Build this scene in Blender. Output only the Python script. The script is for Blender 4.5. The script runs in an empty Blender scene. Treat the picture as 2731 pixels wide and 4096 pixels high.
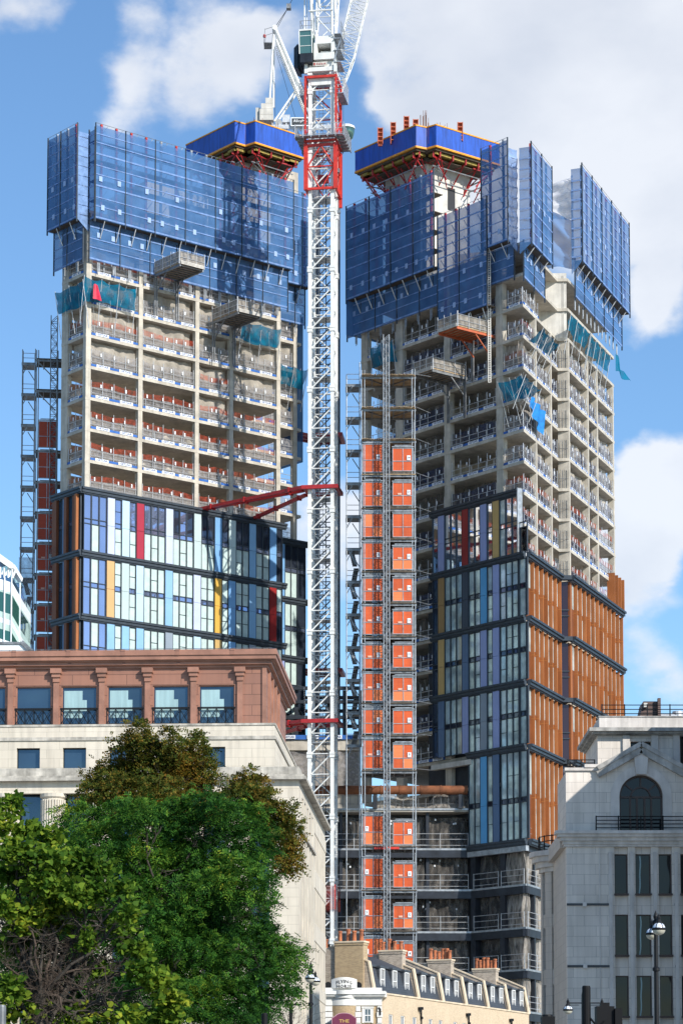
import bpy, bmesh, math, random
from mathutils import Vector, Matrix
import numpy as np
random.seed(7)
R = math.radians
scn = bpy.context.scene
col = scn.collection
# ---------------- camera (long lens, slightly raised, lens shift up) ----------------
FPX = 10384.0; CX = 1365.5; CY = 3571.0; PIT = math.atan(929.0/FPX); EYE = 1.6
CP, SP = math.cos(PIT), math.sin(PIT)
cd = bpy.data.cameras.new('camera'); cam = bpy.data.objects.new('camera', cd); col.objects.link(cam)
cam.location = (0, 0, EYE); cam.rotation_euler = (math.pi/2+PIT, 0, 0)
cd.sensor_width = 36; cd.lens = FPX/4096*36; cd.shift_y = (CY-2048)/4096; cd.clip_start = 0.5; cd.clip_end = 6000
scn.camera = cam
scn.render.resolution_x = 682; scn.render.resolution_y = 1024
# ---------------- sun + sky ----------------
SAZ, SEL = R(42), R(31)
SUN = Vector((math.sin(SAZ)*math.cos(SEL), -math.cos(SAZ)*math.cos(SEL), math.sin(SEL)))
sl = bpy.data.lights.new('sun', 'SUN'); sl.energy = 4.4; sl.angle = R(0.53); sl.color = (1, 0.95, 0.87)
so = bpy.data.objects.new('sun', sl); col.objects.link(so); so.rotation_euler = SUN.to_track_quat('Z', 'Y').to_euler()
so.location = (60, -40, 90)
def raydir(px, py):
    u = (px-CX)/FPX; v = (CY-py)/FPX
    return Vector((u, CP-v*SP, SP+v*CP)).normalized()
world = bpy.data.worlds.new('World'); scn.world = world; world.use_nodes = True
nt = world.node_tree; nt.nodes.clear(); N = nt.nodes.new; L = nt.links.new
wo = N('ShaderNodeOutputWorld'); bg = N('ShaderNodeBackground'); bg.inputs[1].default_value = 0.15
sky = N('ShaderNodeTexSky'); sky.sky_type = 'NISHITA'; sky.sun_disc = False
sky.sun_elevation = SEL; sky.sun_rotation = math.pi-SAZ; sky.air_density = 1.0; sky.dust_density = 0.4; sky.ozone_density = 2.2
tc = N('ShaderNodeTexCoord')
def mth(op, a, b=None, c=None, clamp=False):
    n = N('ShaderNodeMath'); n.operation = op; n.use_clamp = clamp
    for i, x in enumerate((a, b, c)):
        if x is None: continue
        if isinstance(x, (int, float)): n.inputs[i].default_value = x
        else: L(x, n.inputs[i])
    return n.outputs[0]
nz = N('ShaderNodeTexNoise'); nz.inputs['Scale'].default_value = 9; nz.inputs['Detail'].default_value = 9; nz.inputs['Roughness'].default_value = 0.60
mp = N('ShaderNodeMapping'); mp.inputs['Scale'].default_value = (1, 1, 1.5); L(tc.outputs['Generated'], mp.inputs[0]); L(mp.outputs[0], nz.inputs['Vector'])
wn = N('ShaderNodeTexNoise'); wn.inputs['Scale'].default_value = 14; wn.inputs['Detail'].default_value = 6; L(mp.outputs[0], wn.inputs['Vector'])
ws_ = N('ShaderNodeVectorMath'); ws_.operation = 'SUBTRACT'; L(wn.outputs['Color'], ws_.inputs[0]); ws_.inputs[1].default_value = (.5, .5, .5)
wv = N('ShaderNodeVectorMath'); wv.operation = 'MULTIPLY_ADD'; L(ws_.outputs[0], wv.inputs[0]); wv.inputs[1].default_value = (.075, .075, .06)
nm = N('ShaderNodeVectorMath'); nm.operation = 'NORMALIZE'; L(tc.outputs['Generated'], nm.inputs[0]); L(nm.outputs[0], wv.inputs[2])
dens = None
for px, py, r, w in ((1850, 330, 470, 1), (2300, 520, 520, 1), (2700, 250, 560, 1), (1600, 60, 300, .8), (2150, 60, 500, 1), (700, 260, 240, .6), (450, 320, 170, .55),
                     (1000, 380, 220, .5), (950, 90, 200, .5), (60, 60, 150, .7), (2640, 1190, 120, .8), (2560, 2080, 200, 1.1), (2700, 1990, 230, 1.1), (2560, 2400, 200, .8),
                     (1300, 2150, 200, .9), (2720, 2760, 190, .8), (2700, 900, 200, .5), (1180, 240, 200, .35)):
    dd = raydir(px, py); dp = N('ShaderNodeVectorMath'); dp.operation = 'DISTANCE'
    L(wv.outputs[0], dp.inputs[0]); dp.inputs[1].default_value = dd
    k = mth('MULTIPLY', mth('SUBTRACT', 1.0, mth('DIVIDE', dp.outputs['Value'], r*1.5/FPX), clamp=True), w)
    dens = k if dens is None else mth('ADD', dens, k)
# general cloudiness elsewhere in the sky
nb = N('ShaderNodeTexNoise'); nb.inputs['Scale'].default_value = 2.6; nb.inputs['Detail'].default_value = 3; L(mp.outputs[0], nb.inputs['Vector'])
den = mth('ADD', mth('MULTIPLY', mth('MINIMUM', dens, 0.85), 0.9), mth('MULTIPLY', nz.outputs[0], 1.45))
mr = N('ShaderNodeMapRange'); mr.interpolation_type = 'SMOOTHSTEP'; L(den, mr.inputs[0])
mr.inputs[1].default_value = 0.97; mr.inputs[2].default_value = 1.36
nz2 = N('ShaderNodeTexNoise'); nz2.inputs['Scale'].default_value = 16; nz2.inputs['Detail'].default_value = 6; L(mp.outputs[0], nz2.inputs['Vector'])
cr = N('ShaderNodeValToRGB'); L(nz2.outputs[0], cr.inputs[0])
cr.color_ramp.elements[0].position = .3; cr.color_ramp.elements[0].color = (4.1, 4.3, 4.7, 1)
cr.color_ramp.elements[1].position = .62; cr.color_ramp.elements[1].color = (5.2, 5.3, 5.5, 1)
tint = N('ShaderNodeMix'); tint.data_type = 'RGBA'; tint.blend_type = 'MULTIPLY'; tint.inputs[0].default_value = 1
L(sky.outputs[0], tint.inputs[6]); tint.inputs[7].default_value = (0.68, 0.85, 0.97, 1)
mx = N('ShaderNodeMix'); mx.data_type = 'RGBA'; L(mth('MULTIPLY', mr.outputs[0], 0.84), mx.inputs[0]); L(tint.outputs[2], mx.inputs[6]); L(cr.outputs[0], mx.inputs[7])
L(mx.outputs[2], bg.inputs[0]); L(bg.outputs[0], wo.inputs[0])
scn.view_settings.view_transform = 'Standard'; scn.view_settings.look = 'None'; scn.view_settings.exposure = 0.32; scn.view_settings.gamma = 1
scn.render.engine = 'CYCLES'
scn.cycles.transparent_max_bounces = 24; scn.cycles.max_bounces = 7; scn.cycles.diffuse_bounces = 3; scn.cycles.glossy_bounces = 3
# ---------------- projection helpers: photograph pixel -> real position ----------------
def zat(py, X, Y):                                    # height at plan point (X, Y) seen on row py
    v = (CY-py)/FPX
    return EYE + Y*(v*CP+SP)/(CP-v*SP)
def P(px, py, Y):                                     # world point on a pixel's ray at depth Y
    z = zat(py, 0, Y); D = Y*CP+(z-EYE)*SP
    return Vector(((px-CX)/FPX*D, Y, z))
def atZ(px, py, z):                                   # plan point at known height z
    v = (CY-py)/FPX
    Y = (z-EYE)*(CP-v*SP)/(v*CP+SP); D = Y*CP+(z-EYE)*SP
    return Vector(((px-CX)/FPX*D, Y, z))
class Fac:                                            # a vertical facade: origin, direction along, outward normal
    def __init__(s, o, d, n=None):
        s.o = Vector((o[0], o[1], 0)); s.d = Vector((d[0], d[1], 0)).normalized()
        s.n = Vector((n[0], n[1], 0)).normalized() if n is not None else Vector((s.d.y, -s.d.x, 0))
    def p(s, t, n, z): return s.o+s.d*t+s.n*n+Vector((0, 0, z))
    def t(s, px, z, n=0.0):                           # distance along where column px is met
        u = (px-CX)/FPX; o = s.o+s.n*n; Z = (z-EYE)*SP
        return (u*(o.y*CP+Z)-o.x)/(s.d.x-u*s.d.y*CP)
    def z(s, py, t, n=0.0):
        q = s.o+s.d*t+s.n*n; return zat(py, q.x, q.y)
# ---------------- object helpers ----------------
def put(name, data, parent=None, loc=None):
    o = bpy.data.objects.new(name, data); col.objects.link(o)
    if parent is not None: o.parent = parent
    if loc is not None: o.location = loc
    return o
def tag(o, label=None, cat=None, group=None, kind=None):
    if label: o['label'] = label
    if cat: o['category'] = cat
    if group: o['group'] = group
    if kind: o['kind'] = kind
    return o
def thing(name, loc, label, cat, group=None):
    o = put(name, None, loc=Vector(loc)); o.empty_display_size = 1
    o['org'] = list(loc); return tag(o, label, cat, group)
def org(o):                                           # world position of an object's root
    v = Vector((0, 0, 0))
    while o is not None: v += o.location; o = o.parent
    return v
Zv = Vector((0, 0, 1))
class MB:
    def __init__(s): s.v = []; s.f = []; s.m = []; s.cm = 0
    def mat(s, i): s.cm = i; return s
    def face(s, pts):
        b = len(s.v); s.v += [tuple(p) for p in pts]; s.f.append(tuple(range(b, b+len(pts)))); s.m.append(s.cm); return s
    def hexa(s, c):                                   # 8 corners: bottom 0-3, top 4-7
        b = len(s.v); s.v += [tuple(p) for p in c]
        for q in ((3, 2, 1, 0), (4, 5, 6, 7), (0, 1, 5, 4), (1, 2, 6, 5), (2, 3, 7, 6), (3, 0, 4, 7)):
            s.f.append(tuple(b+i for i in q)); s.m.append(s.cm)
        return s
    def box(s, x0, x1, y0, y1, z0, z1):
        return s.hexa([(x0, y0, z0), (x1, y0, z0), (x1, y1, z0), (x0, y1, z0), (x0, y0, z1), (x1, y0, z1), (x1, y1, z1), (x0, y1, z1)])
    def fb(s, F, t0, t1, n0, n1, z0, z1):             # box in facade coordinates
        c = [F.p(t0, n1, z0), F.p(t1, n1, z0), F.p(t1, n0, z0), F.p(t0, n0, z0), F.p(t0, n1, z1), F.p(t1, n1, z1), F.p(t1, n0, z1), F.p(t0, n0, z1)]
        if (F.d.cross(-F.n)).z < 0: c = [c[1], c[0], c[3], c[2], c[5], c[4], c[7], c[6]]
        return s.hexa(c)
    def bar(s, a, b, w, h=None, up=Zv):               # rectangular bar between two points
        a = Vector(a); b = Vector(b); h = h or w; d = (b-a)
        if d.length < 1e-6: return s
        d.normalize()
        if abs(d.dot(up)) > .98: up = Vector((0, 1, 0))
        x = d.cross(up).normalized()*(w/2); y = x.cross(d).normalized()*(h/2)
        return s.hexa([a-x-y, a+x-y, b+x-y, b-x-y, a-x+y, a+x+y, b+x+y, b-x+y])
    def tube(s, a, b, r, n=6, r2=None, cap=True):
        a = Vector(a); b = Vector(b); d = b-a
        if d.length < 1e-6: return s
        d.normalize(); up = Zv if abs(d.z) < .95 else Vector((1, 0, 0)); r2 = r if r2 is None else r2
        x = d.cross(up).normalized(); y = d.cross(x); k = len(s.v)
        for i in range(n):
            an = 2*math.pi*i/n; o = x*math.cos(an)+y*math.sin(an); s.v.append(tuple(a+o*r)); s.v.append(tuple(b+o*r2))
        for i in range(n):
            j = (i+1) % n; s.f.append((k+2*i, k+2*i+1, k+2*j+1, k+2*j)); s.m.append(s.cm)
        if cap: s.f.append(tuple(k+2*i for i in range(n))); s.m.append(s.cm); s.f.append(tuple(k+2*i+1 for i in reversed(range(n)))); s.m.append(s.cm)
        return s
    def prism(s, poly, z0, z1):                       # poly counter-clockwise plan points
        n = len(poly); k = len(s.v)
        for q in poly: s.v.append((q[0], q[1], z0))
        for q in poly: s.v.append((q[0], q[1], z1))
        s.f.append(tuple(k+i for i in reversed(range(n)))); s.m.append(s.cm); s.f.append(tuple(k+n+i for i in range(n))); s.m.append(s.cm)
        for i in range(n):
            j = (i+1) % n; s.f.append((k+i, k+j, k+n+j, k+n+i)); s.m.append(s.cm)
        return s
    def lathe(s, c, prof, n=12):                      # prof: (radius, z) from bottom up
        k = len(s.v); c = Vector(c)
        for r, z in prof:
            for i in range(n):
                a = 2*math.pi*i/n; s.v.append((c.x+r*math.cos(a), c.y+r*math.sin(a), c.z+z))
        for q in range(len(prof)-1):
            for i in range(n):
                j = (i+1) % n; s.f.append((k+q*n+i, k+q*n+j, k+(q+1)*n+j, k+(q+1)*n+i)); s.m.append(s.cm)
        s.f.append(tuple(k+i for i in reversed(range(n)))); s.m.append(s.cm)
        s.f.append(tuple(k+(len(prof)-1)*n+i for i in range(n))); s.m.append(s.cm)
        return s
    def sheet(s, fn, nu, nv, closed=False):           # grid surface fn(u, v)
        k = len(s.v)
        for j in range(nv+1):
            for i in range(nu+1): s.v.append(tuple(fn(i/nu, j/nv)))
        for j in range(nv):
            for i in range(nu):
                a = k+j*(nu+1)+i; s.f.append((a, a+1, a+nu+2, a+nu+1)); s.m.append(s.cm)
        return s
    def build(s, name, mats, parent=None, smooth=False, o0=None):
        if not s.f: return None
        base = org(parent) if parent is not None else (Vector(o0) if o0 is not None else Vector((0, 0, 0)))
        me = bpy.data.meshes.new(name); V = np.array(s.v, dtype=np.float64)
        W = V-np.array(base)
        me.from_pydata(W.tolist(), [], s.f); me.update()
        mats = mats if isinstance(mats, (list, tuple)) else [mats]
        for m in mats: me.materials.append(m)
        if len(mats) > 1: me.polygons.foreach_set('material_index', s.m)
        uv = me.uv_layers.new(name='uv'); buf = np.zeros(len(me.loops)*2)
        for p in me.polygons:
            n = p.normal
            if abs(n.z) > .9: ax = Vector((1, 0, 0)); ay = Vector((0, 1, 0))
            else:
                ax = Vector((-n.y, n.x, 0)).normalized(); ay = n.cross(ax)
            for li in p.loop_indices:
                q = Vector(V[me.loops[li].vertex_index]); buf[2*li] = q.dot(ax); buf[2*li+1] = q.dot(ay) if abs(n.z) > .9 else q.dot(ay)
        uv.data.foreach_set('uv', buf)
        if smooth: me.polygons.foreach_set('use_smooth', [True]*len(me.polygons))
        return put(name, me, parent, None if parent is not None else base)
def one(name, mb, mats, label, cat, group=None, loc=None, smooth=False, kind=None):
    if loc is None:
        V = np.array(mb.v); loc = Vector(((V[:, 0].min()+V[:, 0].max())/2, (V[:, 1].min()+V[:, 1].max())/2, V[:, 2].min()))
    o = mb.build(name, mats, None, smooth, o0=loc); return tag(o, label, cat, group, kind)
def wtext(name, body, size, pos, right, mat, parent, ext=0.01, align='CENTER', up=Zv):
    c = bpy.data.curves.new(name, 'FONT'); c.body = body; c.size = size; c.align_x = align; c.align_y = 'CENTER'; c.extrude = ext; c.resolution_u = 2
    t = bpy.data.objects.new('tmp', c); col.objects.link(t); bpy.context.view_layer.update()
    me = bpy.data.meshes.new_from_object(t.evaluated_get(bpy.context.evaluated_depsgraph_get())); bpy.data.objects.remove(t)
    x = Vector(right).normalized(); y = Vector(up); n = x.cross(y); M = Matrix(((x.x, y.x, n.x), (x.y, y.y, n.y), (x.z, y.z, n.z)))
    w = Vector(pos)-org(parent)
    for v in me.vertices: v.co = M @ v.co + w
    me.materials.clear(); me.materials.append(mat); me.name = name
    return put(name, me, parent)
# ---------------- materials ----------------
def mat(name, c, rough=.7, metal=0., var=.12, sc=1.5, bump=0., c2=None, alpha=1., spec=.5, stretch=None, det=5, coord='Object', streak=0.):
    m = bpy.data.materials.new(name); m.use_nodes = True; t = m.node_tree; b = t.nodes['Principled BSDF']
    b.inputs['Roughness'].default_value = rough; b.inputs['Metallic'].default_value = metal; b.inputs['Specular IOR Level'].default_value = spec
    c = Vector(c[:3]); c2 = Vector(c2) if c2 else c*(1-2*var)
    tc = t.nodes.new('ShaderNodeTexCoord'); mp = t.nodes.new('ShaderNodeMapping'); t.links.new(tc.outputs[coord], mp.inputs[0])
    if stretch: mp.inputs['Scale'].default_value = stretch
    n = t.nodes.new('ShaderNodeTexNoise'); n.inputs['Scale'].default_value = sc; n.inputs['Detail'].default_value = det; n.inputs['Roughness'].default_value = .6; t.links.new(mp.outputs[0], n.inputs['Vector'])
    r = t.nodes.new('ShaderNodeValToRGB'); t.links.new(n.outputs[0], r.inputs[0])
    r.color_ramp.elements[0].position = .32; r.color_ramp.elements[1].position = .66
    r.color_ramp.elements[0].color = (*c2, 1); r.color_ramp.elements[1].color = (*(c*(1+var*.5)), 1)
    out = r.outputs[0]
    if streak:                                        # rain streaks running down
        m2 = t.nodes.new('ShaderNodeMapping'); m2.inputs['Scale'].default_value = (1.1, 1.1, .07); t.links.new(tc.outputs[coord], m2.inputs[0])
        n2 = t.nodes.new('ShaderNodeTexNoise'); n2.inputs['Scale'].default_value = 3; n2.inputs['Detail'].default_value = 4; t.links.new(m2.outputs[0], n2.inputs['Vector'])
        r2 = t.nodes.new('ShaderNodeValToRGB'); t.links.new(n2.outputs[0], r2.inputs[0]); r2.color_ramp.elements[0].position = .35; r2.color_ramp.elements[1].position = .6
        r2.color_ramp.elements[0].color = (1-streak,)*3+(1,); r2.color_ramp.elements[1].color = (1, 1, 1, 1)
        x = t.nodes.new('ShaderNodeMix'); x.data_type = 'RGBA'; x.blend_type = 'MULTIPLY'; x.inputs[0].default_value = 1; t.links.new(out, x.inputs[6]); t.links.new(r2.outputs[0], x.inputs[7]); out = x.outputs[2]
    t.links.new(out, b.inputs['Base Color'])
    if bump:
        bm = t.nodes.new('ShaderNodeBump'); bm.inputs['Strength'].default_value = bump; bm.inputs['Distance'].default_value = .05
        n3 = t.nodes.new('ShaderNodeTexNoise'); n3.inputs['Scale'].default_value = sc*5; n3.inputs['Detail'].default_value = 6; t.links.new(mp.outputs[0], n3.inputs['Vector'])
        t.links.new(n3.outputs[0], bm.inputs['Height']); t.links.new(bm.outputs[0], b.inputs['Normal'])
    if alpha < 1: b.inputs['Alpha'].default_value = alpha
    return m
def brick(name, c1, c2, mortar, bw, bh, ms=.012, rough=.85, bias=0., bump=.3, off=.5, streak=0., var=.2):
    m = bpy.data.materials.new(name); m.use_nodes = True; t = m.node_tree; b = t.nodes['Principled BSDF']; b.inputs['Roughness'].default_value = rough
    uv = t.nodes.new('ShaderNodeTexCoord'); k = t.nodes.new('ShaderNodeTexBrick'); t.links.new(uv.outputs['UV'], k.inputs['Vector'])
    k.inputs['Scale'].default_value = 1; k.inputs['Brick Width'].default_value = bw; k.inputs['Row Height'].default_value = bh
    k.inputs['Mortar Size'].default_value = ms; k.inputs['Color1'].default_value = (*c1, 1); k.inputs['Color2'].default_value = (*c2, 1); k.inputs['Mortar'].default_value = (*mortar, 1)
    k.inputs['Bias'].default_value = bias; k.offset = off; k.inputs['Mortar Smooth'].default_value = .2
    n = t.nodes.new('ShaderNodeTexNoise'); n.inputs['Scale'].default_value = .5; n.inputs['Detail'].default_value = 6; t.links.new(uv.outputs['Object'], n.inputs['Vector'])
    r = t.nodes.new('ShaderNodeValToRGB'); t.links.new(n.outputs[0], r.inputs[0]); r.color_ramp.elements[0].position = .3; r.color_ramp.elements[1].position = .65
    r.color_ramp.elements[0].color = (1-var, 1-var, 1-var*1.1, 1); r.color_ramp.elements[1].color = (1, 1, 1, 1)
    x = t.nodes.new('ShaderNodeMix'); x.data_type = 'RGBA'; x.blend_type = 'MULTIPLY'; x.inputs[0].default_value = 1; t.links.new(k.outputs[0], x.inputs[6]); t.links.new(r.outputs[0], x.inputs[7])
    out = x.outputs[2]
    if streak:
        m2 = t.nodes.new('ShaderNodeMapping'); m2.inputs['Scale'].default_value = (1.2, 1.2, .08); t.links.new(uv.outputs['Object'], m2.inputs[0])
        n2 = t.nodes.new('ShaderNodeTexNoise'); n2.inputs['Scale'].default_value = 2.5; n2.inputs['Detail'].default_value = 5; t.links.new(m2.outputs[0], n2.inputs['Vector'])
        r2 = t.nodes.new('ShaderNodeValToRGB'); t.links.new(n2.outputs[0], r2.inputs[0]); r2.color_ramp.elements[0].position = .36; r2.color_ramp.elements[1].position = .58
        r2.color_ramp.elements[0].color = (1-streak,)*3+(1,); r2.color_ramp.elements[1].color = (1, 1, 1, 1)
        x2 = t.nodes.new('ShaderNodeMix'); x2.data_type = 'RGBA'; x2.blend_type = 'MULTIPLY'; x2.inputs[0].default_value = 1; t.links.new(out, x2.inputs[6]); t.links.new(r2.outputs[0], x2.inputs[7]); out = x2.outputs[2]
    t.links.new(out, b.inputs['Base Color'])
    if bump:
        bm = t.nodes.new('ShaderNodeBump'); bm.inputs['Strength'].default_value = bump; bm.inputs['Distance'].default_value = .02; bm.invert = True
        t.links.new(k.outputs['Fac'], bm.inputs['Height']); t.links.new(bm.outputs[0], b.inputs['Normal'])
    return m
def meshcloth(name, c, a0, a1, sc=2.5, rough=.8, c2=None, trans=.35, stretch=(1, 1, 1)):
    # woven site netting: diffuse + some light through the weave, patchy openness
    m = bpy.data.materials.new(name); m.use_nodes = True; t = m.node_tree; t.nodes.clear()
    o = t.nodes.new('ShaderNodeOutputMaterial'); d = t.nodes.new('ShaderNodeBsdfDiffuse'); tl = t.nodes.new('ShaderNodeBsdfTranslucent'); tr = t.nodes.new('ShaderNodeBsdfTransparent')
    tc = t.nodes.new('ShaderNodeTexCoord'); mp = t.nodes.new('ShaderNodeMapping'); mp.inputs['Scale'].default_value = stretch; t.links.new(tc.outputs['Object'], mp.inputs[0])
    n = t.nodes.new('ShaderNodeTexNoise'); n.inputs['Scale'].default_value = sc; n.inputs['Detail'].default_value = 4; t.links.new(mp.outputs[0], n.inputs['Vector'])
    r = t.nodes.new('ShaderNodeValToRGB'); t.links.new(n.outputs[0], r.inputs[0]); r.color_ramp.elements[0].position = .35; r.color_ramp.elements[1].position = .65
    r.color_ramp.elements[0].color = (*(c2 or [x*.75 for x in c]), 1); r.color_ramp.elements[1].color = (*c, 1)
    t.links.new(r.outputs[0], d.inputs[0]); t.links.new(r.outputs[0], tl.inputs[0])
    m1 = t.nodes.new('ShaderNodeMixShader'); m1.inputs[0].default_value = trans; t.links.new(d.outputs[0], m1.inputs[1]); t.links.new(tl.outputs[0], m1.inputs[2])
    mr = t.nodes.new('ShaderNodeMapRange'); t.links.new(n.outputs[0], mr.inputs[0]); mr.inputs[1].default_value = .3; mr.inputs[2].default_value = .7; mr.inputs[3].default_value = a0; mr.inputs[4].default_value = a1
    m2 = t.nodes.new('ShaderNodeMixShader'); t.links.new(mr.outputs[0], m2.inputs[0]); t.links.new(tr.outputs[0], m2.inputs[1]); t.links.new(m1.outputs[0], m2.inputs[2])
    t.links.new(m2.outputs[0], o.inputs[0]); return m
def glassm(name, c, rough=.03, metal=.75, spec=.8, var=.1, sc=.15, bump=.015):
    m = mat(name, c, rough, metal, var, sc, 0, spec=spec, det=2); t = m.node_tree; b = t.nodes['Principled BSDF']
    tc = t.nodes.new('ShaderNodeTexCoord'); n = t.nodes.new('ShaderNodeTexNoise'); n.inputs['Scale'].default_value = .5; n.inputs['Detail'].default_value = 1; t.links.new(tc.outputs['Object'], n.inputs['Vector'])
    bm = t.nodes.new('ShaderNodeBump'); bm.inputs['Strength'].default_value = bump*8; bm.inputs['Distance'].default_value = .1; t.links.new(n.outputs[0], bm.inputs['Height']); t.links.new(bm.outputs[0], b.inputs['Normal'])
    return m
def clearglass(name, c=(.6, .7, .72), a=.3):
    m = bpy.data.materials.new(name); m.use_nodes = True; t = m.node_tree; t.nodes.clear()
    o = t.nodes.new('ShaderNodeOutputMaterial'); g = t.nodes.new('ShaderNodeBsdfGlossy'); g.inputs['Roughness'].default_value = .03; g.inputs[0].default_value = (.9, .93, 1, 1)
    tr = t.nodes.new('ShaderNodeBsdfTransparent'); tr.inputs[0].default_value = (*c, 1); mx = t.nodes.new('ShaderNodeMixShader'); lw = t.nodes.new('ShaderNodeLayerWeight'); lw.inputs[0].default_value = a
    t.links.new(lw.outputs['Fresnel'], mx.inputs[0]); t.links.new(tr.outputs[0], mx.inputs[1]); t.links.new(g.outputs[0], mx.inputs[2]); t.links.new(mx.outputs[0], o.inputs[0]); return m
M = {}
M['conc'] = mat('concrete', (.55, .50, .42), .85, var=.14, sc=.9, bump=.15, streak=.16)
M['concd'] = mat('concrete_soffit', (.42, .385, .33), .9, var=.12, sc=.6)
M['conclt'] = mat('pale_concrete', (.66, .63, .57), .85, var=.12, sc=.8, streak=.15)
M['dark'] = mat('dark_metal_trim', (.045, .058, .075), .45, .3, var=.15, sc=2)
M['darkst'] = mat('painted_dark_steel', (.028, .034, .046), .5, .3, var=.25, sc=1)
M['galv'] = mat('galvanised_steel', (.42, .44, .46), .45, .55, var=.2, sc=2.5)
M['galvd'] = mat('weathered_scaffold_tube', (.27, .28, .29), .5, .5, var=.25, sc=2)
M['white'] = mat('white_crane_paint', (.80, .80, .77), .5, 0, var=.06, sc=1.5, streak=.12)
M['red'] = mat('red_crane_paint', (.58, .035, .02), .45, 0, var=.15, sc=2)
M['redd'] = mat('dark_red_tie_paint', (.40, .018, .02), .45, 0, var=.15, sc=2)
M['rust'] = mat('rust_orange_cladding', (.36, .118, .032), .6, .1, var=.16, sc=.7, stretch=(1, 1, .3))
M['rust_lit'] = mat('sunlit_orange_cladding', (.56, .21, .05), .6, .1, var=.1, sc=.7)  # lighter orange, sunlight painted onto the fin edges
M['rust_shade'] = mat('shaded_orange_cladding', (.20, .062, .02), .6, .1, var=.15, sc=.7)  # darker orange, shade painted into side fins and the bays between fins
M['gorange'] = mat('orange_gate', (.80, .125, .018), .55, 0, var=.12, sc=1.4)
M['gorangel'] = mat('pale_orange_gate', (.85, .19, .04), .5, 0, var=.16, sc=1.4)
M['redmesh'] = meshcloth('red_mesh_guard', (.56, .10, .06), .22, .60, 3)
M['bluemesh'] = meshcloth('blue_mesh_guard', (.075, .105, .22), .25, .6, 3)
M['greymesh'] = meshcloth('grey_mesh_guard', (.42, .40, .40), .35, .8, 3)
M['dust'] = meshcloth('beige_dust_sheet', (.60, .54, .46), .78, .95, 1.2, c2=(.44, .40, .34), trans=.3)
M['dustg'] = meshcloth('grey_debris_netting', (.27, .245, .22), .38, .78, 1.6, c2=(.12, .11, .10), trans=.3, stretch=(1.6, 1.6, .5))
M['duste'] = meshcloth('pale_debris_netting', (.56, .51, .45), .5, .92, 2.0, c2=(.28, .255, .225), trans=.35, stretch=(1.6, 1.6, .5))
M['screen'] = meshcloth('blue_screen_mesh', (.095, .215, .44), .68, .84, .5, c2=(.07, .17, .37), trans=.2)
M['screenl'] = meshcloth('pale_blue_screen_fold', (.30, .46, .78), .75, .95, 2, trans=.3)
M['bluesolid'] = mat('royal_blue_tarpaulin', (.012, .085, .46), .5, 0, var=.2, sc=1.5, stretch=(2, 2, .3))
M['yellow'] = mat('yellow_edge_beam', (.80, .33, .015), .5, 0, var=.12, sc=2)
M['teal'] = meshcloth('teal_debris_net', (.010, .22, .36), .72, .95, 1.5, c2=(.006, .13, .24), trans=.4)
M['tealb'] = mat('bright_blue_tarpaulin', (.01, .22, .62), .6, 0, var=.2, sc=2)
M['tarpred'] = mat('crimson_sheet', (.62, .02, .06), .6, 0, var=.2, sc=2)
M['film'] = mat('filmed_window_pane', (.50, .61, .585), .22, 0, var=.08, sc=1.5, spec=.5)
M['glass'] = glassm('coated_glass', (.32, .38, .56))
M['glassd'] = glassm('dark_coated_glass', (.06, .075, .11), metal=.6)
M['glassb'] = glassm('blue_tinted_glass', (.10, .20, .32), metal=.7)
M['see'] = clearglass('clear_glass', (.42, .49, .53), .4)
M['plate'] = mat('pale_blue_patch', (.30, .42, .66), .7, var=.08)
M['banw'] = mat('white_banner', (.78, .80, .82), .6, var=.06)
M['banb'] = mat('blue_banner', (.02, .12, .42), .6, var=.15)
M['ply'] = mat('plywood', (.42, .30, .17), .8, var=.25, sc=2, c2=(.20, .14, .09))
M['plat'] = mat('dark_platform_boards', (.10, .075, .05), .8, var=.25, sc=1.5)
M['yel'] = mat('yellow_timber_beam', (.36, .26, .05), .7, var=.25, sc=3)
M['orst'] = mat('orange_steel', (.52, .12, .045), .5, var=.15)
M['pipe'] = mat('rusty_pipe', (.24, .085, .035), .8, .1, var=.25, sc=1.2)
M['text'] = mat('black_lettering', (.02, .02, .022), .6, var=0)
M['blutxt'] = mat('blue_lettering', (.02, .06, .22), .6, var=0)
for k, c in dict(lilac=(.50, .56, .77), pale=(.45, .62, .76), crim=(.36, .02, .045), sage=(.46, .56, .56), blue=(.17, .36, .62), sky=(.24, .44, .66), tan=(.62, .37, .16),
                 ochre=(.66, .37, .06), red=(.30, .012, .012), grey=(.26, .31, .37), lav=(.30, .36, .62), slate=(.09, .16, .28), dk=(.035, .055, .085), gold=(.55, .36, .13), brn=(.34, .20, .07), cyan=(.10, .38, .68)).items():
    M['p_'+k] = mat('panel_'+k, c, .42, .05, var=.05, sc=.5)
M['filmr'] = mat('reflective_filmed_pane', (.55, .66, .65), .06, .2, var=.25, sc=.6, spec=.8)
M['glassp'] = glassm('dark_plum_glass', (.055, .028, .035), metal=.5)
M['duste2'] = meshcloth('white_crumpled_sheet', (.78, .78, .82), .7, .95, 2, trans=.4)
M['greymesh2'] = meshcloth('fine_grey_netting', (.35, .36, .38), .25, .5, 2)
M['redmesh2'] = meshcloth('fine_red_netting', (.6, .10, .08), .15, .35, 2)
M['glassg'] = glassm('green_cab_glass', (.10, .20, .18), metal=.5)
M['galvk'] = mat('grey_shaded_mast_paint', (.20, .21, .23), .5, .2, var=.15, sc=1)  # darker grey, the rear mast's shade put into the colour
M['text2'] = mat('black_board', (.03, .035, .04), .5, var=0)
M['gpinks'] = mat('faded_sign_edge', (.50, .30, .34), .5)
M['see2'] = clearglass('roof_glass', (.55, .68, .72), .5)
M['slateb'] = mat('dark_slate_band', (.07, .075, .08), .7)
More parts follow.
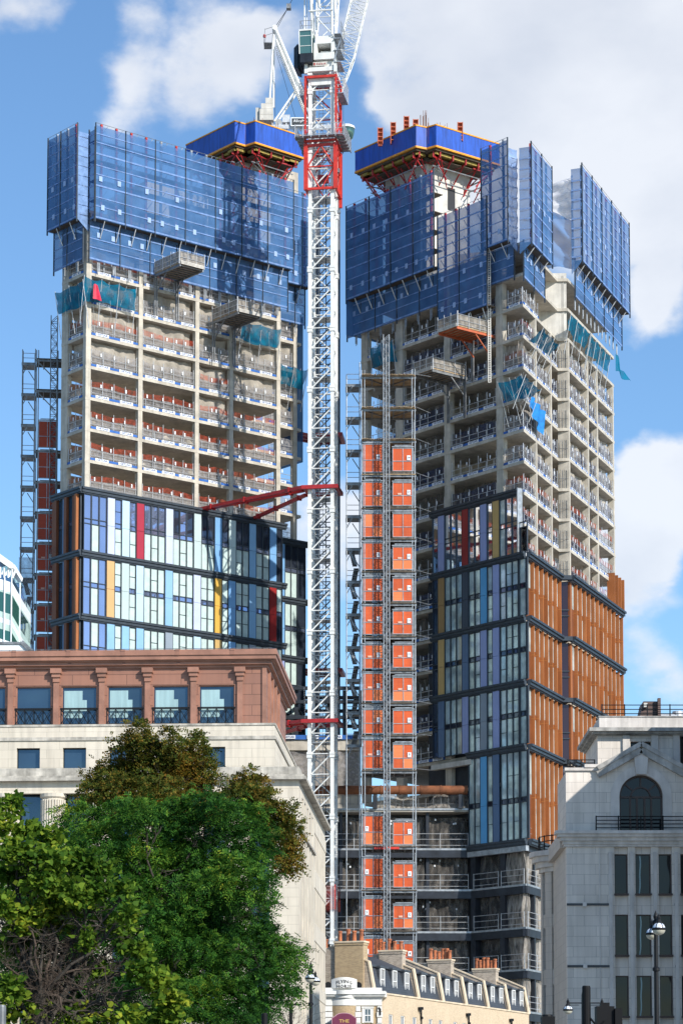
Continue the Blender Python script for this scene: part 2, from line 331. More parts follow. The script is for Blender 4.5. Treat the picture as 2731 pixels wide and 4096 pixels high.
M['rstone2'] = brick('warm_limestone', (.60, .54, .47), (.56, .50, .44), (.40, .36, .32), 1.2, .5, ms=.010, rough=.85, streak=.12, var=.09)
# ---------------- shared building pieces ----------------
_tg = {}
def tgeo(body):
    if body not in _tg:
        c = bpy.data.curves.new('t', 'FONT'); c.body = body; c.size = 1; c.align_x = 'CENTER'; c.align_y = 'CENTER'; c.resolution_u = 1; c.offset = .012
        t = bpy.data.objects.new('tmp', c); col.objects.link(t); bpy.context.view_layer.update()
        me = bpy.data.meshes.new_from_object(t.evaluated_get(bpy.context.evaluated_depsgraph_get())); bpy.data.objects.remove(t)
        _tg[body] = ([tuple(v.co) for v in me.vertices], [tuple(p.vertices) for p in me.polygons]); bpy.data.meshes.remove(me)
    return _tg[body]
def addtext(mb, body, size, pos, right, up=Zv, fit=None):
    V, Fc = tgeo(body); k = len(mb.v); x = Vector(right).normalized(); pos = Vector(pos); sx = size
    if fit:
        w = max(v[0] for v in V)-min(v[0] for v in V); sx = fit/w
    for v in V: mb.v.append(tuple(pos+x*(v[0]*sx)+Vector(up)*(v[1]*size)))
    for f in Fc: mb.f.append(tuple(k+i for i in f)); mb.m.append(mb.cm)
D1 = (math.sin(R(50.8)), math.cos(R(50.8))); D2 = (-math.sin(R(39.2)), math.cos(R(39.2))); D3 = (math.sin(R(20.9)), math.cos(R(20.9)))
DZ = 3.12
rnd = random.Random(11)
def guardrail(F, t0, t1, z, par, style='grey', n=-.12, mirror=False, lit=True, hi=1.9):
    mb = MB(); w = t1-t0
    if w < .6: return
    k = max(1, round(w/1.35))
    for i in range(k+1):
        t = t0+.12+(w-.24)*i/k; mb.tube(F.p(t, n, z), F.p(t, n, z+hi*rnd.uniform(.85, 1)), .035, 4)
    for h in (.5, 1.0): mb.tube(F.p(t0+.03, n+.05, z+h), F.p(t1-.03, n+.05, z+h), .03, 4)
    for i in range(int(w/1.1)):
        if rnd.random() < .35: t = t0+.4+i*1.1; mb.tube(F.p(t, n+.05, z+.2), F.p(t, n+.05, z+1.0), .03, 4)
    mb.mat(1).fb(F, t0+.05, t1-.05, n+.075, n+.10, z+.03, z+.26)
    g = mb.build('guardrail', [M['galvw'], M['banb']], par)
    b = MB(); q = max(1, int(w/2.0))
    for i in range(q):
        bw = min(1.55, w-.3); tc = t0+w*(i+.5)/q+rnd.uniform(-.1, .1); dz = rnd.uniform(-.03, .03)
        if tc-bw/2 < t0+.05 or tc+bw/2 > t1-.05: tc = (t0+t1)/2
        b.mat(0).fb(F, tc-bw/2, tc+bw/2, n+.105, n+.12, z+.02+dz, z+.31+dz)
        rt = F.d if (F.d.cross(Zv)).dot(F.n) > 0 else -F.d
        b.mat(1); addtext(b, 'GETJAR', .27, F.p(tc, n+.135, z+.17+dz), rt, fit=bw*.8)
    if q: b.build('banner', [M['banw'], M['blutxt']], g)
    m = MB(); ph = rnd.uniform(0, 6)
    def sh(u, v):
        top = 1.72+.1*math.sin(u*7+ph); return F.p(t0+.06+(w-.12)*u, n-.12+.06*math.sin(u*19+ph)*v, z+.15+(top-.15)*v)
    m.sheet(sh, max(4, int(w*2)), 3)
    if style != 'none':
        # lower part grey or blue sheeting, upper part red guard
        mats = {'grey': [M['greymesh'], M['greymesh']], 'red': [M['greymesh'], M['redmesh']], 'blue': [M['bluemesh'], M['bluemesh']], 'redblue': [M['bluemesh'], M['redmesh']]}[style]
        nu = max(4, int(w*2)); m.m = [1 if j >= 2 else 0 for j in range(3) for i in range(nu)]
        m.build('safety_mesh', mats, g)
    l = MB()
    for i in range(q+1):
        t = t0+.4+(w-.8)*(i+rnd.uniform(.1, .9))/(q+1); l.fb(F, t-.07, t+.07, n+.0, n+.02, z+1.15, z+1.5)
    l.build('notice', M['banw'], g)
    return g
def dustsheet(F, t0, t1, z, h, par, n=-.55, m='dust', drop=None, name='dust_sheet'):
    ph = rnd.uniform(0, 9); w = t1-t0; lo = 0 if drop is None else drop; a = rnd.uniform(.1, .3)
    mb = MB()
    def sh(u, v):
        sag = .16*math.sin(u*math.pi)*v*v*(1+.4*math.sin(5*u+ph)); wv = a*math.sin(u*w*2.1+ph+1.5*v)+.07*math.sin(u*w*5+3*v+ph*2)+.05*math.sin(u*w*9-4*v+ph*3)+.1*math.sin(3*v+ph)
        return F.p(t0+w*u, n+wv*(.35+.65*math.sin(v*3.0)), z+lo+(h-lo)*v-sag)
    mb.sheet(sh, max(8, int(w*5)), 8)
    return mb.build(name, M[m], par, smooth=True)
M['galvw'] = mat('pale_guardrail_tube', (.62, .63, .64), .45, .35, var=.15, sc=2.5)
def screen(F, t0, t1, n, z0, z1, joints, par, par_name='screen_panel', plates=(), zoff=None, strips=1.05, top_open=True, wal=True, back=M['red']):
    js = [t0]+[j for j in joints if t0+.3 < j < t1-.3]+[t1]
    zz = zoff or (lambda t: 0)
    for a, b in zip(js[:-1], js[1:]):
        mb = MB(); ph = rnd.uniform(0, 6)
        mb.mat(0).sheet(lambda u, v: F.p(a+.04+(b-a-.08)*u, n+.025*math.sin(u*9+ph+v*8), z0+(z1-z0)*v+zz(a)), 8, 12)
        z = z0+.06; i = 0
        while z < z1:
            h = .17 if i % 3 else .26
            if i == 0: h = .28
            mb.mat(1).fb(F, a+.05, b-.05, n+.035, n+.05, z+zz(a), min(z+h*.6, z1)+zz(a)); z += strips*(.85 if i % 3 == 1 else 1.1); i += 1
        for hz in plates:
            k = max(1, round((b-a)/1.9))
            for q in range(k):
                if rnd.random() < .22: continue
                t = a+(b-a)*(q+.5)/k+rnd.uniform(-.3, .3); mb.mat(2).fb(F, t-.20, t+.20, n+.055, n+.075, hz-.25, hz+.27)
        sp = mb.build(par_name, [M['screen'], M['screenl'], M['plate']], par)
        if wal:
            k = max(1, round((b-a)/1.9))
            for q in range(k):
                t = a+(b-a)*(q+.5)/k; w = MB()
                w.mat(0 if rnd.random() < .65 else 1).fb(F, t-.11, t+.11, n-.42, n-.24, z0+.1, z1+.35)
                for h in np.arange(z0+.5, z1, 1.04*DZ/2): w.mat(1).bar(F.p(t, n-.4, h), F.p(t+.9, n-.5, h+1.2), .05)
                w.build('waler', [back, M['galv']], par)
    for j in js:
        p = MB(); p.mat(0).fb(F, j-.035, j+.035, n-.05, n+.09, z0-.35, z1+.25); p.build('joint_post', [M['dark']], par)
    if top_open:
        p = MB(); p.tube(F.p(t0, n-.05, z1+.28), F.p(t1, n-.05, z1+.28), .025, 4); p.build('top_rail', M['galv'], par)
def struts(F, t0, t1, nu, nl, zu, zl, par, sp=1.9):
    k = max(1, round((t1-t0)/sp))
    for i in range(k):
        t = t0+(t1-t0)*(i+.5)/k; s = MB(); s.tube(F.p(t, nu-.1, zu), F.p(t-.05, nl+.1, zl), .05, 5); s.mat(1).bar(F.p(t, nl, zu-.2), F.p(t, nl+.1, zl), .08)
        s.build('strut', [M['galvw'], M['dark']], par)
def hooks(F, t0, t1, n, z, par, sp=1.9):
    k = max(1, round((t1-t0)/sp))
    for i in range(k):
        t = t0+(t1-t0)*(i+.5)/k; s = MB()
        for q in (-.13, 0, .13): s.tube(F.p(t+q, n, z+.1), F.p(t+q, n, z-rnd.uniform(.75, 1.2)), .04, 5)
        s.build('hanging_rail', M['galv'], par)
def cladrow(F, n, bounds, zt, zb, par, filmtop=0, filmbot=1, midfrac=.485, gl='glass', film='film', spl=True):
    """one double-storey row of glazing: bounds = list of (t0, t1, kind)"""
    H = zt-zb; zm = zb+H*midfrac; hs = .46
    for t0, t1, kind in bounds:
        if kind.startswith('p_'):
            mb = MB(); mb.fb(F, t0, t1, n-.05, n+.06, zb+.0, zm+.08); mb.fb(F, t0, t1, n-.05, n+.06, zm+.11, zt)
            mb.build('coloured_panel', M[kind], par)
        else:
            # kind: string of pane codes, upper row / lower row, e.g. 'gfg/fff'
            up, lo = kind.split('/'); k = len(up); w = (t1-t0)/k; fr = MB(); gp = {}
            fr.fb(F, t0, t1, n-.12, n+.02, zb, zb+.07); fr.fb(F, t0, t1, n-.12, n+.02, zt-.07, zt)
            fr.fb(F, t0, t1, n-.12, n+.02, zm-.05, zm+.03); fr.fb(F, t0, t1, n-.12, n+.02, zm+hs-.03, zm+hs+.05)
            for i in range(k+1): fr.fb(F, t0+w*i-.05 if i else t0, t0+w*i+.05 if i < k else t1, n-.115, n+.05, zb+.01, zt-.01)
            for i in range(k):
                a = t0+w*i+.05; b = t0+w*(i+1)-.05
                for c, z0, z1 in ((lo[i], zb+.07, zm-.05), (up[i], zm+hs+.05, zt-.07)):
                    gp.setdefault(c, MB()).face([F.p(a, n-.06, z0), F.p(b, n-.06, z0), F.p(b, n-.06, z1), F.p(a, n-.06, z1)])
                    if c in 'FG': fr.fb(F, a, b, n-.1, n-.01, (z0+z1)/2-.03, (z0+z1)/2+.02)
                gp.setdefault('g', MB()).face([F.p(a, n-.06, zm+.03), F.p(b, n-.06, zm+.03), F.p(b, n-.06, zm+hs-.03), F.p(a, n-.06, zm+hs-.03)])
            f = fr.build('window', M['dark'], par)
            mm = {'f': film, 'F': film, 'g': gl, 'G': gl, 'd': 'glassd', 'b': 'glassb', 's': 'see'}
            tot = MB(); mats = []
            for c, q in gp.items():
                if mm[c] not in mats: mats.append(mm[c])
                tot.cm = mats.index(mm[c])
                for fc in q.f: tot.face([q.v[i] for i in fc])
            tot.build('pane', [M[x] for x in mats], f)
def band(F, n, t0, t1, z, par, name='ledge_band', over=.32):
    mb = MB(); mb.fb(F, t0, t1, n-.1, n+over, z-.06, z+.16); mb.fb(F, t0, t1, n-.1, n+over*.62, z-.34, z-.063); mb.fb(F, t0+.02, t1-.02, n-.1, n+.1, z-.46, z-.343)
    t = t0+.9
    while t < t1: mb.mat(1).fb(F, t, t+.025, n, n+over+.006, z-.05, z+.15); t += 1.6
    mb.build(name, [M['dark'], M['text']], par)
# ======================= LEFT TOWER =======================
C0 = P(341, 1830, 248.0); FL = Fac(C0, D1); FS = Fac(C0, D2, (-D1[0], -D1[1]))
LZ0 = zat(1961, C0.x, C0.y)
def LZ(k): return LZ0+DZ*k
tR = FL.t(1121, LZ(1)); tA = FS.t(243, LZ(1))
C1 = FL.p(tR, 0, 0); S1 = FL.p(tR, -5.2, 0); FE = Fac(S1, D1); tE = FE.t(1203, LZ(2))
lt = thing('concrete_tower', (C0.x+10, C0.y+14, 0), 'unfinished concrete tower left of the crane, clad below in white, blue and crimson panels', 'tower')
pA = FS.p(tA, 0, 0); back1 = FE.p(tE, -13, 0); back2 = pA+Vector((8, 10, 0))
LPOLY = [pA, FL.p(0, 0, 0), C1, S1, FE.p(tE, 0, 0), back1, back2]
def inset(poly, d):
    c = sum((Vector(p) for p in poly), Vector())/len(poly); return [c+(Vector(p)-c)*(1-d/((Vector(p)-c).length)) for p in poly]
def slab_poly(poly, e): return inset(poly, -e)
for k in range(0, 10):
    MB().prism(slab_poly(LPOLY, .03), LZ(k)-.30, LZ(k)).build('floor_slab', M['conc'], lt)
# columns
lc = [(343, 361), (552, 569), (779.5, 795), (918, 932), (1106, 1121)]
lct = [(FL.t(a, LZ(1)), FL.t(b, LZ(1))) for a, b in lc]; lct[0] = (0.0, lct[0][1])
for i, (a, b) in enumerate(lct):
    for k in range(0, 9): MB().fb(FL, a, b, -.5, -.0, LZ(k)+.002, LZ(k+1)-.302).build('column', M['conc'], lt) if k < 9 else 0
sc = (FS.t(268, LZ(1)), tA)
for k in range(0, 9): MB().fb(FS, sc[0], sc[1], -.5, 0, LZ(k)+.002, LZ(k+1)-.302).build('column', M['conc'], lt)
ec = (FE.t(1173, LZ(2)), FE.t(1188, LZ(2)))
for k in range(0, 9): MB().fb(FE, ec[0], ec[1], -.5, 0, LZ(k)+.002, LZ(k+1)-.302).build('column', M['conc'], lt)
# core and inner walls
cc = FL.p(tR*.62, -9.0, 0)
FC = Fac(FL.p(tR*.62-3.5, -6.5, 0), D1)
MB().fb(FC, 0, 8, -7, 0, 0, LZ(11)+1.2).build('core_wall', M['conc'], lt)
for k in range(0, 9):
    mb = MB(); mb.fb(FL, 1.2, tR*.33, -5.6, -5.4, LZ(k)+.01, LZ(k+1)-.31); mb.fb(FL, tR*.33, tR*.33+.2, -9, -5.41, LZ(k)+.012, LZ(k+1)-.312)
    mb.fb(FL, tR*.8, tR, -7.2, -7.0, LZ(k)+.014, LZ(k+1)-.314); mb.build('inner_wall', M['concd'], lt)
# body behind the glazing
LC_N1, LC_N2 = .35, .62
MB().prism(inset(LPOLY, .55), 0, LZ(0)-.32).build('inner_body', M['darkst'], lt)
lsty = {8: 'grey', 7: 'grey', 6: 'grey', 5: 'grey', 4: 'red', 3: 'red', 2: 'red', 1: 'red', 0: 'red'}
bays = [(lct[i][1]+.02, lct[i+1][0]-.02) for i in range(4)]
for k in range(0, 8):
    for i, (a, b) in enumerate(bays):
        st = 'red' if k <= 3 else ('grey' if rnd.random() < .75 else 'red')
        if k >= 5 and i == 1 and k == 5: st = 'red'
        guardrail(FL, a, b, LZ(k), lt, st)
        if k >= 4 or (i == 2 and k == 3): dustsheet(FL, a+.02, b-.02, LZ(k)+.02, DZ-.36, lt, n=-.7)
        elif rnd.random() < .8: dustsheet(FL, a+.02, b-.02, LZ(k)+.02, rnd.uniform(1.1, 1.5), lt, n=-.5)
    guardrail(FS, .55, sc[0]-.02, LZ(k), lt, 'red' if k in (0, 1, 2, 3, 5) else 'grey')
    dustsheet(FS, .5, sc[0], LZ(k)+.02, (DZ-.36) if k >= 4 else 1.4, lt, n=-.7)
    if k >= 0: guardrail(FE, 2.5, ec[0]-.05, LZ(k), lt, 'none' if k == 2 else 'grey'); guardrail(FE, ec[1]+.02, tE, LZ(k), lt, 'none')
    if k >= 4: dustsheet(FE, 2.2, ec[0], LZ(k)+.02, DZ-.4, lt, n=-.7)
# glazing rows: (px0, px1, kind) measured along the ledge below the top band
def LB(lst, z):
    return [(FL.t(a, z, LC_N1), FL.t(b, z, LC_N1), k) for a, b, k in lst]
def r5(x): return x/2.24
def r6(x): return 650+x/2.24
rowA = [(r5(752), r5(960), 'ggg/gfg'), (r5(965), r5(1028), 'p_lilac'), (r5(1030), r5(1092), 'G/F'), (r5(1095), r5(1160), 'p_pale'), (r5(1163), r5(1222), 'g/F'), (r5(1226), r5(1290), 'p_crim'),
        (r5(1293), r5(1482), 'gGg/fFf'), (r5(1487), r5(1550), 'p_lilac'), (r6(95), r6(278), 'dGd/fFf'), (r6(283), r6(345), 'p_sage'), (r6(348), r6(465), 'dd/fF'), (r6(470), r6(530), 'p_blue'),
        (r6(533), r6(592), 'd/f'), (r6(595), r6(655), 'p_sage'), (r6(658), r6(775), 'dd/Ff'), (r6(778), r6(835), 'p_sky'), (r6(838), r6(957), 'dd/FF'), (r6(960), r6(1018), 'p_blue'), (r6(1022), r6(1072), 'd/d')]
rowB = [(r5(745), r5(952), 'gfg/gfg'), (r5(957), r5(1024), 'p_tan'), (r5(1027), r5(1087), 'F/F'), (r5(1090), r5(1155), 'p_sage'), (r5(1157), r5(1217), 'F/F'), (r5(1220), r5(1285), 'p_pale'),
        (r5(1288), r5(1475), 'fFf/fFf'), (r5(1480), r5(1545), 'p_sky'), (r6(90), r6(274), 'fFf/fFf'), (r6(278), r6(340), 'p_lilac'), (r6(343), r6(462), 'FF/FF'), (r6(468), r6(527), 'p_ochre'),
        (r6(530), r6(588), 'f/F'), (r6(592), r6(652), 'p_blue'), (r6(655), r6(772), 'FF/FF'), (r6(775), r6(835), 'p_sky'), (r6(836), r6(955), 'FF/FF'), (r6(958), r6(1018), 'p_red'), (r6(1020), r6(1070), 'f/d')]
rowC = [(a, b, {'p_tan': 'p_sky', 'p_sage': 'p_sky', 'p_pale': 'p_sky', 'p_sky': 'p_grey', 'p_lilac': 'p_pale', 'p_ochre': 'p_gold', 'p_blue': 'p_blue', 'p_red': 'p_slate'}.get(k, k)) for a, b, k in rowB]
LT1 = FL.t(1141, LZ(0), LC_N1)
zlev = [LZ(0)+.05-2*DZ*i for i in range(10)]
for i in range(9):
    zt = zlev[i]-.47; zbm = zlev[i+1]+.165 if i < 8 else 4.0
    rows = rowA if i == 0 else rowB if i % 2 == 1 else rowC
    cladrow(FL, LC_N1, LB(rows, (zt+zbm)/2 if i < 3 else zlev[2]), zt, zbm, lt)
    band(FL, LC_N1, -.62+.0, LT1+.1, zlev[i], lt)
    # side face with rusty fins
    zz = zlev[min(i, 2)]
    tb = [FS.t(x, zz, LC_N2) for x in (330, 314, 303, 288, 275, 262, 248, 235, 222, 212)]
    band(FS, LC_N2, -.45, tb[9]+.1, zlev[i], lt)
    cladrow(FS, LC_N2-.12, [(tb[1]-.0, tb[0]+0 if False else tb[1]+.01, 'g/f')] if False else [(tb[3], tb[4], 'b/b'), (tb[6], tb[7], 'b/b'), (-.1, tb[1]-.02, 'b/g')], zt, zbm, lt, film='glassb')
    for x, wd, m, dp in ((tb[1], .30, 'rust_lit', .34), (tb[2], .5, 'rust_shade', .12), (tb[4]+.05, .45, 'rust_shade', .3), (tb[5], .45, 'p_slate', .1), (tb[7]+.06, .4, 'rust_shade', .3), (tb[8], .45, 'rust_shade', .15)):
        f = MB(); f.fb(FS, x, x+wd, LC_N2-.2, LC_N2+dp-.1, zbm, zt); f.build('fin', M['rust' if m == 'rust_lit' else m], lt)
# recessed right hand part
FEn = .35; tq0 = FE.t(1126, LZ(-1), FEn)-3; tq1 = FE.t(1222, LZ(-1), FEn)
for i in range(9):
    zl = zlev[i]-.0; band(FE, FEn, tq0, FE.t(1232, LZ(-1), FEn), zl, lt)
    zt = zl-.47; zbm = zlev[i+1]+.165 if i < 8 else 4.0
    a = FE.t(1139, LZ(-1), FEn); b = FE.t(1188, LZ(-1), FEn)
    cladrow(FE, FEn, [(tq0, FE.t(1128, LZ(-1), FEn), 'd/d'), (FE.t(1129, LZ(-1), FEn), a-.05, 'p_blue' if i < 2 else 'p_lav'), (a, b, 'dd/ff' if i == 0 else 'ff/ff'), (b+.05, tq1, 'd/d')], zt, zbm, lt)
# ---- blue climbing screens round the left tower ----
def sthing(label, loc, group='blue mesh climbing screens round the tower tops'):
    return thing('protection_screen', loc, label, 'safety screen', group)
NU, NL = 1.35, .45
zu1 = FL.z(500, FL.t(382, LZ(9), NU), NU); zu0 = FL.z(872, FL.t(380, LZ(7), NU), NU); zl0 = FL.z(1036, FL.t(356, LZ(7), NL), NL); zl1 = zu0+.5
def ts(F, n, z, *px): return [F.t(x, z, n) for x in px]
t0, t1 = ts(FL, NU, zu0, 381, 1173)
so1 = sthing('broad sunlit blue mesh screen on the left tower front, carrying the crane shadow', FL.p((t0+t1)/2, NU, zl0))
jf = ts(FL, NU, zu0, 501, 620, 741, 861, 967, 1070)
screen(FL, t0, t1, NU, zu0, zu1, jf, so1, plates=(zu0+1.2, zu0+4.05))
a0, a1 = ts(FL, NL, zl0, 357, 1150)
screen(FL, a0, a1, NL, zl0, zl1, ts(FL, NL, zl0, 480, 600, 715, 838, 945, 1050), so1, plates=(zl0+2.6,), wal=False, top_open=False)
mb = MB(); mb.fb(FL, t0+.1, t1-.1, NL+.1, NU-.06, zu0+.02, zu0+.14); mb.build('walkway', M['plat'], so1)
mb = MB()
for k in (1, 2, 3, 4): mb.fb(FL, t0+.1, t1-.1, .1, NU-.1, zu0+k*1.98, zu0+k*1.98+.06)
mb.build('inner_deck', M['plat'], so1)
struts(FL, t0+.3, t1-.3, NU, NL, zu0-.0, zl0+2.3, so1); hooks(FL, a0+.3, a1-.3, NL-.15, zl0, so1)
# return at the left end of the front screen
FR = Fac(FL.p(t0, NU, 0), (-FL.n.x, -FL.n.y), (-FL.d.x, -FL.d.y))
screen(FR, .05, 1.1, 0, zu0, zu1-.4, [], so1, wal=False, top_open=False)
# side screen
b1, b0 = ts(FS, NU, zu0, 191, 309)
so2 = sthing('narrow shaded blue mesh screen on the left side of the left tower top', FS.p((b0+b1)/2, NU, zl0))
screen(FS, b0, b1, NU, zu0, zu1, ts(FS, NU, zu0, 242), so2, plates=(zu0+1.2, zu0+4.05))
screen(FS, *ts(FS, NL, zl0, 334, 217), NL, zl0, zl1, ts(FS, NL, zl0, 270), so2, plates=(zl0+2.6,), wal=False, top_open=False)
mb = MB(); mb.fb(FS, b0+.1, b1-.1, NL+.1, NU-.06, zu0+.02, zu0+.14); mb.build('walkway', M['plat'], so2)
struts(FS, b0+.3, b1-.3, NU, NL, zu0, zl0+2.3, so2); hooks(FS, b0+.3, b1-.3, NL-.15, zl0, so2)
FR2 = Fac(FS.p(b0, NU, 0), (-FS.n.x, -FS.n.y), (FL.d.x, FL.d.y))
mb = MB(); mb.mat(0).sheet(lambda u, v: FR2.p(1.5*u, .06*math.sin(v*40), zu0-1.2*u+(zu1-zu0-.6+1.2*u)*v), 6, 40)
for i in range(9): mb.mat(1).fb(FR2, .05, 1.4, .08, .1, zu0+.4+i*.98, zu0+.5+i*.98)
mb.build('corner_sheet', [M['screenl'], M['plate']], so2)
FR3 = Fac(FS.p(b1, NU, 0), (-FS.n.x, -FS.n.y), (-FL.d.x, -FL.d.y)); mb = MB(); mb.fb(FR3, 0, 3, -.03, .03, zu0, zu1); mb.build('corner_sheet', M['screen'], so2)
# recessed part right
e0, e1 = ts(FE, NU, zu0, 1182, 1243)
so3 = sthing('short blue mesh screen end panel just left of the white crane mast', FE.p((e0+e1)/2, NU, zl0))
ze1 = FE.z(772, e0, NU); ze0 = FE.z(1138, e0, NU); zf0 = FE.z(1290, e0, NL)
screen(FE, e0-3, e1, NU, ze0, ze1, [e0+.9], so3, plates=(ze0+1.2, ze0+4.05))
screen(FE, e0-3, e1-.1, NL, zf0, ze0+.5, [e0+.6], so3, plates=(zf0+2.6,), wal=False, top_open=False)
mb = MB(); mb.fb(FE, e0-3, e1, NL+.1, NU-.06, ze0+.02, ze0+.14); mb.build('walkway', M['plat'], so3); struts(FE, e0-.5, e1, NU, NL, ze0, zf0+2.3, so3); hooks(FE, e0-.5, e1, NL-.15, zf0, so3)
# dark blue drop behind at the right end
mb = MB(); F9 = Fac(FE.p(tE+.6, -.4, 0), (-FE.n.x, -FE.n.y), (FE.d.x, FE.d.y)); mb.fb(F9, 0, 5, -.03, .0, LZ(2.9), LZ(8)); mb.build('corner_sheet', M['screen'], so3)
# ---- jump-form platforms on the cores ----
def jumpform(plan, zt, h, label, core, par_tower=None):
    c = sum((Vector(p) for p in plan), Vector())/len(plan)
    t = thing('formwork_platform', (c.x, c.y, zt-h-1.5), label, 'formwork platform', 'blue formwork platforms on the tower cores')
    n = len(plan)
    for i in range(n):
        a = Vector((plan[i][0], plan[i][1], 0)); b = Vector((plan[(i+1) % n][0], plan[(i+1) % n][1], 0))
        if (b-a).length < .3: continue
        F = Fac(a, (b-a).to_2d()); L_ = (b-a).length
        mb = MB(); mb.fb(F, .03, L_-.03, -.12, 0, zt-h+.15, zt-.16); mb.build('hoarding', M['bluesolid'], t)
        mb = MB(); mb.fb(F, 0, L_, -.16, .05, zt-.13, zt); mb.fb(F, 0, L_, -.16, .05, zt-h-.05, zt-h+.14); mb.build('edge_beam', M['yellow'], t)
        mb = MB(); mb.fb(F, 0.3, L_-.3, -1.6, -.5, zt-h-.55, zt-h-.3); mb.build('timber_beams', M['yel'], t)
        q = max(1, round(L_/1.6))
        for j in range(q):
            tt = L_*(j+.5)/q; s = MB(); s.bar(F.p(tt, -.35, zt-h-.12), F.p(tt, -.35, zt-h-.85), .14); s.bar(F.p(tt, -.3, zt-h-.4), F.p(tt, -2.6, zt-h-2.6), .1); s.bar(F.p(tt, -.4, zt-h-.8), F.p(tt, -3.0, zt-h-.8), .13); s.bar(F.p(tt+.3, -1.2, zt-h-.8), F.p(tt-.2, -3.0, zt-h-3.4), .08)
            s.build('bracket', M['redd'], t)
        s = MB(); s.tube(F.p(.5, -1.2, zt-h-1.5), F.p(L_-.5, -1.2, zt-h-1.5), .06, 6); s.tube(F.p(.5, -2.0, zt-h-2.6), F.p(L_-.5, -2.0, zt-h-2.6), .06, 6); s.tube(F.p(.5, -1.2, zt-h-1.5), F.p(L_*.5, -2.2, zt-h-2.2), .05, 6); s.build('brace', M['galv'], t)
    MB().prism(inset(plan, .25), zt-h-.25, zt-h+.0).build('deck', M['plat'], t)
    MB().prism(inset(plan, 1.2), zt-h-.85, zt-h-.78).build('lower_deck', M['plat'], t)
    return t
zj = zat(481, P(940, 481, 262).x, 262); q = lambda x, y: atZ(x, y, zj)
A = q(940, 481); B = q(744, 578); Cn = q(982, 494); Dn = q(1021, 481); En = q(1215, 545)
bk = En+Vector(D2+(0,))*11; bk2 = B+Vector(D1+(0,))*10
jf1 = jumpform([B, A, Cn, Dn, En, bk, bk2], zj, 2.45, 'blue walled formwork platform with yellow edges above the left tower, half in shadow', lt)
cx = (A+Dn)/2+Vector(D1+(0,))*1.5+Vector(D2+(0,))*2.5
FK = Fac(cx, D1); MB().fb(FK, 0, 7.5, -7, 0, LZ(10), zj-2.8).build('core_head', M['conc'], lt)
# small bits on the platform
mb = MB()
for i in range(26): p = Dn+Vector(D1+(0,))*rnd.uniform(.3, 4)+Vector(D2+(0,))*rnd.uniform(.5, 4); mb.tube((p.x, p.y, zj-2.2), (p.x, p.y, zj+rnd.uniform(.2, .9)), .02, 4)
mb.build('rebar', M['pipe'], jf1)
# ======================= cantilever loading platforms =======================
def loadplat(F, t, n0, z, L_, W_, label, orange=False):
    """deck projects from the facade by L_, width W_ along it"""
    th = thing('loading_platform', F.p(t+W_/2, n0+L_/2, z), label, 'loading platform', 'cantilevered loading platforms')
    mb = MB(); mb.fb(F, t, t+W_, n0, n0+L_, z-.06, z+.04); mb.build('deck', M['ply'], th)
    mb = MB()
    for tt in (t+.05, t+W_-.2): mb.fb(F, tt, tt+.15, n0-1.6, n0+L_, z-.32, z-.07)
    for i in range(8): nn = n0+.2+(L_-.4)*i/7; mb.fb(F, t+.21, t+W_-.21, nn-.04, nn+.04, z-.20, z-.065)
    mb.build('deck_beams', M['orst'] if orange else M['galvd'], th)
    for (tt0, tt1, nn0, nn1) in ((t, t+W_, n0+L_-.04, n0+L_), (t, t+.04, n0, n0+L_-.05), (t+W_-.04, t+W_, n0, n0+L_-.05)):
        mb = MB(); mb.mat(0).fb(F, tt0, tt1, nn0, nn1, z+.05, z+1.15); mb.build('side_net', [M['duste']], th)
    mb = MB(); r = .035
    for (p0, p1) in ((F.p(t, n0+L_+.04, 0), F.p(t+W_, n0+L_+.04, 0)), (F.p(t-.04, n0, 0), F.p(t-.04, n0+L_, 0)), (F.p(t+W_+.04, n0, 0), F.p(t+W_+.04, n0+L_, 0))):
        for h in (.15, .6, 1.15): mb.tube(p0+Zv*(z+h), p1+Zv*(z+h), r, 4)
        for i in range(4): p = p0.lerp(p1, i/3); mb.tube(p+Zv*(z-.1), p+Zv*(z+1.45), r, 4)
    mb.build('railing', M['galvw'], th)
    mb = MB()
    for i in range(3): mb.bar(F.p(t+.1, n0+L_+.1, z-.06+i*.12), F.p(t+W_-.1, n0+L_+.1, z-.06+i*.12), .08)
    mb.build('toe_timbers', M['conclt'], th)
    mb = MB(); mb.bar(F.p(t+W_*.8, n0+L_*.42, z-.3), F.p(t+W_*.8, n0+.1, z-1.9), .1); mb.bar(F.p(t+.2, n0+L_*.42, z-.3), F.p(t+.2, n0+.1, z-1.9), .1)
    mb.build('prop', M['orst'] if orange else M['galvd'], th)
    mb = MB()
    for tt in (t+.2, t+W_-.2):
        for dx in (-.12, .12): mb.fb(F, tt+dx-.05, tt+dx+.05, n0-.15, n0-.02, z-4.2, z+1.0)
    mb.build('clamp_post', M['galvd'], th)
    return th
def plat_at(F, px, py, n_out, L_, W_, label, orange=False, n0=.5):
    z = zat(py, F.p(F.t(px, 70, n_out), n_out, 0).x, F.p(F.t(px, 70, n_out), n_out, 0).y); t = F.t(px, z, n_out)
    return loadplat(F, t, n0, z, L_, W_, label, orange)
plat_at(FL, 716, 1052, 4.6, 4.2, 3.0, 'cantilevered loading platform jutting out below the left tower front screen, higher of two')
plat_at(FL, 948, 1243, 4.6, 4.2, 3.0, 'cantilevered loading platform right of and below the other one on the left tower front')
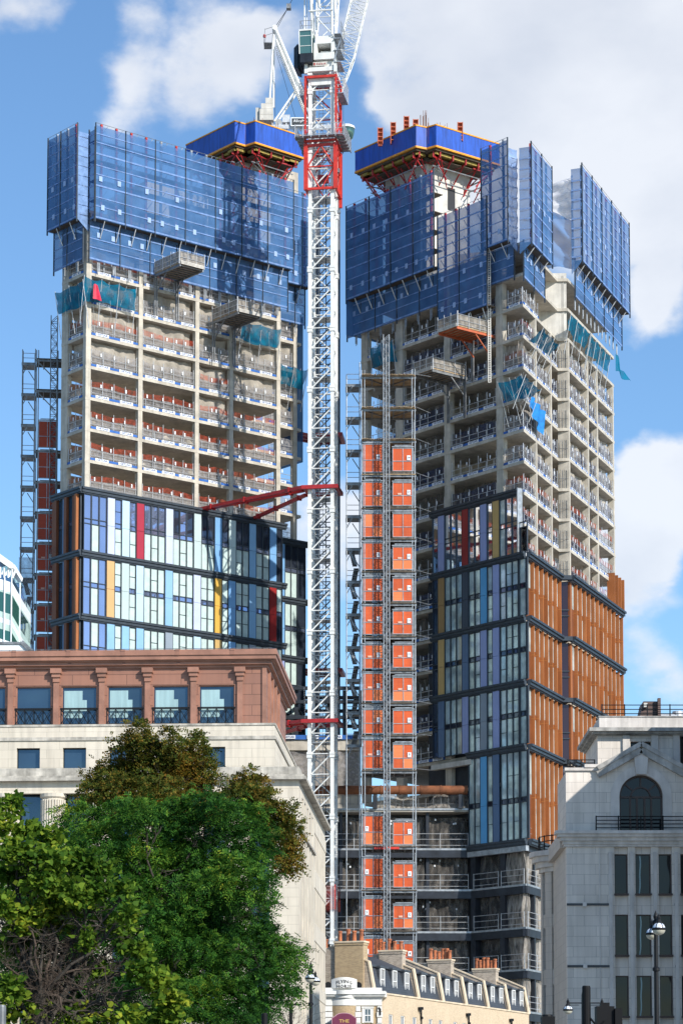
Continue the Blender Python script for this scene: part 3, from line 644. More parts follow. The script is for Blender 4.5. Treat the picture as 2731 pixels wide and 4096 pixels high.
# ======================= teal nets =======================
def tealnet(F, t0, t1, n0, n1, z0, z1, label, m='teal', extra=None, sagl=.0):
    th = thing('debris_net', F.p((t0+t1)/2, n1, z0), label, 'debris net', 'teal debris nets hung under the screens')
    ph = rnd.uniform(0, 6); mb = MB()
    def sh(u, v):
        return F.p(t0+(t1-t0)*u, n0+(n1-n0)*v+.18*math.sin(u*11+ph)*(1-v)+.08*math.sin(u*23+v*9+ph), z0+(z1-z0)*v-.22*abs(math.sin(u*math.pi*max(1, round((t1-t0)/2.4))))*v+sagl*(u-.5)+.12*math.sin(u*7+ph)*(1-v))
    mb.sheet(sh, 26, 8); mb.build('net', M[m], th, smooth=True)
    k = max(2, round((t1-t0)/2.2)); mb = MB()
    for i in range(k+1):
        t = t0+(t1-t0)*i/k; mb.tube(F.p(t, n1+.05, z1+.1), F.p(t+.05, n0*.3, z0-2.4), .035, 4)
        if i < k: mb.tube(F.p(t+.9, n1, z1), F.p(t+.2, .1, z0-1.2), .012, 4); mb.tube(F.p(t+.9, n1, z1), F.p(t+1.7, .1, z0-1.2), .012, 4)
    mb.build('net_pole', M['galvw'], th)
    return th
def net_at(F, px0, px1, py_t, py_b, n0, n1, label, **k):
    zt = F.z(py_t, F.t(px0, 65, n1), n1); zb = F.z(py_b, F.t(px0, 65, n0), n0)
    a, b = sorted((F.t(px0, zb, n1), F.t(px1, zb, n1))); return tealnet(F, a, b, n0, n1, zb, zt, label, **k)
nn = net_at(FL, 337, 545, 1105, 1197, .5, .9, 'teal net with a crimson edge wrapped on the left tower corner, facing the sun')
mb = MB(); mb.sheet(lambda u, v: FL.p(.1+.6*u*(1-v)+.1*v+.5*u, 1.0+.1*math.sin(u*5), FL.z(1197, .5, .5)-.15+1.5*v+.9*(1-v)*(1-u)*v), 6, 8); mb.build('crimson_sheet', M['tarpred'], nn)
net_at(FS, 333, 222, 1118, 1215, .5, .9, 'dark teal net in shade on the left flank of the left tower')
net_at(FL, 968, 1124, 1280, 1362, .4, .9, 'bright teal net under the lower loading platform of the left tower')
net_at(FE, 1122, 1230, 1455, 1537, .5, 1.4, 'teal net at the right end of the left tower beside the crane mast')
# ======================= RIGHT TOWER =======================
CC = P(2095, 1966, 247.5); RL = Fac(CC, D2, (-D1[0], -D1[1])); RR = Fac(CC, D3)
RZ2 = zat(1966, CC.x, CC.y)
def RZ(k): return RZ2+DZ*(k-2)
rt = thing('angular_tower', (CC.x-6, CC.y+16, 0), 'unfinished concrete tower right of the crane, rust-orange finned flank at lower right', 'tower')
tl = RL.t(1444, RZ(2)); tj = RR.t(2234, RZ(2)); J1 = RR.p(tj, 0, 0)
zz = RZ(2); J2 = Vector((J1.x+1.05, J1.y-.1, 0)); R2 = Fac(J2, D3); te = R2.t(2460, RZ(2)); RE = R2.p(te, 0, 0)
LE = RL.p(tl, 0, 0)
RPOLY = [LE, RL.p(0, 0, 0), J1, J2, RE, RE+Vector((-9, 3, 0)), LE+Vector((7, 9, 0))]
for k in range(-7, 11):
    mb = MB(); mb.prism(slab_poly(RPOLY, .02) if k >= 0 else slab_poly(RPOLY, -.3), RZ(k)-.30, RZ(k)); mb.build('floor_slab', M['conc'], rt)
rlc = [(1984, 2010), (1776, 1799), (1582, 1609), (1444, 1468)]
rct = [(RL.t(b, RZ(3)), RL.t(a, RZ(3))) for a, b in rlc]
for i, (a, b) in enumerate(rct):
    for k in range(2 if i < 1 else -7, 10):
        MB().fb(RL, a, b, -.6, -.03, RZ(k)+.002, RZ(k+1)-.302).build('column', M['concc'] if False else M['conc'], rt)
rrc = [RR.t(x, RZ(3)) for x in (2148, 2208)]
r2c = [R2.t(x, RZ(3)) for x in (2356, 2393, 2457)]
for t in rrc:
    for k in range(0, 8): MB().fb(RR, t-.38, t, -.68, -.0, RZ(k)+.002, RZ(k+1)-.302).build('column', M['conc'], rt)
for t in [.45]+r2c:
    for k in range(0, 8): MB().fb(R2, t-.40, t, -(1.15 if t == .45 else .68), -.0, RZ(k)+.002, RZ(k+1)-.302).build('column', M['conc'], rt)
kc = CC+Vector(D1+(0,))*7.0+Vector(D2+(0,))*6.0; FKR = Fac(Vector((kc.x, kc.y, 0)), D1)
MB().fb(Fac(RL.p(9, -6.5, 0), D3), 0, 8, -6, 0, 0, RZ(11)).build('core_wall', M['conc'], rt)
MB().fb(R2, 1.2, 9, -7.5, -5, 0, RZ(9.5)).build('core_wall', M['conc'], rt)
wall = MB(); wall.box(J1.x-2.0, J1.x+.95, J1.y+.15, J1.y+.45, RZ(8)+.01, RZ(10.2)); wall.fb(R2, .0, .5, -1.6, -.4, RZ(8)+.02, RZ(10.1)); wall.build('upper_wall', M['conclt'], rt)
MB().prism(inset([RL.p(15, 0, 0), RL.p(0, 0, 0), J1, J2, RE, RE+Vector((-9, 3, 0)), RL.p(15, -12, 0)], .6), RZ(-8), RZ(0)-.32).build('inner_body', M['darkst'], rt)
for k in range(-6, 10):
    mb = MB(); mb.fb(RL, 3, rct[1][0]-.4, -4.5, -4.3, RZ(k)+.01, RZ(k+1)-.31) if k >= 0 else 0; mb.fb(RL, rct[1][1]-.5, rct[3][1], -6, -5.8, RZ(k)+.012, RZ(k+1)-.312); mb.build('inner_wall', M['concd'], rt)
# guard rails: long left side, corner bay, right side
for k in range(-6, 9):
    if k >= 2:
        if k < 7:
            guardrail(RL, .1, rct[0][0]-.03, RZ(k), rt, 'red' if k in (2, 5, 6) else 'grey'); dustsheet(RL, .3, rct[0][0]-.05, RZ(k)+.02, 1.7 if k < 5 else DZ-.4, rt, m='duste', n=-.5, name='dust_sheet')
            dustsheet(RR, .25, rrc[0]-.4, RZ(k)+.02, 1.6 if k < 4 else DZ-.5, rt, m='duste', n=-.5)
        guardrail(RL, rct[0][1]+.03, rct[1][0]-.03, RZ(k), rt, 'none' if k in (3, 5) else 'blue')
    guardrail(RL, rct[1][1]+.03, rct[2][0]-.03, RZ(k), rt, 'blue' if k % 2 else 'none')
    dustsheet(RL, rct[2][1]+.1, rct[3][0]-.1, RZ(k)+.02, DZ-.5, rt, m='dustg', n=-1.4)
    if k >= 3: guardrail(RL, rct[2][1]+.03, rct[3][0]-.03, RZ(k), rt, 'none')
    if k % 2 == 0 or k > 4: dustsheet(RL, rct[1][1]+.1, rct[2][0]-.1, RZ(k)+.02, DZ-.5, rt, m='dustg', n=-1.2)
    if k in (2, 4, 5, 7): dustsheet(RL, rct[0][1]+.3, rct[1][0]-.3, RZ(k)+.02, DZ-.4, rt, m='dustg', n=-1.6)
for k in range(0, 8):
    st = 'redblue' if k <= 2 else 'blue'
    a = [.12] + [x+.03 for x in rrc]; b = [rrc[0]-.41, rrc[1]-.41, tj-.05]
    for i in range(3):
        if k < 2 and i == 0: guardrail(RR, a[0], b[0], RZ(k), rt, st); continue
        guardrail(RR, a[i], b[i], RZ(k), rt, st)
        if k >= 3 and i > 0: dustsheet(RR, a[i], b[i], RZ(k)+.02, DZ-.45, rt, n=-.75)
    a = [.48]+[x+.03 for x in r2c[:-1]]; b = [x-.43 for x in r2c]
    for i in range(3):
        guardrail(R2, a[i], b[i], RZ(k), rt, st if i != 2 or k > 2 else 'red')
        if k >= 3 and i != 1: dustsheet(R2, a[i], b[i], RZ(k)+.02, DZ-.45, rt, n=-.75)
    FJ = Fac(J1, (1, 0)); m_ = MB()
    for i in range(4): m_.tube((J1.x+.15+.22*i, J1.y-.0, RZ(k)), (J1.x+.15+.22*i, J1.y, RZ(k)+1.9), .025, 4)
    m_.tube((J1.x, J1.y, RZ(k)+1), (J1.x+1, J1.y, RZ(k)+1), .025, 4); m_.build('corner_rail', M['galvd'], rt)
    if k < 2: MB().sheet(lambda u, v: (J1.x-.4+1.3*u, J1.y+.9+.2*math.sin(u*3)+.1*math.sin(v*9), RZ(k)+.1+(2.3-.3*u)*v), 8, 8).build('white_sheet', M['white'], rt, smooth=True)
for k in (7, 8):
    guardrail(RL, .1, 2.4, RZ(k), rt, 'grey'); guardrail(RR, .12, 5.5 if k == 8 else rrc[0]-.41, RZ(k), rt, 'grey' if k == 8 else 'red'); dustsheet(RL, .2, 2.6, RZ(k)+.02, 1.3, rt, m='duste', n=-.4); dustsheet(RR, .2, 5, RZ(k)+.02, 1.2, rt, m='duste', n=-.4)
# cladding on the shaded left side
NC = .45
def s5(x): return 1650+x/2.24
zr = [RZ(2)+.12, RZ(0)+.02]+[RZ(0)+.02-2*DZ*i for i in range(1, 8)]; zr[5] = zat(3372, CC.x, CC.y)+.2
rb = lambda lst, z: [(RL.t(s5(b), z, NC), RL.t(s5(a), z, NC), k) for a, b, k in lst]
# panes read right to left along the facade axis
def rowR(c, full=True, dark=False, low=False):
    g = 's' if dark else 'f'; G = 's' if dark else 'F'
    l = []
    if not low: l += [(178, 227, ('s/s' if dark else 'd/d')), (230, 283, c[0]), (286, 441, (g*3+'/'+g*3)), (444, 497, c[1]), ]
    l += [(500, 605, ('ss/ss' if dark else 'ff/Ff')), (608, 662, c[2]), (666, 715, ('s/s' if dark else 'f/F')), (718, 773, c[3])]
    return l
T0 = RL.t(2072, zr[0], NC)
cols = [('p_lav', 'p_red', 'p_lav', 'p_gold'), ('p_brn', 'p_dk', 'p_cyan', 'p_lav'), ('p_gold', 'p_slate', 'p_lav', 'p_lav'), ('p_slate', 'p_lav', 'p_grey', 'p_lav'), ('p_slate', 'p_lav', 'p_cyan', 'p_slate')]
for i in range(5):
    zt = zr[i]-.47; zbm = zr[i+1]+.165
    bl = rb(rowR(cols[i], dark=(i == 0), low=(i == 4)), zr[max(i, 1)])
    if i == 0:
        bl += rb([(778, 942, 'ssf/ssf')], zr[1]); t00 = T0
    else:
        bl += rb([(778, 942, 'FFf/FfF'), (952, 1012, 'f/f')], zr[1]); t00 = RL.t(2108, zr[1], NC)
    cladrow(RL, NC, bl, zt, zbm, rt, gl='glassd' if i else 'see', film='filmr', midfrac=.485 if i < 4 else .42)
    far = RL.t(1724 if i < 4 else 1868, zr[1], NC)
    band(RL, NC, (T0 if i == 0 else -.55), far+.1, zr[i], rt)
    if i: MB().fb(RL, t00-.02, RL.t(s5(1012), zr[1], NC)-.02, NC-.1, NC+.04, zbm, zt).build('corner_post', M['dark'], rt)
i = 4; band(RL, NC, -.55, RL.t(1868, zr[1], NC)+.1, zr[5], rt)
MB().fb(RL, -.5, RL.t(1868, zr[1], NC)+.1, NC-.3, NC+.1, zr[5]-1.0, zr[5]-.5).build('base_rail', M['galv'], rt)
MB().fb(RL, RL.t(1880, zr[1], NC), RL.t(1724, zr[1], NC), NC-.5, NC+.12, zr[4]-1.0, zr[4]-.5).build('base_rail', M['conclt'], rt)
# lower half piece of the top row at the corner
zt, zbm = RZ(1)+.05, zr[1]+.165
f = MB(); a, b = RL.t(2108, zr[1], NC), T0-.02
f.fb(RL, a, b, NC-.1, NC+.03, zt-.1, zt); f.fb(RL, a, b, NC-.1, NC+.03, zbm, zbm+.08); f.fb(RL, a, a+.1, NC-.1, NC+.03, zbm, zt); f.fb(RL, a, b, NC-.1, NC+.03, zt-.6, zt-.52)
f = f.build('window', M['dark'], rt); MB().fb(RL, a+.1, b, NC-.06, NC-.04, zbm+.08, zt-.6).build('pane', M['see'], f)
f = MB(); f.fb(RL, T0-.12, T0, NC-.4, NC+.25, zbm, zr[0]+.2); f.build('corner_post', M['galv'], rt)
# rust finned right side
NF = .12
def finrow(F, t0, t1, zt, zbm, first):
    n = max(1, round((t1-t0)/1.66)); w = (t1-t0)/n
    for j in range(n):
        b = t0+w*(j+1)
        m = MB(); zm = (zt+zbm)/2-.1+.25*(j % 2)
        for z0, z1 in ((zbm, zm-.02), (zm+.02, zt)):
            m.mat(0).fb(F, b-.13, b-.03, NF-.3, NF+.32, z0, z1); m.mat(1).fb(F, b-.03, b+.01, NF-.3, NF+.335, z0, z1)
        m.mat(1).fb(F, b-.14, b+.015, NF-.3, NF+.35, zm-.02, zm+.02)
        m.build('fin', [M['rust'], M['rust_lit']], rt)
        a = b-w; g = MB()
        g.mat(0).fb(F, a+.01, b-.14, NF-.2, NF-.02, zbm, zt); g.mat(1).fb(F, a+w*.45, b-.2, NF-.03, NF+.0, zbm+.1, zm-.2) if (j % 3) else 0; g.mat(1).fb(F, a+w*.45, b-.2, NF-.03, NF+.0, zm+.3, zt-.1)
        g.mat(2).fb(F, a+.01, a+w*.35, NF-.02, NF+.06, zbm, zt); g.build('window_bay', [M['rust_shade'], M['filmr'], M['rust']], rt)
RRl = RR.t(2247, zr[1], NF+.45); jog = Vector((RR.p(RRl, NF, 0).x+1.05, RR.p(RRl, NF, 0).y, 0)); jog = Vector((P(2291, 2400, jog.y).x-.42, jog.y, 0)); R2f = Fac(jog-R2.n*NF, D3); R2e = R2f.t(2480, zr[2], NF)
for i in range(1, 6):
    zt = zr[i]-.47; zbm = zr[i+1]+.165 if i < 5 else zr[5]-.48
    if i <= 4:
        finrow(RR, .05, RRl, zt, zbm, True); finrow(R2f, .25, R2e, zt, zbm, False)
    for F, a, b in ((RR, -.45, RRl+.1), (R2f, .0, R2e+.15)): band(F, NF+.3, a, b, zr[i], rt, over=.4)
    j0 = RR.p(RRl, 0, 0); mb = MB(); mb.box(j0.x-.1, jog.x+.1, j0.y+.3, j0.y+.5, zbm, zt); mb.mat(1).box(j0.x+.25, j0.x+.32, j0.y+.2, j0.y+.3, zbm, zt); mb.mat(1).box(j0.x-.1, jog.x, j0.y+.15, j0.y+.29, (zt+zbm)/2-.1, (zt+zbm)/2); mb.mat(1).box(j0.x-.1, jog.x, j0.y+.15, j0.y+.29, (zt+zbm)/2-.7, (zt+zbm)/2-.6)
    mb.build('recess_panel', [M['glassp'], M['dark']], rt)
    MB().box(j0.x-.2, jog.x+.3, j0.y-.35, j0.y+.3, zr[i]-.3, zr[i]+.14).build('ledge_band', M['dark'], rt)
# half-built fins at the far right end above the ledge
for j in range(4):
    b = R2e-.1-1.3*j; MB().mat(0).fb(R2f, b-.13, b, NF-.3, NF+.55, zr[1]+.17, zr[1]+3.6).build('fin', M['rust'], rt)
# ---- screens ----
def shr(F, n, px0, px1, yt, yb, **k):
    t0 = F.t(px0, 80, n); z1 = F.z(yt, t0, n); z0 = F.z(yb, t0, n); t0 = F.t(px0, (z0+z1)/2, n); t1 = F.t(px1, (z0+z1)/2, n); a, b = sorted((t0, t1)); return a, b, z0, z1
def scr(F, n, px0, px1, yt, yb, jpx, par, plates=(), **k):
    a, b, z0, z1 = shr(F, n, px0, px1, yt, yb); js = sorted(F.t(x, (z0+z1)/2, n) for x in jpx)
    screen(F, a, b, n, z0, z1, js, par, plates=[z0+p for p in plates], **k); return a, b, z0, z1
s1 = sthing('wide shaded two-tier blue screen on the right tower, nearest the crane', RL.p(20, 1.5, RZ(8)))
a, b, z0, z1 = scr(RL, 1.4, 1735, 1385, 685, 1069, (1476, 1562, 1651), s1, plates=(1.2, 6.8))
al, bl_, zl, _ = scr(RL, .45, 1752, 1389, 900, 1222, (1501, 1587, 1678), s1, plates=(2.4,), wal=False, top_open=False) if False else shr(RL, .45, 1752, 1389, 900, 1222)
screen(RL, al, bl_, .45, zl, z0+.5, [RL.t(x, zl, .45) for x in (1678, 1587, 1501)], s1, plates=(zl+2.4,), wal=False, top_open=False)
MB().fb(RL, a+.1, b-.1, .55, 1.34, z0+.02, z0+.14).build('walkway', M['plat'], s1); struts(RL, a+.3, b-.3, 1.4, .45, z0, zl+2.2, s1); hooks(RL, al+.3, bl_-.3, .3, zl, s1)
mb = MB()
for k in range(1, 5): mb.fb(RL, a+.1, b-.1, .1, 1.3, z0+k*1.95, z0+k*1.95+.06)
mb.build('inner_deck', M['plat'], s1)
FE1 = Fac(RL.p(b, 1.4, 0), (D1[0], D1[1]), (D2[0], D2[1])); MB().fb(FE1, 0, 5, -.03, .03, zl, z1).build('end_sheet', M['screen'], s1)
s2 = sthing('lower single-tier blue screen in the middle of the right tower left side', RL.p(9, 1.5, RZ(7)))
a, b, z0, z1 = scr(RL, 1.5, 1947, 1750, 793, 1221, (1836,), s2, plates=(1.2, 4.3)); MB().fb(RL, a+.1, b-.1, .3, 1.4, z0+.02, z0+.14).build('walkway', M['plat'], s2); struts(RL, a, b, 1.4, .3, z0, z0-2.2, s2)
s3 = sthing('tall shaded blue screen beside the right tower corner slit', RL.p(3, 1.5, RZ(8)))
a, b, z0, z1 = scr(RL, 1.4, 2030, 1924, 560, 962, (), s3, plates=(1.2, 4.3))
a2, b2, zl, _ = shr(RL, .45, 2056, 1948, 960, 1108); screen(RL, a2, b2, .45, zl, z0+.4, [], s3, plates=(zl+2.2,), wal=False, top_open=False)
MB().fb(RL, a+.1, b-.1, .55, 1.34, z0+.02, z0+.14).build('walkway', M['plat'], s3); struts(RL, a+.2, b, 1.4, .45, z0, zl+2.2, s3)
FX = Fac(RL.p(a, 1.4, 0), (D1[0], D1[1]), (-D2[0], -D2[1])); mb = MB(); mb.mat(0).sheet(lambda u, v: FX.p(1.25*u, .07*math.sin(v*44)+.04*math.sin(9*u), z0-1.0*u+(z1-z0-.8+1.0*u)*v), 6, 44)
for i in range(9): mb.mat(1).fb(FX, .05, 1.2, .08, .1, z0+.4+i*1.0, z0+.55+i*1.0)
mb.build('corner_sheet', [M['screenl'], M['plate']], s3)
s4 = sthing('narrow sunlit two-tier blue screen facing right, at the right tower corner', RR.p(4, 1.5, RZ(8)))
a, b, z0, z1 = scr(RR, 1.4, 2123, 2206, 570, 967, (2165,), s4, plates=(1.2, 4.3))
a2, b2, zl, _ = shr(RR, .45, 2092, 2176, 960, 1108); screen(RR, a2, b2, .45, zl, z0+.4, [RR.t(2134, zl, .45)], s4, plates=(zl+2.2,), wal=False, top_open=False)
MB().fb(RR, a+.1, b-.1, .55, 1.34, z0+.02, z0+.14).build('walkway', M['plat'], s4); struts(RR, a+.2, b, 1.4, .45, z0, zl+2.2, s4, sp=2.2)
FX2 = Fac(RR.p(a, 1.4, 0), (-RR.n.x, -RR.n.y), (-D3[0], -D3[1])); mb = MB(); mb.mat(0).sheet(lambda u, v: FX2.p(1.2*u, .06*math.sin(v*44), z0-1.0*u+(z1-z0-.3+1.0*u)*v), 6, 44)
for i in range(9): mb.mat(1).fb(FX2, .05, 1.2, .08, .1, z0+.4+i*1.0, z0+.5+i*1.0)
mb.build('corner_sheet', [M['screen'], M['screenl']], s4)
s5_ = sthing('large sunlit two-tier blue screen at the far right edge of the right tower', R2.p(9, 1.5, RZ(6)))
a, b, z0, z1 = scr(R2, 1.5, 2326, 2515, 654, 1038, (2367, 2405, 2445, 2482), s5_, plates=(1.2, 4.3, 8.0))
a2, b2, zl, _ = shr(R2, .5, 2297, 2484, 960, 1183); screen(R2, a2, b2, .5, zl, z0+.4, [R2.t(x, zl, .5) for x in (2335, 2375, 2414, 2450)], s5_, plates=(zl+2.2,), wal=False, top_open=False)
MB().fb(R2, a+.1, b-.1, .6, 1.44, z0+.02, z0+.14).build('walkway', M['plat'], s5_); struts(R2, a+.2, b-.2, 1.5, .5, z0, zl+2.2, s5_, sp=2.1); hooks(R2, a2+.3, b2-.3, .2, zl, s5_, sp=1.5)
FX3 = Fac(R2.p(a, 1.5, 0), (-R2.n.x, -R2.n.y), (-D3[0], -D3[1])); mb = MB(); mb.mat(0).sheet(lambda u, v: FX3.p(1.15*u, .06*math.sin(v*44), z0-1.3*u+(z1-z0-.3+1.3*u)*v), 6, 44)
for i in range(9): mb.mat(1).fb(FX3, .05, 1.1, .08, .1, z0+.4+i*1.0, z0+.55+i*1.0)
mb.build('corner_sheet', [M['screen'], M['screenl']], s5_)
mb = MB(); mb.sheet(lambda u, v: (J1.x-2.2+4.0*u, J1.y+1.2+.25*math.sin(u*9+v*5)+.2*math.sin(v*23+u*4), zat(860, J1.x, J1.y)+(4.0+.9*u-.7*math.sin(u*3.1))*v), 20, 24); mb.build('crumpled_sheet', M['duste2'], s5_, smooth=True)
mb = MB(); mb.sheet(lambda u, v: (J1.x-2.2+4.0*u, J1.y+.8+.3*math.sin(u*7+v*8)+.25*math.sin(v*17+u*9), zat(1062, J1.x, J1.y)+(5.6+.4*math.sin(u*5))*v), 20, 24); mb.build('crumpled_sheet', M['screen'], s5_, smooth=True)
# white/grey prop showing between screens
mb = MB(); p0 = RL.p(RL.t(1958, 70, .8), .8, 0)
for q in (-.12, .12): mb.bar((p0.x+q, p0.y, zat(1530, p0.x, p0.y)), (p0.x+q, p0.y, zat(950, p0.x, p0.y)), .09)
for i in range(60): z = zat(1530, p0.x, p0.y)+i*.23; mb.bar((p0.x-.12, p0.y, z), (p0.x+.12, p0.y, z+.05), .07)
one('climbing_rail', mb, M['conclt'], 'tall pale perforated rail standing between two blue screens above the loading platforms', 'rail')
# ---- formwork platform ----
YR = 256.0; zj2 = zat(496, P(1743, 496, YR).x, YR); q = lambda x, y: atZ(x, y, zj2)
B_, A_, N_, K_, E_ = q(1419, 605), q(1662.5, 498), q(1705, 507), q(1743, 496), q(1997, 574)
bk = E_+Vector(D2+(0,))*10; bk2 = B_+Vector(D1+(0,))*9
jf2 = jumpform([B_, A_, N_, K_, E_, bk, bk2], zj2, 2.35, 'blue walled formwork platform above the right tower with red column forms on top', rt)
cx = (A_+K_)/2+Vector(D1+(0,))*1.6+Vector(D2+(0,))*1.8; FK2 = Fac(cx, D1); MB().fb(FK2, 0, 6.0, -6.5, 0, RZ(10), zj2-2.6).build('core_head', M['conclt'], rt)
MB().fb(FK2, 2.9, 3.9, -.0, .04, zj2-7.4, zj2-5.0).build('core_opening', M['text'], rt)
mb = MB()
for i in range(60): p = K_+Vector(D1+(0,))*rnd.uniform(-.5, 5)+Vector(D2+(0,))*rnd.uniform(.6, 5); mb.tube((p.x, p.y, zj2-2), (p.x, p.y, zj2+rnd.uniform(.4, 1.3)), .018, 4)
for i in range(14): p = N_+Vector(D2+(0,))*rnd.uniform(.3, 1.2)+Vector(D1+(0,))*rnd.uniform(-.3, .5); mb.tube((p.x, p.y, zj2-2), (p.x, p.y, zj2+rnd.uniform(1.2, 2)), .02, 4)
mb.build('rebar', M['pipe'], jf2)
for px, py in ((1540, 512), (1592, 490), (1645, 466), (1682, 478), (1860, 490)):
    p = atZ(px, 530 if px < 1700 else 520, zj2)+Vector(D2+(0,))*.8; h = zat(py, p.x, p.y); mb = MB()
    for s_ in (-.28, .22): mb.box(p.x+s_, p.x+s_+.07, p.y-.2, p.y+.2, zj2-1.0, h)
    mb.box(p.x-.2, p.x+.22, p.y+.1, p.y+.15, zj2-1.0, h-.03)
    for i in range(5): mb.box(p.x-.2, p.x+.22, p.y-.18, p.y+.18, h-.12-i*.45, h-.04-i*.45)
    mb.build('column_form', M['orst'], jf2)
mb = MB()
for i in range(7): p = K_+Vector(D1+(0,))*(.5+.9*i)+Vector(D2+(0,))*.7; mb.box(p.x-.3, p.x+.3, p.y-.05, p.y+.05, zj2-.1, zj2+.25+.1*(i % 2))
mb.build('edge_forms', M['orst'], jf2)
# loading platforms + nets
def plat_R(px, py, label, orange):
    n_out = 4.9; t = RL.t(px, 70, n_out); pt = RL.p(t, n_out, 0); z = zat(py, pt.x, pt.y); t = RL.t(px, z, n_out); return loadplat(RL, t, .5, z, 4.3, 2.9, label, orange)
plat_R(1826, 1300, 'loading platform with orange underframe under the shaded screens, upper right of two', True)
plat_R(1728, 1472, 'loading platform with pale underframe on the shaded side, lower left of two', False)
def netR(F, px0, px1, yt, yb, n0, n1, label, **k):
    zt = F.z(yt, F.t(px0, 65, n1), n1); zb = F.z(yb, F.t(px0, 65, n0), n0); a, b = sorted((F.t(px0, zb, n1), F.t(px1, zb, n1))); return tealnet(F, a, b, n0, n1, zb, zt, label, **k)
netR(RL, 2085, 1990, 1500, 1592, .4, 1.6, 'teal net slung on scaffold poles at the right tower corner, shaded side')
nb_ = netR(RR, 2100, 2162, 1500, 1570, .4, 1.4, 'teal net draped round the right tower corner toward the sun')
mb = MB(); mb.sheet(lambda u, v: RR.p(.2+4.2*u, .5+.2*math.sin(u*14)+.25*v, RR.z(1590, .5, .5)-2.4*(1-v)*(.4+.6*u)-.4*u), 20, 6); one('blue_tarpaulin', mb, M['tealb'], 'bright blue tarpaulin hanging in folds below the corner teal net', 'tarpaulin', smooth=True)
netR(RR, 2171, 2236, 1310, 1400, .4, 1.6, 'teal net sloping down the middle of the sunlit side, by the jog')
netR(R2, 2282, 2360, 1245, 1335, .4, .9, 'teal net under the far right screen, half nearest the tower corner')
netR(R2, 2362, 2440, 1335, 1420, .4, .9, 'teal net under the far right screen, half nearest the sky')
mb = MB(); mb.sheet(lambda u, v: R2.p(te-1.5+3.4*u, .6+.7*u*(1-v)+.2*math.sin(u*9), R2.z(1500, te, .5)-.4*u+(1.9-.2*u)*v*(1-.5*u)+.15*math.sin(u*8)), 14, 8); one('flapping_net', mb, M['teal'], 'loose end of teal net flapping out past the right edge of the right tower', 'debris net', smooth=True)
netR(RL, 1570, 1478, 1358, 1445, .4, .8, 'dark teal net in shade behind the top of the hoist mast')
# ======================= PODIUM in steel =======================
zp0 = 25.0; PJt = RL.t(1886, 30, 0); PJ = RL.p(PJt, .1, 0); PC = RL.p(-.1, .1, 0); Yp = PJ.y
pod = thing('steel_podium', (PJ.x, PJ.y+3, 0), 'dark steel framed podium wrapped in grey netting behind the brick houses', 'podium building')
PF = Fac((PJ.x, PJ.y), (-1, 0), (0, -1)); PR = Fac(PC, D3)
PL_, _ = PF.t(1190, 30), 0
zlv = [zat(y, PJ.x, Yp) for y in (3396, 3560, 3728, 3892, 4058, 4226)]
ztop = zat(3236, PJ.x, Yp)
PPOLY = [PF.p(PL_, 0, 0), PJ, PC, PR.p(14, 0, 0), PR.p(14, -14, 0), PF.p(PL_, -14, 0)]
for i, z in enumerate([ztop]+zlv):
    pl = PPOLY if i else [PF.p(PL_, 0, 0), PJ, PJ+Vector((5, 8, 0)), PF.p(PL_, -12, 0)]
    MB().prism([Vector(p) for p in pl], z-.28, z).build('floor_slab', M['concd'], pod)
    m = MB()
    segs = [(PF, 0, PL_)] + ([(RL, -.1, PJt), (PR, 0, 14)] if i else [])
    for F, a, b in segs:
        n0 = .1 if F is RL else 0
        m.mat(0).fb(F, a, b, n0, n0+.10, z-.13, z+.06)
        if i: m.mat(1).fb(F, a, b, n0-.4, n0+.06, z-.85, z-.14)
    m.build('deck_edge', [M['galv'], M['darkst']], pod)
for i, z in enumerate(zlv):
    zu = ([ztop]+zlv)[i]
    def rail(F, a, b, n):
        m = MB(); k = max(1, int((b-a)/2.4))
        for j in range(k+1): t = a+(b-a)*j/k; m.tube(F.p(t, n, z), F.p(t, n, z+1.55), .035, 4)
        for h in (.35, .95, 1.5): m.tube(F.p(a, n, z+h), F.p(b, n, z+h), .028, 4)
        m.build('guardrail', M['galvw'], pod)
    rail(PF, .3, PL_*.5, .05); rail(PF, PL_*.5+.2, PL_, .05)
    if i or True: rail(RL, .2, RL.t(2008, z), .15); rail(RL, RL.t(2002, z)+.2, PJt-.4, .15); rail(PR, .2, 6, .05)
    w = PL_/4
    if i:
        for j in range(4): dustsheet(PF, w*j+.3, w*(j+1)-.1, z+.05, zu-z-.5, pod, m='dustg', n=-.9, name='debris_netting')
        dustsheet(RL, RL.t(2000, z)+.2, PJt-.5, z+.05, zu-z-.5, pod, m='dustg', n=-.6, name='debris_netting')
        dustsheet(RL, .1, RL.t(2015, z), z+.05, zu-z-.6, pod, m='duste', n=-.35, name='debris_netting'); dustsheet(PR, .1, 2.4, z+.05, zu-z-.6, pod, m='duste', n=-.35, name='debris_netting'); dustsheet(PR, 3, 7, z+.05, zu-z-.6, pod, m='duste', n=-.35, name='debris_netting')
    else:
        for j in range(4): dustsheet(PF, w*j+.3, w*(j+1)-.1, z+.05, zu-z-.7, pod, m='dustg', n=-1.1, name='debris_netting')
    for px in (1891,): t = .0; MB().fb(RL, PJt-.6, PJt+.1, -.55, .12, z-.2, zu-.86 if i else zu-.3).build('column', M['darkst'], pod)
    if i:
        for px in (2012,): t = RL.t(px, z); MB().fb(RL, t-.32, t+.32, -.4, .12, z-.2, zu-.86).build('column', M['darkst'], pod)
        for t in (2.55, 7.2): MB().fb(PR, t, t+.4, -.4, -.01, z-.2, zu-.86).build('column', M['darkst'], pod)
    for j in range(1, 4): MB().fb(PF, w*j-.15, w*j+.15, -.8, -.45, z, zu-.3).build('column', M['darkst'], pod)
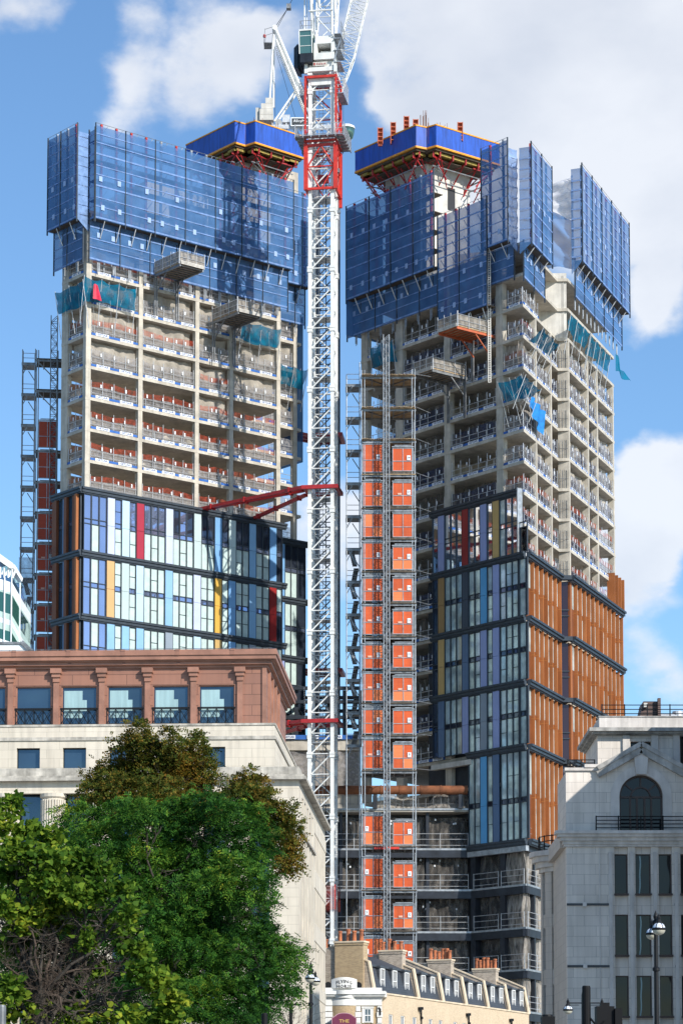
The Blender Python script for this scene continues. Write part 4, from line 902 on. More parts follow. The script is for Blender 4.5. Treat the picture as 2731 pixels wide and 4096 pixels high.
MB().prism([PF.p(PL_-1, -2.6, 0), PF.p(.5, -2.6, 0), RL.p(1.6, -2.4, 0), PR.p(12, -2.4, 0), PR.p(12, -12, 0), PF.p(PL_-1, -12, 0)], 0, zlv[0]-.3).build('inner_body', M['darkst'], pod); MB().prism([PF.p(PL_-1, -2.6, 0), PF.p(.5, -2.6, 0), PF.p(.5, -12, 0), PF.p(PL_-1, -12, 0)], zlv[0], ztop-.3).build('inner_body', M['darkst'], pod)
lm = MB()
for i, z in enumerate(zlv):
    for j in range(12): t = rnd.uniform(1, PL_-1); lm.lathe(PF.p(t, -.95+rnd.uniform(-.1, .2), z+rnd.uniform(2.2, 3.0)), [(.09, 0), (.09, .18)], 8)
lm.build('site_lamp', M['banw'], pod)
# galvanised parapet & net over the podium roof, rusty pipe on top
rail_ = MB()
for j in range(24): x = PF.p(j*PL_/23, .0, 0); rail_.tube(PF.p(j*PL_/23, .02, ztop), PF.p(j*PL_/23, .02, ztop+1.3), .03, 4)
for h in (.5, 1.3): rail_.tube(PF.p(0, .02, ztop+h), PF.p(PL_, .02, ztop+h), .025, 4)
rail_.build('guardrail', M['galvd'], pod)
zpipe = zat(3160, PJ.x, Yp-.4); mb = MB(); mb.tube((P(1150, 3160, Yp).x, Yp-.3, zpipe), (P(1868, 3160, Yp).x, Yp-.3, zpipe), .44, 14)
for px in (1310, 1378, 1447, 1520, 1596, 1680, 1760): x = P(px, 3160, Yp).x; mb.tube((x, Yp-.3, zpipe), (x+.12, Yp-.3, zpipe), .49, 14)
one('steel_pipe', mb, M['pipe'], 'thick rusty brown steel tube lying along the podium roof behind the hoist', 'pipe', smooth=False)
for px in (1215, 1500, 1840): x = P(px, 3160, Yp).x; MB().box(x-.2, x+.2, Yp-.5, Yp-.1, ztop, zpipe-.45).build('pipe_saddle', M['darkst'], pod)
mb = MB()
mb.sheet(lambda u, v: PF.p(.2+9*u, .0-.5-.8*v+.2*math.sin(u*7), ztop+.1+(1.2+.5*math.sin(u*9)+.3*math.sin(u*23))*v), 40, 8); mb.build('roof_sheet', M['duste'], pod, smooth=True)
# link building with dark steel frame behind the crane
lk = thing('steel_link_frame', (P(1300, 3000, 268).x, 268, 0), 'skeletal dark steel frame and grey sheeted concrete block seen behind the crane mast', 'steel frame')
x0 = P(1120, 3000, 266).x; x1 = P(1442, 3000, 266).x; zf = [zat(y, 0, 266) for y in (2745, 2800, 2862, 2950)]
for z in zf[:3]: m = MB(); m.box(x0, x1, 266, 266.35, z-.35, z); m.box(x0, x1, 272, 272.35, z-.35, z); m.build('beam', M['darkst'], lk)
for i in range(6): x = x0+(x1-x0)*i/5; m = MB(); m.box(x-.2, x+.2, 266.4, 266.8, zf[3], zf[0]-.36); m.box(x-.2, x+.2, 272.4, 272.8, zf[3], zf[0]-.36); m.bar((x, 266.6, zf[1]), (x, 272.5, zf[1]), .3); m.bar((x, 266.6, zf[1]-.5), (x+1.2, 272.5, zf[2]), .2); m.build('column', M['darkst'], lk)
zc0, zc1 = zat(3003, 0, 266), zat(2957, 0, 266); MB().box(x0-3, x1, 265.6, 274, zc0, zc1).build('concrete_edge', M['conc'], lk)
m = MB(); m.box(x0-3, x1, 265.4, 265.55, zc1-.1, zc1+.35); m.build('toe_board', M['banb'], lk)
bn = MB(); 
for i in range(4): xx = x0+1+2.4*i; bn.mat(0).box(xx-.6, xx+.6, 265.3, 265.38, zc1-.05, zc1+.32); bn.mat(1); addtext(bn, 'GETJAR', .3, (xx, 265.28, zc1+.13), (1, 0, 0), fit=1.0)
bn.build('banner', [M['banw'], M['blutxt']], lk)
m = MB(); m.sheet(lambda u, v: (x0-3+(x1-x0+3)*u, 265.8+.15*math.sin(u*30)+.1*math.sin(v*9), zc0-4.6+4.5*v), 60, 8); m.build('grey_sheeting', M['greymesh'], lk, smooth=True)
MB().box(x0-3, x1, 266.2, 274, 8, zc0-.02).build('inner_body', M['concd'], lk)
# ======================= HOIST TOWERS =======================
M['gate'] = brick('orange_louvre', (.80, .115, .012), (.84, .14, .02), (.42, .05, .010), 40, .085, ms=.02, rough=.55, bump=.2, var=.26, streak=.15)
M['gatel'] = brick('pale_orange_louvre', (.86, .22, .06), (.88, .25, .08), (.62, .10, .03), 40, .085, ms=.014, rough=.5, bump=.2, var=.15)
M['gate_shaded'] = brick('shaded_louvre', (.62, .075, .02), (.66, .09, .03), (.30, .03, .012), 40, .085, ms=.02, rough=.6, bump=.2, var=.15)  # orange louvre reddened, its shade put into the colour
def gate(F, t0, t1, n, z0, z1, num, par, left=True, m='gate'):
    fr = MB(); w = .06; tm = (t0+t1)/2; zm = z0+(z1-z0)*.43; g = .05
    for a in (t0, t1-w): fr.fb(F, a, a+w, n-.05, n+.05, z0, z1)
    fr.fb(F, tm-w/2, tm+w/2, n-.048, n+.048, z0+w, z1-w); fr.fb(F, t0+w, t1-w, n-.05, n+.05, z0, z0+w)
    fr.fb(F, t0+w, t1-w, n-.05, n+.05, z1-w, z1); fr.fb(F, t0+w, t1-w, n-.046, n+.046, zm-w/2, zm+w/2); fr.fb(F, t0-.05, t1+.05, n-.08, n+.12, z1+.06, z1+.14); fr.fb(F, t0+.2, t1-.2, n-.02, n+.10, z1+.2, z1+.27)
    f = fr.build('landing_gate', M['galv'], par)
    lo = MB()
    for k, (a, b) in enumerate(((t0+w, tm-w/2), (tm+w/2, t1-w))):
        for q, (c, d) in enumerate(((z0+w, zm-w/2), (zm+w/2, z1-w))):
            lo.mat(1 if rnd.random() < (.28 if q == 0 else .12) else 0).fb(F, a, b, n-.02, n+.0, c, d)
    lo.build('louvre', [M[m], M['gatel' if m == 'gate' else m]], f)
    if num:
        s = MB(); tc = (t1-.42*(t1-t0)/1.9) if not left else (t0+.35 if num < 8 else t1-.45); zc = zm+.32
        if tc-.17 < t0: tc = t0+.3
        s.mat(0).fb(F, tc-.17, tc+.17, n+.06, n+.075, zc-.23, zc+.23); s.mat(1); rt = F.d if F.d.x > 0 else -F.d; addtext(s, str(num), .36 if num < 10 else .26, F.p(tc, n+.085, zc), rt)
        if rnd.random() < .6: s.mat(2).fb(F, tm-.5, tm-.12, n+.06, n+.07, zm+.08, zm+.25)
        s.build('number_sign', [M['banw'], M['text'], M['gpink']], f)
    return f
M['gpink'] = mat('pale_notice', (.80, .45, .33), .6)
YH = 245.0; HF = Fac((P(1447, 2500, YH).x, YH), (1, 0), (0, -1))
def hz(y): return zat(y, 1, YH)
W1 = HF.t(1660, 60)
ht = thing('hoist_tower', HF.p(W1/2, -1.5, 0), 'tall galvanised hoist tower of orange numbered landing gates in front of the right tower', 'hoist tower')
for t in (0, .28, W1-.28, W1):
    MB().fb(HF, t-.04, t+.04, -.04, .04, 0, hz(1505 if t < 1 else 1500)+.6).build('tower_post', M['galv'], ht)
for t in (0, W1, W1*.5):
    MB().fb(HF, t-.04, t+.04, -3.2, -3.12, 0, hz(1500)).build('tower_post', M['galvd'], ht)
hl = [(18, 1776, 1890), (17, 1928, 2026), (16, 2054, 2149), (15, 2171, 2280), (14, 2312, 2405), (13, 2423, 2539), (12, 2579, 2675), (11, 2693, 2805), (10, 2838, 2935), (9, 2959, 3075), (7, 3262, 3379), (6, 3432, 3553), (5, 3593, 3716), (4, 3752, 3870)]
hr = [(18, 1792, 1885), (17, 1930, 2023), (16, 2054, 2149), (15, 2187, 2279), (14, 2312, 2405), (13, 2443, 2537), (12, 2579, 2671), (11, 2709, 2805), (10, 2841, 2935), (9, 2977, 3075), (7, 3287, 3379), (6, 3454, 3550), (5, 3621, 3713), (4, 3773, 3870)]
gl0, gl1 = HF.t(1451, 60), HF.t(1531, 60); gr0, gr1 = HF.t(1569, 60), HF.t(1653, 60)
for (nu, y0, y1) in hl: gate(HF, gl0, gl1, 0.02, hz(y1), hz(y0), nu if nu != 16 else 0, ht, True)
for (nu, y0, y1) in hr: gate(HF, gr0, gr1, 0.02, hz(y1), hz(y0), nu if nu != 16 else 0, ht, False)
decks = [hz(1503), hz(1633), hz(1760)]+[hz(y1)-.16 for _, _, y1 in hl]
for i, z in enumerate(decks):
    MB().fb(HF, -.05, W1+.05, -3.2, .12, z-.08, z).build('landing_deck', M['ply'] if i < 4 else M['plat'], ht)
    m = MB(); m.fb(HF, -.1, W1+.1, -.1, .0, z-.28, z-.09); m.fb(HF, -.1, W1+.1, -3.2, -3.1, z-.28, z-.09)
    for j in range(6): t = W1*j/5; m.fb(HF, t-.05, t+.05, -3.1, -.1, z-.24, z-.085)
    tx = MB(); [addtext(tx, 'RECO', .13, HF.p(q_, .012, z-.18), (1, 0, 0), fit=.42) for q_ in (.95, W1-1.1)]; tx.build('lettering', M['text'], ht)
    m.bar(HF.p(.2, -.2, z-.15), HF.p(W1*.5, -3.1, z-.15), .08); m.bar(HF.p(W1-.2, -.2, z-.15), HF.p(W1*.5, -3.1, z-.15), .08); m.build('deck_frame', M['galvd'], ht)
    if i < 3:
        m = MB(); k = 22
        for j in range(k): t = W1*(j+.5)/k; m.fb(HF, t-.1, t+.09, -.05, .3+rnd.uniform(0, .25), z+.0, z+.045)
        m.build('scaffold_boards', M['ply'], ht)
    m = MB(); m.bar(HF.p(W1, -.1, z+.2), HF.p(W1+1.6, -3.5 if i else -2, z+.5), .05); m.build('wall_tie', M['galvd'], ht)
# backing sheet added so that the landing behind the gates is dark
MB().fb(HF, .1, W1-.1, -3.1, -3.05, hz(3075), hz(1776)).build('dark_backing', M['dustg'], ht)
# lattice rack mast in front
hm = thing('hoist_mast', HF.p(HF.t(1545, 60), .9, 0), 'slim grey lattice rack mast running up the middle of the orange gates', 'hoist mast', 'lattice hoist masts')
def lattice(par, name, F, t0, t1, n0, n1, z0, z1, r, pan, mm, rb=None, sec=30, diag=True):
    rb = rb or r*.6; z = z0
    while z < z1-.01:
        zz = min(z+sec, z1); m = MB()
        for t in (t0, t1):
            for n in (n0, n1): m.tube(F.p(t, n, z), F.p(t, n, zz), r, 5)
        k = max(1, round((zz-z)/pan)); h = (zz-z)/k
        for i in range(k):
            a = z+i*h; b = a+h; s = (i % 2 == 0)
            for n in (n0, n1): m.tube(F.p(t0, n, a), F.p(t1, n, a), rb, 4); m.tube(F.p(t0 if s else t1, n, a), F.p(t1 if s else t0, n, b), rb, 4)
            for t in (t0, t1): m.tube(F.p(t, n0, a), F.p(t, n1, a), rb, 4); m.tube(F.p(t, n0 if s else n1, a), F.p(t, n1 if s else n0, b), rb, 4)
        m.build(name, mm, par); z = zz
ta, tb = HF.t(1533, 60), HF.t(1556, 60); lattice(hm, 'mast_section', HF, ta, tb, .6, 1.15, 0, hz(1352), .05, .5, M['galv'], .028, 6.0)
MB().fb(HF, ta+.2, ta+.32, 1.16, 1.24, 0, hz(1390)).build('rack', M['galvd'], hm)
m = MB()
for y in range(1500, 3900, 260): m.bar(HF.p((ta+tb)/2, .6, hz(y)), HF.p((ta+tb)/2, -.1, hz(y)), .09)
m.build('mast_tie', M['galv'], hm)
MB().fb(HF, ta+.2, ta+.34, .2, .34, 0, hz(1900)).build('cable_trunk', M['pipe'], hm)
MB().fb(HF, ta-.9, tb+.9, .1, .3, hz(3398), hz(3393)+.1).build('mast_tie', M['red'], hm)
# free-standing scaffold stair at the left of the hoist tower
def stairscaf(F, w, d, zs, top, label, n0=0, stairs_below=None, loc=None, toph=1.5):
    th = thing('scaffold_stair', loc or F.p(w/2, -d/2, 0), label, 'scaffold stair')
    for t in (0, w):
        for n in (n0, n0-d): MB().tube(F.p(t, n, 0), F.p(t, n, top+rnd.uniform(-.5, toph)), .06, 6).build('standard', M['galv'], th)
    for i, z in enumerate(zs):
        m = MB(); m.fb(F, -.1, w+.1, n0-d-.1, n0+.1, z-.06, z); m.fb(F, -.1, w+.1, n0-.02, n0+.06, z-.28, z-.07); m.fb(F, -.06, .02, n0-d, n0, z-.28, z-.07)
        m.bar(F.p(0, n0, z-1.3), F.p(w*.45, n0, z-.2), .08); m.bar(F.p(w, n0-d, z-1.3), F.p(w*.45, n0-d, z-.2), .08); m.build('landing', M['galvd'], th)
        m = MB()
        for h in (.5, 1.0): m.tube(F.p(0, n0, z+h), F.p(w, n0, z+h), .03, 4)
        m.tube(F.p(0, n0-d, z+1), F.p(0, n0, z+1), .03, 4); m.build('handrail', M['galv'], th)
        if stairs_below and z < stairs_below and i+1 < len(zs):
            zn = zs[i+1]; m = MB(); k = 9; zmid = (z+zn)/2
            for j in range(k):
                u = (j+.5)/k
                m.fb(F, .1+(w-.5)*u*.5+.1, .1+(w-.5)*u*.5+.55, n0-d*.5, n0-.1, z-(z-zmid)*u-.03, z-(z-zmid)*u)
                m.fb(F, w*.55-(w-.5)*u*.4, w*.55-(w-.5)*u*.4+.5, n0-d+.1, n0-d*.5-.05, zmid-(zmid-zn)*u-.03, zmid-(zmid-zn)*u)
            m.bar(F.p(.1, n0-.1, z), F.p(w*.75, n0-.1, zmid), .06, .2); m.bar(F.p(w*.9, n0-d+.1, zmid), F.p(w*.3, n0-d+.1, zn), .06, .2); m.build('stair_flight', M['galvd'], th)
    return th
SFp = P(1386, 2500, 246.5); SFa = Fac((SFp.x, 246.5), (1, 0), (0, -1)); ws = SFa.t(1440, 60)
zs = [zat(y, 0, 246.5) for y in range(1537, 3060, 131)]
stairscaf(SFa, ws*.97, 2.6, zs, zat(1500, 0, 246.5), 'narrow galvanised scaffold stair tower attached left of the orange gates', stairs_below=zat(2150, 0, 246.5))
# left hand hoist tower
YL = 262.0; LF0 = P(137, 2500, YL); LHF = Fac((LF0.x, YL), (1, .12), (.12, -1)); lz = lambda y: zat(y, LF0.x, YL); WL = LHF.t(226, 60)
lh = thing('hoist_tower', LHF.p(WL/2, -1.5, 0), 'shaded hoist tower with louvred gates tinted red for shade on the far left flank of the left tower', 'hoist tower')
for t in (0, .2, WL): MB().fb(LHF, t-.05, t+.05, -.05, .05, 0, lz(1400)).build('tower_post', M['galvd'], lh)
for t in (0, WL): MB().fb(LHF, t-.05, t+.05, -3, -2.9, 0, lz(1400)).build('tower_post', M['galvd'], lh)
ys = [1790]+[1790+123*i for i in range(1, 10)]
for i, y in enumerate(ys): gate(LHF, .25, WL-.1, .02, lz(y), lz(y-106), {4: 16, 5: 15, 6: 14, 7: 13}.get(i, 0), lh, True, 'gate_shaded')
for i, y in enumerate([1433, 1556]+[y+10 for y in ys]):
    MB().fb(LHF, -.05, WL+.4, -3, .1, lz(y)-.08, lz(y)).build('landing_deck', M['plat'], lh)
    m = MB(); m.fb(LHF, -.1, WL+.4, -.1, 0, lz(y)-.3, lz(y)-.09)
    for j in range(4): t = WL*j/3; m.fb(LHF, t-.05, t+.05, -3, -.1, lz(y)-.3, lz(y)-.085)
    m.bar(LHF.p(.1, -.1, lz(y)-.3), LHF.p(WL*.9, -.1, lz(y)-2.2 if i < 2 else lz(y)-.9), .1); m.build('deck_frame', M['galvd'], lh)
lm_ = thing('hoist_mast', LHF.p(LHF.t(212, 60), .9, 0), 'dark lattice rack mast beside the louvred gates tinted red for shade on the far left', 'hoist mast', 'lattice hoist masts')
ta, tb = LHF.t(196, 60), LHF.t(222, 60); lattice(lm_, 'mast_section', LHF, ta, tb, .5, 1.15, 0, lz(1273), .055, .75, M['galvd'], .03, 6.0)
SFp = P(80, 2500, 264); SFb = Fac((SFp.x, 264), (1, .1), (.1, -1)); ws = SFb.t(133, 60)
zs2 = [zat(y, SFp.x, 264) for y in range(1450, 2700, 123)]
st2 = stairscaf(SFb, ws, 2.4, zs2, zat(1400, SFp.x, 264), 'netted scaffold stair at the extreme left edge of the tower group', stairs_below=zat(2250, 0, 264))
m = MB(); m.fb(SFb, -.15, ws, .12, .14, 12, zat(2230, SFp.x, 264)); m.build('debris_netting', M['greymesh2'], st2)

# ======================= MAIN TOWER CRANE =======================
YC = 248.0; ang = R(9); cdx = Vector((math.cos(ang), -math.sin(ang), 0)); cdn = Vector((-math.sin(ang), -math.cos(ang), 0))
xl = P(1239, 1900, YC).x; KF = Fac((xl, YC), cdx, cdn); KW = 2.22; KD = 2.22
cz = lambda y: zat(y, xl, YC)
cr = thing('tower_crane', KF.p(KW/2, -KD/2, 0), 'white lattice tower crane with red climbing cage, standing between the towers', 'tower crane', 'tower cranes')
zm0, zm1 = 0, cz(292); sec = 6.0; zq = cz(3020)-6*int(cz(3020)/6); z = zq-6
i = 0
while z < zm1-.2:
    a = max(z, 0); b = min(z+sec, zm1); m = MB()
    if b-a > .3:
        for t in (0, KW):
            for n in (0, -KD): m.fb(KF, t-.16, t+.16, n-.16, n+.16, a+.02, b-.02); m.fb(KF, t-.24, t+.24, n-.24, n+.24, b-.3, b-.02); m.fb(KF, t-.24, t+.24, n-.24, n+.24, a+.02, a+.25)
        k = max(1, round((b-a)/2)); h = (b-a)/k
        for j in range(k):
            c = a+j*h; d = c+h
            for n in (0, -KD): m.tube(KF.p(.2, n, c+.1), KF.p(KW-.2, n, c+.1), .055, 6); m.tube(KF.p(.2 if n == 0 else KW-.2, n, c+.15), KF.p(KW-.2 if n == 0 else .2, n, d-.05), .068, 6)
            for t in (0, KW): m.tube(KF.p(t, -.2, c+.1), KF.p(t, -KD+.2, c+.1), .055, 6); m.tube(KF.p(t, -.2, c+.15), KF.p(t, -KD+.2, d-.05), .068, 6)
        m.build('mast_section', M['white'], cr)
        m = MB()
        for t in (.75, 1.15): m.tube(KF.p(t, -.9, a+.05), KF.p(t, -.9, b-.05), .025, 4)
        for j in range(int((b-a)/.35)): m.tube(KF.p(.75, -.9, a+.2+j*.35), KF.p(1.15, -.9, a+.2+j*.35), .02, 4)
        for j in range(int((b-a)/1.0)): m.tube(KF.p(.6, -1.3, a+.2+j), KF.p(1.3, -1.3, a+.2+j), .02, 4)
        m.build('ladder', M['galv'], cr)
        MB().fb(KF, .2, KW-.2, -KD+.2, -.2, a+1.2, a+1.26).build('rest_platform', M['galv'], cr)
    z += sec; i += 1
MB().tube(KF.p(1.5, -.5, 3), KF.p(1.5, -.5, cz(700)), .05, 5).build('power_cable', M['text'], cr)
# climbing cage
def cage(y0, y1, off, rr, style):
    zt, zb_ = cz(y0), cz(y1); o = off
    for t in (-o, KW+o):
        for n in (o, -KD-o): MB().fb(KF, t-rr, t+rr, n-rr, n+rr, zb_, zt).build('cage_leg', M['red'], cr)
    hs = [zb_, (zb_+zt)/2, zt]
    m = MB()
    for h in (zb_+.1, zt-.15):
        for n in (o, -KD-o): m.fb(KF, -o, KW+o, n-.10, n+.10, h-.11, h+.11)
        for t in (-o, KW+o): m.fb(KF, t-.10, t+.10, -KD-o, o, h-.108, h+.108)
    h = (zb_+zt)/2
    faces = [(lambda s: KF.p(-o+(KW+2*o)*s, o, 0)), (lambda s: KF.p(-o+(KW+2*o)*s, -KD-o, 0)), (lambda s: KF.p(KW+o, o-(KD+2*o)*s, 0)), (lambda s: KF.p(-o, o-(KD+2*o)*s, 0))]
    for q, fn in enumerate(faces):
        if style == 'diamond':
            m.tube(fn(.5)+Zv*(zt-.2), fn(.05)+Zv*h, .07, 5); m.tube(fn(.5)+Zv*(zt-.2), fn(.95)+Zv*h, .07, 5); m.tube(fn(.05)+Zv*h, fn(.45)+Zv*(zb_+.2), .07, 5); m.tube(fn(.95)+Zv*h, fn(.55)+Zv*(zb_+.2), .07, 5); m.tube(fn(0)+Zv*h, fn(1)+Zv*h, .08, 5)
        elif q >= 1:
            m.tube(fn(0)+Zv*(zb_+.2), fn(1)+Zv*h, .08, 5); m.tube(fn(1)+Zv*h, fn(0)+Zv*(zt-.2), .08, 5); m.tube(fn(0)+Zv*h, fn(1)+Zv*h, .08, 5)
    m.build('cage_bracing', M['red'], cr)
cage(310, 575, .42, .10, 'side'); cage(582, 765, .36, .19, 'diamond')
m = MB()
for t in (-.38, KW+.38): m.fb(KF, t-.15, t+.15, -KD-.6, -KD-.3, cz(800), cz(762))
m.build('cage_shoe', M['red'], cr)
MB().fb(KF, .6, KW-.6, -1.6, -.8, cz(715), cz(690)).build('climbing_ram', M['redd'], cr)
def ringdeck(y, o, drop, label='ring_platform'):
    z = cz(y); m = MB()
    for (a, b, c, d) in ((-o, KW+o, .5, o), (-o, KW+o, -KD-o, -KD-.5), (-o, -.5, -KD-.5, .5), (KW+.5, KW+o, -KD-.5, .5)):
        m.fb(KF, a, b, c, d, z-.06, z); 
        k = max(2, int(max(b-a, d-c)/.7))
        for j in range(k+1):
            if b-a > d-c: t = a+(b-a)*j/k; m.fb(KF, t-.04, t+.04, c, d, z-.22, z-.065)
            else: n = c+(d-c)*j/k; m.fb(KF, a, b, n-.04, n+.04, z-.22, z-.065)
    m.build(label, M['galv'], cr)
    cs = [KF.p(-o, o, z), KF.p(KW+o, o, z), KF.p(KW+o, -KD-o, z), KF.p(-o, -KD-o, z)]; m = MB()
    for i in range(4):
        a, b = cs[i], cs[(i+1) % 4]
        for h in (.1, .55, 1.1): m.tube(a+Zv*h, b+Zv*h, .03, 4)
        for j in range(6): p = a.lerp(b, j/6); m.tube(p-Zv*.1, p+Zv*1.15, .03, 4)
    m.build('platform_railing', M['galvw'], cr)
    s = MB(); s.fb(KF, -o-.03, -o-.01, -KD-o, o, z, z+1.0); s.fb(KF, KW+o+.01, KW+o+.03, -KD-o, o, z, z+1.0); s.build('platform_mesh', M['greymesh2'], cr)
ringdeck(560, 1.3, 0)
for sgn in (0, 1):       # small side baskets higher up
    t0, t1 = ((-1.0, -.45) if sgn == 0 else (KW+.45, KW+1.15)); z = cz(385); m = MB(); m.fb(KF, t0, t1, -KD-.4, .5, z-.06, z); m.build('side_platform', M['galv'], cr); m = MB()
    te_ = t0 if sgn == 0 else t1
    for h in (.4, .8, 1.2, 1.6): m.tube(KF.p(te_, .5, z+h), KF.p(te_, -KD-.4, z+h), .03, 4); m.tube(KF.p(t0, .5, z+h), KF.p(t1, .5, z+h), .03, 4)
    for j in range(6): m.tube(KF.p(te_, .5-(KD+.9)*j/5, z), KF.p(te_, .5-(KD+.9)*j/5, z+1.7), .03, 4)
    m.build('side_railing', M['galvw'], cr)
# slewing collar, slewing platform, cab
m = MB(); m.fb(KF, -.35, KW+.35, -KD-.35, .35, cz(292), cz(276)); m.fb(KF, -.1, KW+.1, -KD-.1, .1, cz(276)+.01, cz(250)); m.fb(KF, -.5, -.2, .2, .5, cz(300), cz(262)); m.fb(KF, KW+.2, KW+.5, .2, .5, cz(300), cz(262)); m.fb(KF, .1, KW-.1, .05, .2, cz(345), cz(318)); m.build('slewing_collar', M['white'], cr)
m = MB(); m.mat(0).fb(KF, .35, 1.75, .36, .38, cz(272), cz(256)); m.mat(1); addtext(m, 'Select', .3, KF.p(1.15, .40, cz(264)), KF.d, fit=.95); m.mat(1).fb(KF, .42, .56, .39, .40, cz(269), cz(259)); m.build('name_banner', [M['conclt'], M['redd']], cr)
a_, b_ = KF.t(1258, 100), KF.t(1340, 100)
m = MB(); m.fb(KF, a_, b_, -2.2, .5, cz(248), cz(222)); m.fb(KF, a_, a_+.32, -2.2, .5, cz(222), cz(185)); m.fb(KF, b_-.32, b_, -2.2, .5, cz(222), cz(185)); m.fb(KF, a_+.1, b_-.15, -2.2, .3, cz(185), cz(152)); m.fb(KF, a_, b_, .3, .45, cz(185), cz(180)); m.fb(KF, a_+.32, b_-.32, -2.2, -1.9, cz(222), cz(185)); m.fb(KF, a_+.5, b_-.5, -1.5, -.5, cz(220), cz(200)); m.build('slewing_frame', M['white'], cr)
c0, c1 = KF.t(1207, 100), KF.t(1255, 100); z0, z1 = cz(228), cz(138)
m = MB(); m.fb(KF, c0, c1, -.9, 1.0, z0-.9, z0); m.fb(KF, c0-.4, c0, -1.6, .4, z0-1.0, z0+.4); m.hexa([KF.p(c0-.75, .3, z0-1.1), KF.p(c0-.3, .6, z0-1.3), KF.p(c0-.3, -1.8, z0-1.3), KF.p(c0-.75, -1.8, z0-1.1), KF.p(c0-.75, .3, z0+.9), KF.p(c0-.3, .6, z0+1.2), KF.p(c0-.3, -1.8, z0+1.2), KF.p(c0-.75, -1.8, z0+.9)])
cab = m.build('cab', M['darkst'], cr)
m = MB(); m.hexa([KF.p(c0-.05, .85, z0), KF.p(c1, .85, z0), KF.p(c1, -.9, z0), KF.p(c0-.05, -.9, z0), KF.p(c0-.05, 1.15, z1-.1), KF.p(c1, 1.15, z1-.1), KF.p(c1, -.9, z1-.1), KF.p(c0-.05, -.9, z1-.1)]); m.build('cab_glass', M['glassg'], cab)
m = MB(); m.fb(KF, c0-.1, c1+.04, -1.0, 1.25, z1-.1, z1+.05)
for t in (c0-.08, c1-.02): m.bar(KF.p(t, .9, z0), KF.p(t, 1.2, z1-.1), .09)
for h in (.33, .75): m.bar(KF.p(c0, .87+.3*h, z0+(z1-z0)*h), KF.p(c1, .87+.3*h, z0+(z1-z0)*h), .05)
m.build('cab_frame', M['white'], cab)
m = MB()
for h in (.5, 1.0): m.tube(KF.p(c0, 1.0, z1+h), KF.p(c1, 1.0, z1+h), .03, 4); m.tube(KF.p(c0, 1.0, z1+h), KF.p(c0, -.9, z1+h), .03, 4)
for t in (c0, (c0+c1)/2, c1): m.tube(KF.p(t, 1, z1), KF.p(t, 1, z1+1.0), .03, 4)
m.build('cab_roof_rail', M['galv'], cab)
m = MB(); g0, g1 = KF.t(1338, 100), KF.t(1366, 100)
for y in (150, 168, 215, 262): m.fb(KF, g0, g1, -2.0, .6, cz(y)-.06, cz(y))
for y in (150, 215):
    for h in (.4, .8, 1.2): m.tube(KF.p(g1, .6, cz(y)+h), KF.p(g1, -2, cz(y)+h), .025, 4)
    for n in (.6, -.3, -1.2, -2): m.tube(KF.p(g1, n, cz(y)), KF.p(g1, n, cz(y)+1.25), .025, 4)
m.bar(KF.p(g0, .5, cz(262)), KF.p(g1, .5, cz(168)), .1); m.build('access_platform', M['galv'], cr)
# jib and A-frame rising out of the picture
def boom(p0, p1, w0, w1, d, side, k, r, rb, mm, par, name):
    """lattice boom: four chords from p0 to p1"""
    p0 = Vector(p0); p1 = Vector(p1); ax = (p1-p0).normalized(); s = Vector(side).normalized(); u = ax.cross(s).normalized(); q = 8; m = MB(); L_ = (p1-p0).length
    def pt(f, a, b):
        w = w0+(w1-w0)*min(1, f*q/1.5) if w0 < w1 else w0; return p0+ax*(L_*f)+s*(a*w/2)+u*(b*d/2*(min(1, f*5+.25)))
    cs = [(-1, -1), (1, -1), (1, 1), (-1, 1)]
    for a, b in cs:
        for i in range(k): m.tube(pt(i/k, a, b), pt((i+1)/k, a, b), r, 5, cap=False)
    for i in range(k):
        for j in range(4):
            a = cs[j]; b = cs[(j+1) % 4]; m.tube(pt(i/k, *a), pt(i/k, *b), rb, 4, cap=False); m.tube(pt(i/k, *(a if i % 2 else b)), pt((i+1)/k, *(b if i % 2 else a)), rb, 4, cap=False)
    return m.build(name, mm, par)
jb0 = KF.p(KF.t(1300, 100), -.6, cz(150)); boom(jb0, jb0+Vector((1.2, 11, 40)), 1.9, 2.0, 1.8, cdx, 18, .09, .05, M['white'], cr, 'jib')
m = MB()
for t in (KF.t(1247, 100), KF.t(1334, 100)):
    m.tube(KF.p(t+(.1 if t < 1 else -.1), .4, cz(150)), KF.p(t, 1.6, cz(-160)), .13, 8); m.tube(KF.p(t, -2, cz(150)), KF.p(t, 1.6, cz(-160)), .09, 6)
for y in (60, -30): m.tube(KF.p(KF.t(1240, 100), .9, cz(y)), KF.p(KF.t(1336, 100), .9, cz(y)), .08, 6)
m.bar(KF.p(KF.t(1235, 100), .9, cz(5)), KF.p(KF.t(1336, 100), .9, cz(5)), .3); m.tube(KF.p(KF.t(1220, 100), .5, cz(145)), KF.p(KF.t(1222, 100), .5, cz(-160)), .07, 6)
m.tube(KF.p(KF.t(1228, 100), .5, cz(145)), KF.p(KF.t(1234, 100), .5, cz(-60)), .05, 6); m.build('a_frame', M['white'], cr)
